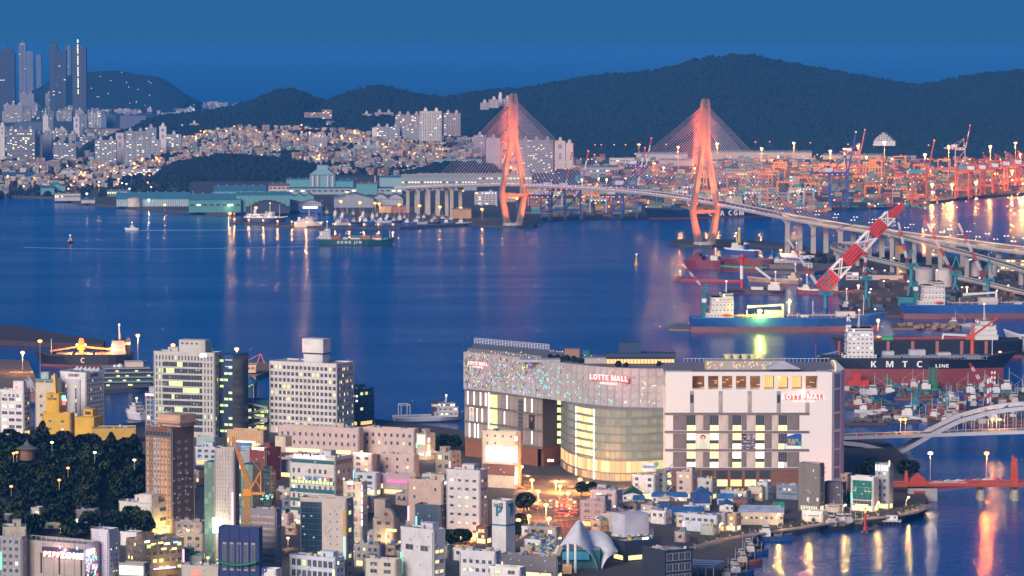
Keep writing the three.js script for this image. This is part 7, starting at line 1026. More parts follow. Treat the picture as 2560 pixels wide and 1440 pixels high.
// middle
{const b=B('tall panel-clad tower with green glass wings and a blank lit screen',537,586,598,1118,1415,{c:[0.52,0.46,0.43],th:24,dm:14,cl:0,pent:0,f:{n:1,fh:21,m:5,wf:0.5,hf:0.05,top:20},go:(b)=>{const gm=mat([0.10,0.20,0.16],{r:0.2,w:1}),wing=(x0,x1,y0,nm,z)=>{const w=b.fx(x1)- b.fx(x0),h=b.fy(y0),cx=(b.fx(x0)+ b.fx(x1))/ 2;part(b.t,nm,UB,gm,cx,h / 2,z,w,h,9);for(let j=0;j<17;j++)for(let i=0;i<3;i++)part(b.t,'glass_pane',paneG,j % 5===i?mat([0.2,0.32,0.25],{r:0.15}):mat([0.12 + 0.02*((i + j)% 3),0.22,0.18],{r:0.15}),cx - w / 2 +(i + 0.5)*w / 3,(j + 0.5)*h / 17,z + 4.55,w / 3 - 0.14,h / 17 - 0.16,1);};wing(508,536.6,1155,'glass_wing',b.D / 2 - 6);wing(598,628,1158,'glass_wing',b.D / 2 - 7);for(let j=0;j<30;j++)part(b.t,'panel_joint',UB,mat([0.2,0.18,0.17]),0,j*b.H / 30,b.D / 2 + 0.02,b.W,0.1,0.06);for(let i=1;i<7;i++)part(b.t,'panel_joint',UB,mat([0.2,0.18,0.17]),-b.W / 2 + i*b.W / 7,b.H / 2,b.D / 2 + 0.02,0.1,b.H,0.06);for(let j=0;j<5;j++)for(let i=0;i<3;i++)board(b,'screen',glow([1,0.93,0.78],3),533 + i*8,540.8 + i*8,1294 + j*8,1301.6 + j*8,0.5,0.4);lamp(b.t.localToWorld(new V3(-3,b.fy(1312),b.D / 2 + 6)),[1,0.9,0.6],400,15);}});}
B('dark red brick bank with a white Korean sign',624,664,703,1120,1205,{c:[0.24,0.06,0.05],th:38,dm:18,rc:[0.05,0.28,0.22],f:{n:1,fh:9,wf:0.01,hf:0.01},go:(b)=>{hangul(b.t,'우리은행',1.7,b.fx(648),b.fy(1125.5),b.D / 2 + 0.2,0,WL,{name:'sign_letter'});part(b.t,'sign',headG,WL,b.fx(633),b.fy(1122),b.D / 2 + 0.2,1.8,1.8,0.3);board(b,'roof_house',wallM(CR),664,690,1092,1118,-12,6);}});
B('low hall with a blue mural and white stripes beside the brick bank',572,626,632,1128,1175,{c:[0.4,0.42,0.44],pent:0,cl:1,go:(b)=>{board(b,'mural',mat([0.08,0.25,0.5],{w:1}),573,622,1108,1128,-4,0.4);for(let i=0;i<4;i++)board(b,'mural_stripe',mat([0.6,0.65,0.7]),596,624,1117 + i*4,1118.6 + i*4,-3.7,0.2);}});
B('dark green glass block with a lit star sign',636,676,690,1178,1290,{wm:mat([0.05,0.12,0.11],{r:0.25,w:1}),led:3.6,f:{sx:2.4,fh:3.6,wf:0.9,hf:0.6,lit:0.02},s:{sx:2.4,fh:3.6,wf:0.9,hf:0.6},go:(b)=>{const q=rng(5);for(let i=0;i<26;i++)part(b.t,'sign_light',UB,pick([CYL,WL,GNL],q),b.fx(638 + q()*38),b.fy(1236 + q()*14),b.D / 2 + 0.2,0.5,0.7,0.2);}});
{// blue-netted site and its crane
const b=B('building site wrapped in dark blue netting with a green safety net',547,648,656,1316,1500,{wm:mat([0.025,0.045,0.16],{w:1,r:0.85}),dm:18,th:16,pent:0,cl:0,cat:'building site',rc:[0.2,0.18,0.17],fin:4,f:{n:5,fh:15,wf:0.5,hf:0.8,top:6,dw:0,lit:0}});const s=new Geo();for(let i=0;i<9;i++){const x=b.fx(600)+ i*1.3;s.bar([x,b.H - 1,b.D / 2 - 2],[x,b.H + 5,b.D / 2 - 2],0.09,4).bar([x,b.H - 1,b.D / 2 - 9],[x,b.H + 5,b.D / 2 - 9],0.09,4);}for(let j=0;j<4;j++)for(const z of[2,9])s.bar([b.fx(600),b.H + j*1.6,b.D / 2 - z],[b.fx(652),b.H + j*1.6,b.D / 2 - z],0.09,4);tag(s.mesh('scaffold_tube',mat([0.36,0.26,0.2]),b.t),null,null,null,'stuff');for(let i=0;i<6;i++)new Geo().beam([b.fx(545)+ i*b.W / 6,b.fy(1402)- Math.sin(i / 6*PI)*1.6,b.D / 2 + 1.6],[b.fx(545)+(i + 1)*b.W / 6,b.fy(1402)- Math.sin((i + 1)/ 6*PI)*1.6,b.D / 2 + 1.6],3.4,0.4).mesh('safety_net',mat([0.02,0.26,0.12]),b.t);
const c=P(618,1440,GR),k=K(c),t=thing('tower_crane','orange luffing tower crane over the blue-netted site','crane',c,0),L=(x,y)=>At(x,y,-c.z).sub(c).toArray(),OM=mat([0.72,0.27,0.03],{r:0.5});boom(t,[0,20,0],L(618,1236),2.6,2.6,[[0,1,OM]],0,'mast');new Geo().box(4,3.4,3.4,...L(618,1230)).box(10,1.2,2.6,...L(636,1233)).mesh('slewing_deck',OM,t);boom(t,L(628,1232),L(582,1092),2.0,0.9,[[0,1,OM]],0,'jib');const g=new Geo();for(const z of[-1,1]){const q=(x,y)=>{const p=L(x,y);return[p[0],p[1],p[2]+ z];};g.bar(q(622,1232),q(652,1178),0.35).bar(q(653,1232),q(652,1178),0.35).bar(q(640,1200),q(653,1225),0.2);}g.bar(L(652,1178),L(584,1095),0.1,4).mesh('a_frame',OM,t);
}
B('grey block with beige stripes right of the blue-netted site',626,690,697,1270,1480,{c:[0.28,0.25,0.30],pent:0,cl:2,go:(b)=>{for(let j=0;j<10;j++)board(b,'stripe',wallM([0.5,0.42,0.36]),626,689,1288 + j*15,1294 + j*15,0.05,0.2);}});
B('white hotel with teal bands and a pink roof sign',723,838,881,1142,1320,{c:[0.66,0.62,0.6],th:32,cat:'hotel',rc:[0.05,0.12,0.13],cl:14,f:{sx:3.2,fh:4.4,wf:0.42,hf:0.5,top:5.6,skip:0.15},s:{sx:5,fh:4.4,wf:0.36,hf:0.4,top:5.6},go:(b)=>{const T=mat([0.04,0.14,0.16],{r:0.25});for(const[y0,y1]of[[1151,1160],[1203,1213],[1225,1235],[1250,1258],[1274,1282]]){board(b,'window_band',T,724,837,y0,y1,0.1,0.3);part(b.t,'window_band',UB,T,b.W / 2 + 0.1,b.fy((y0 + y1)/ 2),0,0.3,b.fy(y0)- b.fy(y1),b.D - 0.6);}letters(b.t,'BKANG HOTEL',2,b.fx(776),b.fy(1148),b.D / 2 + 0.4,0,glow([1,0.62,0.72],3),{name:'sign_letter'});letters(b.t,'244-7777',1.8,b.fx(785),b.fy(1201),b.D / 2 + 0.3,0,mat([0.1,0.35,0.6]));hangul(b.t,'금강레저',1.5,b.fx(820),b.fy(1201),b.D / 2 + 0.3,0,mat([0.5,0.1,0.1]));for(let i=0;i<12;i++)board(b,'lit_window',LIT[6],727 + i*9,734 + i*9,1204,1212,0.26,0.2);}});
B('pale blue panel block left of the white hotel',690,730,735,1152,1195,{c:LB,led:2.4,pent:0,cl:1});
B('beige tower with a gold strip and a navy glass front',750,866,884,1244,1480,{c:[0.55,0.47,0.42],cl:4,pent:0,th:22,f:{n:2,fh:6,m:13,wf:0.05,hf:0.05},s:{n:1,fh:4,wf:0.5,hf:0.5,dw:0},go:(b)=>{for(let j=0;j<13;j++)for(let i=0;i<5;i++)part(b.t,(j + i)% 9===4?'lit_window':'glass_pane',paneG,(j + i)% 9===4&&j>5?LIT[5]:mat([0.015,0.04,0.07],{r:0.12}),b.fx(755.5 + i*11),b.fy(1262 + j*14),b.D / 2 + 0.1,b.fx(11)- b.fx(0.3),b.fy(0)- b.fy(13.6),1);part(b.t,'gold_strip',UB,wallM([0.6,0.36,0.06]),b.fx(863),b.fy(1364),b.D / 2 + 0.14,b.fx(8)- b.fx(0),b.fy(0)- b.fy(180),0.3);for(let j=0;j<6;j++)for(const x of[826,843])part(b.t,'window',paneG,DARKW[0],b.fx(x),b.fy(1284 + j*19),b.D / 2 + 0.05,0.5,0.7,1);}});
B('narrow cream tower covered in stacked shop signs',858,905,913,1202,1400,{c:CR,pent:0,cl:1,led:4,go:(b)=>{const m=[mat([0.4,0.06,0.06]),mat([0.1,0.1,0.12]),mat([0.1,0.3,0.5]),mat([0.05,0.25,0.15])],tx=['MUSIC','CAFE','LIVE','BEER','SALON','CREAM','BOWL','JAZZ'];for(let j=0;j<8;j++){board(b,'sign_board',wallM([0.62,0.54,0.46]),860,902,1209 + j*20,1223 + j*20,0.1,0.2);hangul(b.t,['안과','치과','노래방','당구','미용실','기원','한의원','고기'][j].slice(0,3),2,b.fx(880),b.fy(1221 + j*20),b.D / 2 + 0.3,0,m[j % 4]);}board(b,'sign',WL,869,882,1202,1209,0.3,0.3);for(let j=0;j<6;j++)part(b.t,'light_strip',UB,j % 2?WL:PKL,b.fx(906),b.fy(1216 + j*18),b.D / 2 + 0.5,0.6,2.6,0.4);lamp(b.t.localToWorld(new V3(b.W / 2 + 3,b.H - 8,b.D / 2 + 5)),[1,0.8,0.5],200,10);}});
for(const[lab,a,c,b,t,f,o]of[
['white sloped-glass hall with dark skylights, bottom centre-left',722,838,862,1394,1490,{c:LB,rc:[0.06,0.2,0.2],th:35,f:{sx:3,fh:5,wf:0.7,hf:0.6,lit:0.12,lm:6},s:p33({}),cl:8}],['small white car-park block with a P sign, bottom edge',640,690,692,1422,1500,{c:WW,pent:0,cl:0,go:(b)=>letters(b.t,'P',3.4,b.fx(662),b.fy(1438),b.D / 2 + 0.1,0,mat([0.05,0.12,0.4]))}],['cream guest house with a strip of bright roof lamps',882,930,938,1135,1220,{c:PNK,f:p33({sx:6}),go:(b)=>{for(let i=0;i<9;i++)board(b,'sign_light',WL,884 + i*5,888 + i*5,1132,1135,0.3,0.3);lamp(b.t.localToWorld(new V3(0,b.H - 1,b.D / 2 + 3)),[1,0.8,0.5],120,10);}}],
['pinkish flat block right of the lamp-topped guest house',950,1036,1046,1136,1215,{c:PNK,led:4.4,f:{sx:7,fh:4.4,wf:0.2,hf:0.36},cl:5}],['shop block with a pink billboard strip',952,1040,1042,1186,1240,{c:[0.46,0.36,0.42],cl:3,go:(b)=>board(b,'billboard',mat([0.6,0.2,0.4],{e:[0.6,0.16,0.4],ei:0.4}),966,1030,1200,1210,0.2,0.2)}],['small white house with roof plants below the guest house',884,940,945,1182,1240,{c:LB,f:p33({sx:5}),cl:3}],['corner block with a yellow-lit picture board',1040,1066,1088,1084,1150,{c:[0.5,0.42,0.38],th:40,go:(b)=>{board(b,'sign',glow([1,0.85,0.5],1.8),1044,1063,1088,1111,0.3,0.3);for(let j=0;j<3;j++)part(b.t,'sign',UB,[PKL,YL,WL][j],b.W / 2 + 0.3,b.H - 4 - j*4,b.D / 2 - 2,0.3,3,2);lamp(b.t.localToWorld(new V3(b.W / 2 + 3,4,b.D / 2 + 3)),[1,0.6,0.3],320,10);}}],
['tan block with a relief emblem before the pink office',1088,1128,1152,1130,1205,{c:[0.46,0.36,0.3],th:36,f:p33({sx:4,fh:5}),s:p33({}),cl:6}],['tan block with grey stripes and a blue glass corner',1018,1106,1141,1200,1345,{c:[0.58,0.42,0.36],th:32,led:4.4,rc:[0.2,0.18,0.18],f:{sx:5.6,fh:4.4,wf:0.2,hf:0.34,top:2.6,skip:0.4},s:{sx:1.9,fh:3.2,wf:0.94,hf:0.72,top:3,lit:0.05},cl:8,go:(b)=>part(b.t,'sign',UB,WL,b.W / 2 + 0.2,b.H - 1.4,0,0.3,1.1,b.D*0.7)}],['scaffolded block wrapped in grey-blue mesh',1038,1100,1118,1262,1350,{c:[0.10,0.15,0.22],fin:14,led:1.9,pent:0,cl:0,dm:14}],['slim white tower with paired small windows',1115,1200,1219,1174,1352,{c:[0.68,0.63,0.64],th:24,cl:3,f:{sx:4,fh:4.3,wf:0.46,hf:0.28,top:3.4},s:{sx:4,fh:4.3,wf:0.5,hf:0.28,top:3.4}}],
['cream block carrying the big white video screen',1204,1291,1295,1078,1222,{c:CR,dm:16,pent:0,f:{sx:4.6,fh:4.2,wf:0.2,hf:0.3,rows:3,skip:0.4},go:(b)=>{for(let i=0;i<6;i++)for(let j=0;j<3;j++)board(b,'screen',glow(j?[0.95,1,1]:[0.75,0.88,1],3),1216 + i*11.2,1227.1 + i*11.2,1119 + j*12,1130.9 + j*12,0.5,0.5);board(b,'dark_base',wallM([0.22,0.10,0.08]),1206,1289,1162,1190,0.1,0.3);for(let j=0;j<12;j++)board(b,'sign',[WL,RDL,YL,WL,CYL][j % 5],1290,1294,1090 + j*11,1100 + j*11,0.9,1.2);lamp(b.t.localToWorld(new V3(0,b.fy(1108),b.D / 2 + 7)),[1,0.85,0.6],160,15);lamp(b.t.localToWorld(new V3(b.W / 2 + 3,12,b.D / 2 + 4)),[1,0.6,0.3],400,10);}}],
['white parking tower with a green roof and a large P',1230,1265,1288,1250,1390,{c:[0.72,0.70,0.72],th:34,rc:[0.03,0.36,0.22],pent:0,cl:0,cat:'parking tower',go:(b)=>{const T=mat([0.03,0.2,0.25]);hangul(b.t,'부림',2.5,b.fx(1248),b.fy(1270),b.D / 2 + 0.1,0,mat([0.08,0.08,0.09]),{adv:1.2});letters(b.t,'P',5,b.fx(1248),b.fy(1290),b.D / 2 + 0.1,0,T);hangul(b.t,'부림',2,b.W / 2 + 0.1,b.fy(1268),0,PI / 2,mat([0.08,0.08,0.09]));letters(b.t,'P',4.2,b.W / 2 + 0.1,b.fy(1288),0,PI / 2,T);board(b,'band',T,1230,1265,1311,1315,0.04,0.2);part(b.t,'band',UB,T,b.W / 2 + 0.04,b.fy(1313),0,0.2,0.85,b.D);}}],
['brown corner block with orange-lit floors behind the street tree',1140,1186,1190,1284,1350,{c:[0.2,0.12,0.09],f:{sx:3,fh:3.6,wf:0.8,hf:0.6,lit:0.6,lm:5},cl:2}],['red-lit shop floor at the foot of the slim white tower',1190,1216,1218,1316,1362,{c:[0.3,0.1,0.08],f:{sx:2.4,fh:3,wf:0.8,hf:0.6,lit:0.7,lm:3},pent:0,cl:0}],
['white angular block with long lit window strips',1000,1084,1113,1322,1490,{c:[0.64,0.62,0.66],th:40,dm:24,rc:[0.05,0.26,0.2],s:{sx:3,fh:4.6,wf:0.94,hf:0.36,row:0.6,lm:4,top:8},f:{n:2,fh:6,wf:0.5,hf:0.4,rows:1,top:6}}],['cream block below the rounded facade',885,950,956,1362,1420,{c:[0.5,0.45,0.42],cl:6,f:p33({})}],['pale stepped block at the bottom, left of the angular block',912,990,1004,1398,1490,{c:[0.6,0.55,0.46],cl:6,f:p33({sx:6})}],['white block with regular square windows, bottom centre',1148,1238,1250,1378,1490,{c:[0.64,0.63,0.68],f:{sx:3.4,fh:3.9,wf:0.5,hf:0.42,top:3,dw:0},cl:6}],['low white roof at the bottom edge, left of the shell roof',1222,1300,1304,1418,1500,{c:WW,f:p33({sx:6}),pent:0,cl:4}],['dark low block with a planted roof garden',1250,1392,1398,1392,1450,{c:[0.22,0.2,0.22],rc:[0.12,0.06,0.06],cl:6,pent:0}],
['beige stepped house right of the street',1318,1390,1402,1318,1365,{c:[0.58,0.48,0.42],rc:[0.08,0.32,0.26],f:p33({sx:5}),cl:5}],['mauve block with a rounded gable beside the crossing',1449,1512,1528,1252,1320,{c:[0.34,0.29,0.36],led:5,f:p33({sx:6}),s:p33({}),cl:2}],['grey-white block behind the mauve gable',1480,1540,1556,1226,1300,{c:[0.42,0.42,0.48],f:p33({sx:5}),cl:5}],['plain beige box in front of the mauve gable',1502,1545,1556,1284,1330,{c:[0.5,0.42,0.4],pent:0,cl:0}],['weathered white block with a white signboard on its roof',1579,1636,1642,1188,1250,{c:WW,f:p33({sx:4.4,skip:0.3}),pent:0,cl:2,go:(b)=>{board(b,'signboard',wallM([0.75,0.78,0.8]),1604,1640,1156,1178,0,0.5);hangul(b.t,'새물메이트',1.4,b.fx(1622),b.fy(1170),b.D / 2 + 0.3,0,mat([0.04,0.2,0.45]));const c=part(b.t,'sign_corner',UB,mat([0.05,0.4,0.36]),b.fx(1641),b.fy(1159),b.D / 2 + 0.1,2.4,2.4,0.4);c.rotation.z=0.8;}}],['pale green block with an open stair',1640,1664,1682,1175,1245,{c:[0.46,0.54,0.52],th:36,f:p33({sx:4,hf:0.3}),s:{n:1,m:1,fh:4.2,wf:0.8,hf:0.7,dw:0},go:(b)=>{for(let j=0;j<4;j++)new Geo().beam([b.W / 2 + 0.3,3 + j*4.2,2.5],[b.W / 2 + 0.3,6 + j*4.2,-2.5],0.4,0.5).mesh('stair_flight',wallM(WW),b.t);}}],['pink-white block with a stepped top',1690,1730,1744,1180,1248,{c:PNK,f:p33({sx:5,skip:0.3})}],['small stained white block before the mall plinth',1743,1780,1784,1196,1250,{c:[0.55,0.53,0.53],f:p33({sx:4,skip:0.6}),pent:0,cl:3}],['scaffolded grey tower at the mall corner',1997,2048,2058,1158,1280,{c:[0.25,0.22,0.21],fin:12,led:2.1,cl:3,f:{sx:5,fh:6,wf:0.3,hf:0.26,rows:3},go:(b)=>{for(const x of[2021,2045])board(b,'sheet',wallM(WW),x - 3,x + 3,1244,1253,0.5,0.2);}}],
['dark gabled house right of the scaffolded tower',2058,2104,2106,1206,1275,{c:[0.1,0.09,0.13],rc:[0.06,0.06,0.1],pent:0,cl:0,f:{sx:3,fh:6,rows:2,wf:0.3,hf:0.2,top:8}}],['narrow tan house with a green roof at the mall corner',2100,2118,2122,1184,1260,{c:TAN,rc:[0.03,0.36,0.18],f:p33({sx:3,lit:0.2}),pent:0,cl:0}],['white-framed green glass block by the promenade',2126,2184,2186,1192,1280,{c:WW,pent:0,rc:[0.1,0.14,0.1],f:{sx:2.2,fh:3.6,wf:0.96,hf:0.86,m:1.4,top:2,dw:0,lit:0.22,lm:4},go:(b)=>{for(let i=0;i<6;i++)for(let j=0;j<5;j++)board(b,'glass_pane',mat([0.03,0.16 + 0.03*((i + j)% 3),0.15],{r:0.15}),2131 + i*8.2,2138.6 + i*8.2,1202 + j*9,1210 + j*9,0.2,0.12);}}],['tall white block crowned by a row of white lamps',2187,2222,2229,1160,1274,{c:[0.45,0.44,0.5],th:20,f:{sx:3,fh:3.9,wf:0.5,hf:0.4,top:3,lit:0.08},go:(b)=>{for(let i=0;i<5;i++)board(b,'light_strip',WL,2189 + i*7,2191 + i*7,1163,1176,0.3,0.3);board(b,'light_strip',WL,2222,2224,1150,1164,0.2,0.4);}}],
])B(lab,a,c,b,t,f,o);
{// rounded facade with a gable clock-like emblem
const b=B('cream rounded facade with an arched gable and lit shop floor',932,985,996,1296,1375,{c:[0.55,0.46,0.40],pent:0,cl:2,f:p33({sx:5,skip:0.3}),go:(b)=>{const g=new Geo(),pts=[];for(let i=0;i<=12;i++)pts.push([Math.cos(PI*i / 12)*b.W*0.36,Math.sin(PI*i / 12)*5]);g.ext(pts,3,b.W*0.12,b.H - 0.01,b.D / 2 - 3.2);g.on(6,9,6,-b.W*0.26,b.H,-2).mesh('gable',wallM([0.56,0.47,0.41]),b.t);const e=part(b.t,'emblem',new THREE.CylinderGeometry(1,1,0.2,16),mat([0.3,0.12,0.05]),b.W*0.12,b.H + 2,b.D / 2);e.rotation.x=PI / 2;board(b,'sign',YL,966,992,1322,1328,0.3,0.4);board(b,'light_strip',YL,964,967,1330,1362,0.3,0.4);lamp(b.t.localToWorld(new V3(2,6,b.D / 2 + 4)),[1,0.7,0.3],160,10);}});
const s=B('low dark shop with a green sparkling light screen',1003,1036,1040,1328,1380,{c:[0.12,0.14,0.2],pent:0,cl:2,go:(b)=>{const q=rng(6);for(let i=0;i<60;i++)part(b.t,'screen_light',UB,pick([GNL,CYL,WL,GNL],q),b.fx(1005 + q()*30),b.fy(1330 + q()*28),b.D / 2 + 0.2,0.4,0.5,0.2);}});
}

// ---------- low houses, fish market, promenade, bridges, park, traffic ----------
{
const r=rng(301),BLU=[0.03,0.16,0.42],cs=[WW,PNK,CR,LB,TAN,[0.44,0.5,0.46],[0.3,0.28,0.34]],cn=['white','pinkish','cream','pale blue','tan','pale green','slate'];
// pitched-roof houses of the harbour quarter
const H=(label,x0,x1,yt,yb,c,rc,o={})=>{const xm=(x0 + x1)/ 2,p=P(xm,yb,GR),k=K(p),W=(x1 - x0)*k,h=(yb - yt)*k,D=o.dp??10,t=thing('house',label,'house',p,(o.ry??0)- alpha(xm),o.grp);t.position.z -=D / 2;const rise=o.rise??2.2;new Geo().on(W,h,D).ext(o.end?[[-W / 2,h],[W / 2,h],[0,h + rise - 0.2]]:[[-0.01,h],[0.01,h],[0,h + 0.01]],D - 0.3,0,0,-D / 2 + 0.15).mesh('wall',wallM(c),t);const q=W / 2 + 0.4,e=D / 2 + 0.4;(o.end?new Geo().loft([[[-q,h - 0.1,e],[0,h + rise,e],[q,h - 0.1,e],[q,h - 0.35,e],[0,h + rise - 0.3,e],[-q,h - 0.35,e]],[[-q,h - 0.1,-e],[0,h + rise,-e],[q,h - 0.1,-e],[q,h - 0.35,-e],[0,h + rise - 0.3,-e],[-q,h - 0.35,-e]]]):new Geo().loft([[[-q,h + 0.02,e],[q,h + 0.02,e],[q,h + 0.02,-e],[-q,h + 0.02,-e]],[[-q*0.86,h + rise,0.2],[q*0.86,h + rise,0.2],[q*0.86,h + rise,-0.2],[-q*0.86,h + rise,-0.2]]])).mesh('roof',roofM(rc),t);for(let i=0;i<Math.min(14,W / 2.6 - 0.4);i++)part(t,r()<0.2?'lit_window':'window',winG,winM(r()<0.2?7:0),-W / 2 + 1.6 + i*2.6,h*0.55,D / 2 + 0.03,1.2,Math.min(1.3,h*0.4),1);return t;};
for(const[l,a,b,t,y,c,rc,o]of[['with a bright blue hipped roof, left of the pale green house',1630,1720,1242,1258,WW,BLU,{}],['with a dark teal gable beside the mall',1556,1606,1236,1256,WW,[0.03,0.12,0.12],{end:1,rise:4}],['with a blue gable roof right of the pale green house',1728,1780,1238,1262,CR,BLU,{end:1,rise:4}],['with a blue lean-to over an orange wall',1584,1612,1250,1262,TAN,BLU,{}],['with a long dark tile roof',1568,1640,1268,1284,LB,[0.05,0.05,0.08],{}],['with a wide blue tarpaulin roof',1600,1680,1274,1288,CR,BLU,{dp:16}],['with a dark blue hipped roof below the gables',1726,1776,1258,1276,LB,[0.03,0.08,0.26],{rise:5}],['cream-fronted with a brown tile roof',1644,1738,1266,1284,CR,[0.12,0.09,0.09],{}],['with a bright blue roof under the mall plinth',1794,1836,1246,1262,LB,[0.03,0.2,0.5],{}],['of red brick beside the bright blue roof',1834,1868,1248,1272,[0.3,0.1,0.07],[0.2,0.2,0.22],{rise:0.6}],['with a blue gable over a white wall, far right of the quarter',1800,1834,1262,1280,WW,[0.03,0.14,0.36],{end:1}],['with a long blue roof and white upper floor',1682,1760,1280,1306,LB,BLU,{dp:14}],['long and white with a pale grey roof beside the quay road',1848,1960,1280,1312,CR,[0.34,0.40,0.55],{dp:12,rise:3}],['with a green roof at the end of the long white house',1934,1962,1268,1286,WW,[0.03,0.35,0.2],{}],['with a red awning beside the white row',1716,1756,1300,1318,[0.2,0.1,0.1],[0.3,0.03,0.06],{}]])H('house ' + l,a,b,t,y,c,rc,o);
for(const[l,a,c,b,t,f,o]of[['white row with three floors of windows by the quay road',1705,1792,1796,1288,1332,{c:LB,f:{sx:3.4,fh:4,wf:0.6,hf:0.36,dw:1},cl:6,rc:[0.1,0.24,0.36]}],['grey stepped house right of the white row',1790,1812,1816,1282,1330,{c:GY,f:p33({}),pent:0}],['beige narrow house before the long pale roof',1816,1840,1846,1284,1330,{c:TAN,f:p33({}),pent:0,cl:1}],['tiny white house by the bright gable',1892,1918,1924,1206,1250,{c:LB,f:p33({sx:5}),cl:1}],['blue-grey house with striped windows',1940,1994,1998,1214,1250,{c:[0.2,0.24,0.36],f:p33({sx:3,hf:0.4}),cl:5}],['curved white cafe with a glowing wall by the promenade',2004,2056,2060,1278,1306,{c:WW,pent:0,cl:0,dp:8,f:{sx:5,fh:5,wf:0.4,hf:0.4,lit:0.8,lm:7}}],['low pale wall block right of the curved cafe',2062,2098,2100,1264,1282,{c:CR,pent:0,cl:0}],['cream roof house under the mall plinth, right',1870,1905,1908,1218,1252,{c:CR,pent:0,cl:1}],['slate house under the mall plinth, middle',1800,1866,1870,1228,1258,{c:[0.4,0.42,0.46],pent:0,cl:5,f:p33({})}]])B(l,a,c,b,t,f,o);
// filler: small flat houses in the gaps
for(let i=0;i<104;i++){const z=i % 4,[x0,x1,y0,y1]=[[420,760,1130,1330],[880,1140,1190,1430],[1296,1370,1330,1400],[1450,1760,1240,1340]][z],x=rr(x0,x1,r),yb=rr(y0,y1,r)+ 18,w=rr(22,42,r),c=Math.floor(r()*6),n=['between the panel tower and the white hotel','in the crowded blocks left of the street','around the foot of the crossing street','in the low harbour quarter below the mall'];B(`small ${cn[c]} flat-roofed house ${n[z]}`,x,x + w,x + w + 5,yb - rr(22,36,r),yb,{c:cs[c],name:'house',cat:'house',f:p33({sx:4,lit:0.14}),dm:12,cl:3,th:rr(20,40,r)}).t.userData.group=`small ${cn[c]} houses ${n[z]}`;}
// fish market with its gull-wing shell
const p=P(1462,1452,GR),k=K(p),t=thing('fish_market','white shell-roofed market hall with two swooping pointed vaults at the bottom','market hall',p),X=(px)=>(px - 1462)*k,Y=(py)=>(1452 - py)*k;
const SH=wallM([0.84,0.83,0.86]),pt=(x,y,d)=>At(x,y,d).sub(p).toArray(),sheet=(A,B)=>{const g=new Geo(),N=24,ca=new THREE.CatmullRomCurve3(A.map((q)=>new V3(...pt(...q)))).getPoints(N),cb=new THREE.CatmullRomCurve3(B.map((q)=>new V3(...pt(...q)))).getPoints(N),q=(i,j)=>{const v=ca[i].clone().lerp(cb[i],j / 5);return[v.x,v.y + Math.sin(j / 5*PI)*0.9,v.z + Math.sin(j / 5*PI)*1.6];},dn=(v)=>[v[0],v[1]- 0.35,v[2]- 0.35];for(let i=0;i<N;i++)for(let j=0;j<5;j++){const e=[q(i,j),q(i + 1,j),q(i + 1,j + 1),q(i,j + 1)];g.loft([[e[0],e[1],dn(e[1]),dn(e[0])],[e[3],e[2],dn(e[2]),dn(e[3])]]);}g.mesh('shell',SH,t);};
sheet([[1398,1366,1700],[1412,1345,1704],[1430,1318,1708],[1449,1299,1710],[1464,1322,1710],[1478,1352,1708],[1490,1392,1702],[1500,1440,1696]],[[1399,1368,1690],[1412,1360,1688],[1428,1359,1686],[1446,1363,1685],[1462,1372,1685],[1476,1384,1686],[1488,1404,1688],[1498,1442,1690]]);
sheet([[1468,1328,1716],[1486,1324,1718],[1508,1330,1718],[1528,1348,1714],[1545,1378,1708]],[[1500,1438,1694],[1506,1420,1692],[1514,1402,1692],[1526,1390,1696],[1544,1382,1704]]);
new Geo().beam(pt(1377,1442,1688),pt(1386,1400,1688),2,2.4).beam(pt(1386,1400,1688),pt(1400,1366,1690),2,2.4).mesh('edge_rib',wallM([0.75,0.68,0.5]),t);new Geo().on(20,9,18,X(1452),0,-48).mesh('glass_hall',mat([0.04,0.14,0.16],{r:0.2}),t);for(const x of[1422,1441])new Geo().cyl(0.7,0.7,14,X(x),0,-26,10).mesh('column',SH,t);new Geo().on(10,3.4,8,X(1404),0,-26).mesh('lit_stall',mat([0.6,0.3,0.15],{e:[1,0.5,0.2],ei:0.4}),t);new Geo().on(14,4,0.4,X(1440),4.5,-37).mesh('mural',mat([0.05,0.3,0.5]),t);
const DK={wm:mat([0.04,0.05,0.08],{r:0.35,w:1}),pent:0,cl:5,rc:[0.55,0.57,0.66],cat:'market hall',L:1};B('long dark market hall with a white roof lodge, nearer the crossing',1530,1562,1652,1352,1405,{...DK,th:32,dm:40,go:(b)=>{board(b,'roof_lodge',wallM([0.6,0.58,0.66]),1585,1645,1292,1345,-14,12);for(let i=0;i<3;i++)board(b,'sign',WL,1606 + i*5,1610 + i*5,1346,1352,0.3,0.3);}});B('long dark market hall with brown deck patches on its white roof',1604,1662,1732,1375,1470,{...DK,th:34,dm:44,f:{sx:3,fh:5,wf:0.9,hf:0.7,dw:0,lit:0.03},go:(b)=>{for(const[x,z,w]of[[-4,2,6],[6,-8,8]])new Geo().cyl(w*0.5,w*0.5,0.2,x,b.H - 0.7,z,14).mesh('deck_patch',roofM([0.28,0.10,0.08]),b.t);}});
{const q=P(1735,1440,GR),kk=K(q),c=thing('canopy','rippled blue translucent canopy beside the dark market hall','canopy',q,-0.3),m=mat([0.10,0.26,0.55],{r:0.3,t:0.35});for(let i=0;i<6;i++)for(let j=0;j<7;j++)part(c,'roof_panel',UB,m,(-50 + i*20)*kk,5.4 +(j % 2)*0.7,6 - j*3.2,20*kk - 0.1,0.14,3.2);const g=new Geo();for(let i=0;i<7;i++)g.cyl(0.15,0.15,5.3,(-60 + i*20)*kk,0,7,6);g.mesh('post',FRAMEW,c);}
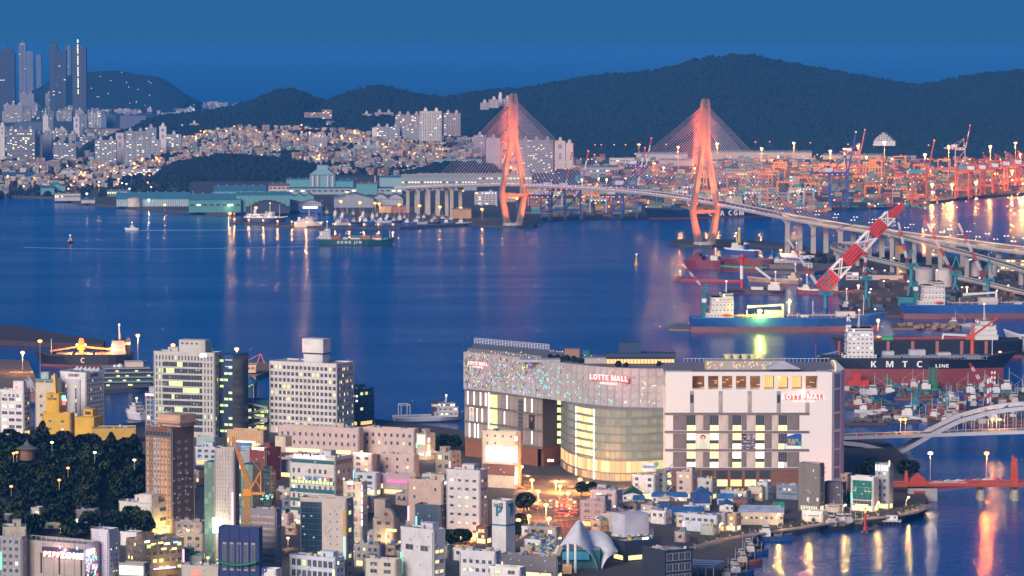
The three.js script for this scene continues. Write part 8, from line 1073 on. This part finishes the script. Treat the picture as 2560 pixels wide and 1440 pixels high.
// promenade: kerb wall, paving, hedged tubs, curved lamps with their glow on the water
const edge=[[1738,1372],[1800,1354],[1870,1340],[1940,1330],[2000,1322],[2060,1312],[2120,1303],[2180,1298],[2240,1292],[2280,1284],[2306,1274],[2318,1264]];{const g=new Geo(),w=new Geo();for(let i=0;i + 1<edge.length;i++){const a=P(...edge[i],4),b=P(...edge[i + 1],4);g.beam([a.x,4.1,a.z - 3],[b.x,4.1,b.z - 3],7,0.3);w.beam([a.x,4.4,a.z + 0.7],[b.x,4.4,b.z + 0.7],0.5,0.9);}tag(g.mesh('promenade',wallM([0.36,0.28,0.22])),'paved promenade curving along the water','promenade',null,'structure');tag(w.mesh('quay_wall',wallM([0.5,0.46,0.44])),'pale kerb wall along the promenade','wall');}
const cl=(x,y,l,I)=>{const q=P(x,y,GR),s=thing('street_lamp',`curved white promenade lamp ${l}`,'street lamp',q);const g=new Geo();for(let i=0;i<6;i++)g.bar([Math.sin(i*0.5)*-1.2,i*1.2,0],[Math.sin((i + 1)*0.5)*-1.2,(i + 1)*1.2,0],0.12);g.mesh('pole',FRAMEW,s);part(s,'lamp_head',headG,glow([1,0.8,0.4],5),0.2,7.3,0.6,1.3,0.9,1.3);lamp(q.clone().add(new V3(0.2,6.9,1.2)),[1,0.52,0.14],I,12);};
for(const[x,y,l]of[[1803,1344,'nearest the dark market hall'],[1946,1320,'before the long pale-roofed house'],[2021,1312,'beside the curved cafe'],[2112,1296,'before the green glass block'],[2195,1290,'before the lamp-crowned tower'],[2270,1276,'brightest, near the red bridge']])cl(x,y,l,380);
for(let i=0;i<22;i++){const u=i / 22*(edge.length - 2),a=edge[Math.floor(u)],b=edge[Math.floor(u)+ 1],f=u % 1,q=P(a[0]+(b[0]- a[0])*f,a[1]+(b[1]- a[1])*f - 9,GR),s=thing('shrub','small round potted shrub along the promenade','shrub',q,0,'potted shrubs of the promenade');new Geo().cyl(0.7,0.9,0.8,0,0,0,8).mesh('pot',wallM(GY),s);part(s,'foliage',clump,mat([0.03,0.06,0.025]),0,1.6,0,1.1,1.2,1.1);}
{const g=new Geo();for(let i=0;i<70;i++){const u=r(),q=P(2160 + u*44 + rr(-8,8,r),1330 - u*30 + rr(-6,6,r),0);g.sph(rr(0.7,1.6,r),q.x,rr(-0.3,0.9,r),q.z,1,0.8,1);}tag(g.mesh('rocks',wallM([0.12,0.11,0.11])),'dark heap of breakwater rocks below the promenade','rocks',null,'stuff');const q=P(2230,1312,0),s=thing('boat_house','white hip-roofed cabin standing on stilts off the promenade','cabin',q,-0.15);new Geo().on(10,0.6,7,0,2,0).mesh('deck',wallM([0.5,0.5,0.54]),s);new Geo().on(6,2.8,4.4,0,2.6,-0.4).mesh('wall',wallM(WW),s);new Geo().loft([[[-3.4,5.4,2.2],[3.4,5.4,2.2],[3.4,5.4,-3],[-3.4,5.4,-3]],[[-1,6.8,-0.3],[1,6.8,-0.3],[1,6.8,-0.5],[-1,6.8,-0.5]]]).mesh('roof',roofM([0.05,0.06,0.1]),s);for(const x of[-1.6,1.6])part(s,'window',winG,winM(0),x,4.2,1.83,0.9,1,1);for(let i=0;i<10;i++)new Geo().cyl(0.18,0.18,3,-4.5 + i,-1,i % 2?3:-3,6).mesh('stilt',mat([0.1,0.08,0.08]),s);}
// red drawbridge
{const RD=mat([0.50,0.055,0.025],{r:0.6,w:1}),a=P(2262,1252,0),k2=K(a),t=thing('road_bridge','low red steel road bridge on stout round piers at the right edge','bridge',a),L=(px,h,z=0)=>[(px - 2262)*k2,h,z],ab=new Geo().on(16,7,9,10,0,-3);ab.mesh('abutment',wallM([0.42,0.4,0.42]),t);board({t,fx:(p)=>(p - 2262)*k2,fy:(p)=>(1252 - p)*k2,D:3},'portal',RD,2283,2311,1226,1252,0.2,0.6);board({t,fx:(p)=>(p - 2262)*k2,fy:(p)=>(1252 - p)*k2,D:3},'portal_opening',mat([0.05,0.05,0.06]),2288,2306,1231,1247,0.6,0.3);
new Geo().beam(L(2180,8.2,-6),L(2700,9.4,-6),13,1).mesh('roadway',ROAD,t);for(const z of[0.6,-12.6]){const g=new Geo();g.beam(L(2225,8.8,z),L(2700,10,z),0.5,1.6);for(let px=2320;px<2560;px +=8){const d=(x)=>8 - 3.4*Math.pow((2460 - Math.min(x,2460))/ 140,1.5);g.bar(L(px,8.4,z),L(px + 8,d(px + 8),z),0.16,4).bar(L(px,d(px),z),L(px + 8,d(px + 8),z),0.26,4).bar(L(px,8.4,z),L(px,d(px),z),0.14,4);}g.mesh('truss',RD,t);}
for(const px of[2456,2541])for(const z of[-1,-11])new Geo().cyl(2.2,1.9,8,...L(px,-2,z),12).mesh('pier',wallM([0.38,0.35,0.3]),t);for(const[px,z]of[[2265,0],[2541,0],[2541,-12]])new Geo().leg(L(px,8,z),2.6,2.6,L(px,px<2300?17:24,z),1.2,1.2).mesh('tower',RD,t);new Geo().ext([[-6,0],[6,0],[4,4],[0,7],[-4,4]],4,...L(2294,8.6,-3)).mesh('gate_house',RD,t);for(let i=0;i<5;i++)new Geo().on(4.4,1.3,1.8,...L(2330 + i*20,8.8,-4 -(i % 2)*4)).mesh('railing',mat([0.4,0.38,0.38]),t);
for(const[px,c]of[[2497,[1,0.15,0.02]],[2352,[1,0.7,0.4]]]){const q=new V3(a.x +(px - 2262)*k2,22,a.z + 40 - 90);street(`tall lamp behind the red bridge, ${px > 2400 ? 'orange-red' : 'cream'}`,new V3(q.x,0,q.z),21,1.5,px>2400?glow([1,0.2,0.04],8):whtM,null,px>2400?9000:900,c);}}
// white arch bridge
{const q0=P(2244,1136,0),k3=K(q0),t=thing('arch_bridge','white twin-arch road bridge with orange-lit deck at the right edge','bridge',q0),wm=wallM([0.58,0.58,0.64]),L=(px,py,z=0)=>[(px - 2244)*k3,(1136 - py)*k3,z];
new Geo().on(15,3.4,9,0,-1,-5).mesh('pier',wallM([0.4,0.4,0.42]),t);const arch=(z,off)=>{const pts=[[2070,1104],[2155,1112],[2246,1132],[2330,1086],[2400,1052],[2480,1030],[2560,1020],[2700,1030]].map(([x,y],i)=>L(x,y -(i>2?off:0),z)),v=new THREE.CatmullRomCurve3(pts.map((p)=>new V3(...p)),false,'catmullrom',0.2).getPoints(40),g=new Geo();for(let i=0;i<40;i++)g.beam(v[i].toArray(),v[i + 1].toArray(),2.3,2.5);g.mesh('arch_rib',wm,t);return v;};const v1=arch(0,0),v2=arch(-13,7);
new Geo().beam(L(2050,1094,-6.5),L(2720,1072,-6.5),15,0.6).mesh('roadway',mat([0.24,0.19,0.16]),t);for(const z of[1.2,-14.2])new Geo().beam(L(2050,1096,z),L(2720,1074,z),0.7,2.2).mesh('deck_girder',wm,t);for(let px=2352;px<2600;px +=21)for(const[z,v]of[[0,v1],[-13,v2]]){const x=(px - 2244)*k3,p=v.reduce((a,b)=>(Math.abs(b.x - x)<Math.abs(a.x - x)?b:a));new Geo().bar([x,(1136 - 1086)*k3 + 0.6,z],[x,p.y,z],0.22,5).mesh('hanger',wm,t);}for(let i=22;i<38;i +=4)new Geo().beam(v1[i].toArray(),v2[Math.min(40,i + 2)].toArray(),0.8,0.8).mesh('brace',wm,t);
for(const[px,l]of[[2256,'left'],[2268,'second'],[2488,'third'],[2506,'right']]){const e=L(px,1087,-12),q=new V3(q0.x + e[0],e[1],q0.z + e[2]);street(`orange lamp on the arch bridge deck, ${l} of four`,q,8.5,1.3,sodM,null,1100,SOD);}}
// park on its hill
const hillP=hill('park_hill','wooded park hill at the left',[[-140,1130],[0,1132],[120,1126],[220,1132],[310,1146],[365,1175],[392,1220]],1960,190,150,4,roofM([0.03,0.035,0.02]),61,0.2,8);
const crowns=[0,1,2,3].map((v)=>{const rc=rng(400 + v),pos=[],nor=[];for(let i=0;i<900;i++){const a=rc()*2*PI,h=rc(),lobes=1 + 0.25*Math.sin(a*3 + v)*Math.sin(h*7 + v),rad=Math.sqrt(Math.max(0.05,Math.sin(PI*(0.12 + 0.83*h))))*lobes*(0.55 + 0.45*Math.sqrt(rc())),c=new V3(Math.cos(a)*rad,v===3?h*1.9:h*1.35,Math.sin(a)*rad*0.95);if(v===3){c.x*=1.1 - h*0.95;c.z*=1.1 - h*0.95;}const s=rr(0.07,0.15,rc),e=new THREE.Euler(rc()*3,rc()*6,rc()*3);for(const[x,y]of[[-1,-1],[1,-1],[0.6,1],[-1,-1],[0.6,1],[-0.7,0.8]]){const q=new V3(x*s,y*s,0).applyEuler(e).add(c);pos.push(q.x,q.y,q.z);const n=new V3(0,0,1).applyEuler(e);if(n.dot(c)<0)n.negate();nor.push(n.x,n.y,n.z);}}const g=new THREE.BufferGeometry();g.setAttribute('position',new THREE.Float32BufferAttribute(pos,3));g.setAttribute('normal',new THREE.Float32BufferAttribute(nor,3));return g;});
const lm=[[0.022,0.042,0.012],[0.034,0.062,0.014],[0.015,0.032,0.018],[0.04,0.05,0.014]].map((c)=>mat(c,{r:0.9,d:1})),trunk=new THREE.CylinderGeometry(0.5,1,1,7),bark=mat([0.06,0.045,0.035]);
const tree=(x,y,z,s,v,label,grp,m)=>{const t=thing('tree',label,'tree',[x,y,z],r()*6,grp);part(t,'trunk',trunk,bark,0,s*0.28,0,s*0.05,s*0.56,s*0.05);part(t,'crown',crowns[v],lm[m??v],0,s*0.3,0,s*rr(0.42,0.55,r),s*0.54,s*rr(0.42,0.55,r));return t;};
for(let i=0,n=0;i<2000&&n<120;i++){const px=rr(-30,372,r),d=rr(1775,1985,r),q=At(px,1200,d),y=hillP.f(q.x,q.z);if(y<3.5)continue;n++;const v=Math.floor(r()*4);tree(q.x,y - 0.6,q.z,rr(8,13.5,r),v,['broad dark green tree in the park wood','bright green leafy tree in the park wood','bluish dark tree in the park wood','pointed conifer in the park wood'][v],['broad dark park trees','bright green park trees','bluish park trees','pointed park conifers'][v]);}
for(const[x,y,I,c]of[[130,1106,90,0],[34,1133,500,1],[42,1131,400,1],[237,1131,160,0],[148,1200,500,1],[336,1150,120,0],[170,1170,80,1],[28,1216,80,1]]){const q=At(x,y,1800 +(1200 - y)*0.9);street(`small ${c ? 'orange' : 'white'} park lamp shining among the trees of the park wood`,new V3(q.x,q.y - 5,q.z),5,0.9,c?sodM:whtM,c?'orange park lamps':'white park lamps',I*0.5,c?SOD:WHT);}
{const q=At(68,1112,1880),s=thing('pavilion','small tiled pavilion roof rising from the park trees','pavilion',[q.x,q.y - 8,q.z]);new Geo().cyl(4,4,6,0,0,0,8).mesh('wall',wallM([0.2,0.12,0.09]),s);new Geo().cyl(6.4,2,2,0,6,0,8).cyl(2,0.2,2.4,0,8,0,8).cyl(0.15,0.1,2,0,10,0,6).mesh('roof',roofM([0.12,0.14,0.13]),s);}
const street_trees=(a,label,grp)=>a.forEach(([x,y,s,v])=>{const q=P(x,y,GR);tree(q.x,GR,q.z,s,v,label,grp);});
street_trees([[1128,1366,8,1],[1150,1364,8,1],[1165,1360,7,1],[1120,1372,7,0],[1310,1282,10,0],[1318,1276,9,1],[1300,1325,8,1],[1296,1345,8,1]],'leafy street tree beside the lit street','street trees by the lit street');street_trees([[1060,1128,10,0],[1085,1130,9,1],[1110,1128,10,0],[1136,1126,9,0],[640,1075,8,0],[655,1074,8,0]],'dark tree before the far quay','trees before the far quay');street_trees([[2160,1196,9,0],[2178,1190,10,2],[2262,1196,10,0],[2278,1192,9,2],[2112,1270,9,3],[2104,1272,8,0],[1480,1238,7,2],[1455,1238,7,2]],'dark tree between the mall and the red bridge','trees by the mall and the red bridge');
// crossing: orange road sheet, lanes, lamps and traffic
land('street','wide orange-lit crossing in front of the mall','road',[[1288,1214],[1300,1206],[1440,1206],[1500,1222],[1452,1240],[1448,1318],[1392,1322],[1330,1366],[1290,1420],[1268,1420]],4.06,roofM([0.2,0.17,0.15]));{const g=new Geo();for(let l=0;l<7;l++)for(let i=0;i<9;i++){const a=P(1342 + l*13 - i*2,1318 - i*8,4.08),b=P(1341 + l*13 - i*2,1315 - i*8,4.08);g.beam([a.x,4.09,a.z],[b.x,4.09,b.z],0.2,0.02);}tag(g.mesh('lane_lines',mat([0.7,0.68,0.62])),'white lane lines on the crossing','road marking',null,'structure');}
for(const[x,y,b,I]of[[1365,1262,1298,6500],[1303,1166,1212,3000],[1400,1215,1232,3000],[1450,1198,1226,3000],[1310,1240,1268,3600],[1296,1300,1330,2600],[1150,1345,1362,1100],[1180,1336,1352,900],[1330,1200,1226,3600],[1420,1232,1262,3600],[1345,1228,1256,3600],[1390,1204,1228,3600],[1322,1290,1322,3400],[1372,1296,1332,3400],[1470,1208,1232,3000]]){const q=P(x,b,GR);street('orange street lamp of the lit street and crossing',q,(b - y)*K(q),1.3,glow([1,0.36,0.08],7),'orange lamps of the lit street and crossing',I,[1,0.36,0.08]);}
const carCols=[[0.6,0.6,0.62],[0.04,0.04,0.05],[0.3,0.31,0.34],[0.45,0.05,0.04]],carN=['white','black','silver','dark red'],cars=carCols.map((c,i)=>{const t=new THREE.Group();t.name='car';new Geo().loft([[[-0.85,0.35,2.2],[0.85,0.35,2.2],[0.85,0.35,-2.2],[-0.85,0.35,-2.2]],[[-0.88,0.85,2.15],[0.88,0.85,2.15],[0.88,0.85,-2.15],[-0.88,0.85,-2.15]]]).loft([[[-0.82,0.85,1.1],[0.82,0.85,1.1],[0.82,0.85,-1.7],[-0.82,0.85,-1.7]],[[-0.66,1.42,0.5],[0.66,1.42,0.5],[0.66,1.42,-1.2],[-0.66,1.42,-1.2]]]).mesh('body',mat(c,{r:0.3}),t);new Geo().box(1.62,0.36,1.9,0,1.08,-0.35).mesh('window',DARKW[0],t);for(const x of[-0.8,0.8])for(const z of[-1.35,1.35])new Geo().add(new THREE.CylinderGeometry(0.33,0.33,0.22,10).rotateZ(PI / 2).translate(x,0.33,z)).mesh('wheel',mat([0.02,0.02,0.02]),t);for(const x of[-0.6,0.6]){part(t,'headlight',UB,WL,x,0.66,-2.2,0.5,0.26,0.12);part(t,'tail_light',UB,glow([1,0.05,0.03],5),x,0.74,2.2,0.62,0.34,0.12);}return t;});
const car=(x,y,ry,l,g,h=4.07)=>{const k=Math.floor(r()*4),t=cars[k].clone();t.name=numbered('car');t.position.copy(P(x,y,h));t.rotation.y=ry;scene.add(t);tag(t,`${carN[k]} car ${l}`,'car',`${carN[k]} cars ${g}`);};
for(let l=0;l<5;l++)for(let i=0;i<6;i++){if((l*5 + i*3)% 7===0&&l>2)continue;car(1392 + l*11.5 + rr(-1.5,1.5,r),1252 + i*8 + rr(-1,1,r),rr(-0.06,0.06,r),'queuing with red tail lights at the crossing','queuing at the crossing');}for(const[x,y,a]of[[1354,1256,2.4],[1378,1254,3],[1378,1270,3],[1334,1274,1.2],[1300,1222,1.4],[1312,1209,1.3],[1400,1218,1.6],[1430,1220,1.5],[1440,1222,1.5],[1460,1226,1.5]])car(x,y,a,'crossing the orange-lit junction','on the junction');for(let i=0;i<9;i++)car(2300 + i*24,1208 - i,i % 2?1.57:-1.57,'on the red bridge','on the red bridge',9.2);for(let i=0;i<8;i++)car(2150 + i*50,1090 - i*1.2,1.57,'on the arch bridge','on the arch bridge',11.6);
lamp(P(1415,1290,9),[1,0.08,0.05],700,30);
for(const[x,y,I]of[[600,1260,600],[470,1350,500],[930,1250,500],[1075,1250,500],[1160,1300,600],[1000,1380,500],[1560,1330,500],[1400,1370,500],[1700,1270,400],[1850,1260,400],[720,1370,500],[850,1400,500],[420,1340,500],[520,1420,500],[900,1330,500],[1090,1150,500],[1640,1290,400]]){const q=P(x,y,GR);street('warm lamp in the lanes between the houses',q,5,0.8,glow([1,0.6,0.25],5),'warm lane lamps of the near town',I,[1,0.55,0.22]);}
}

renderer.render(scene,camera);
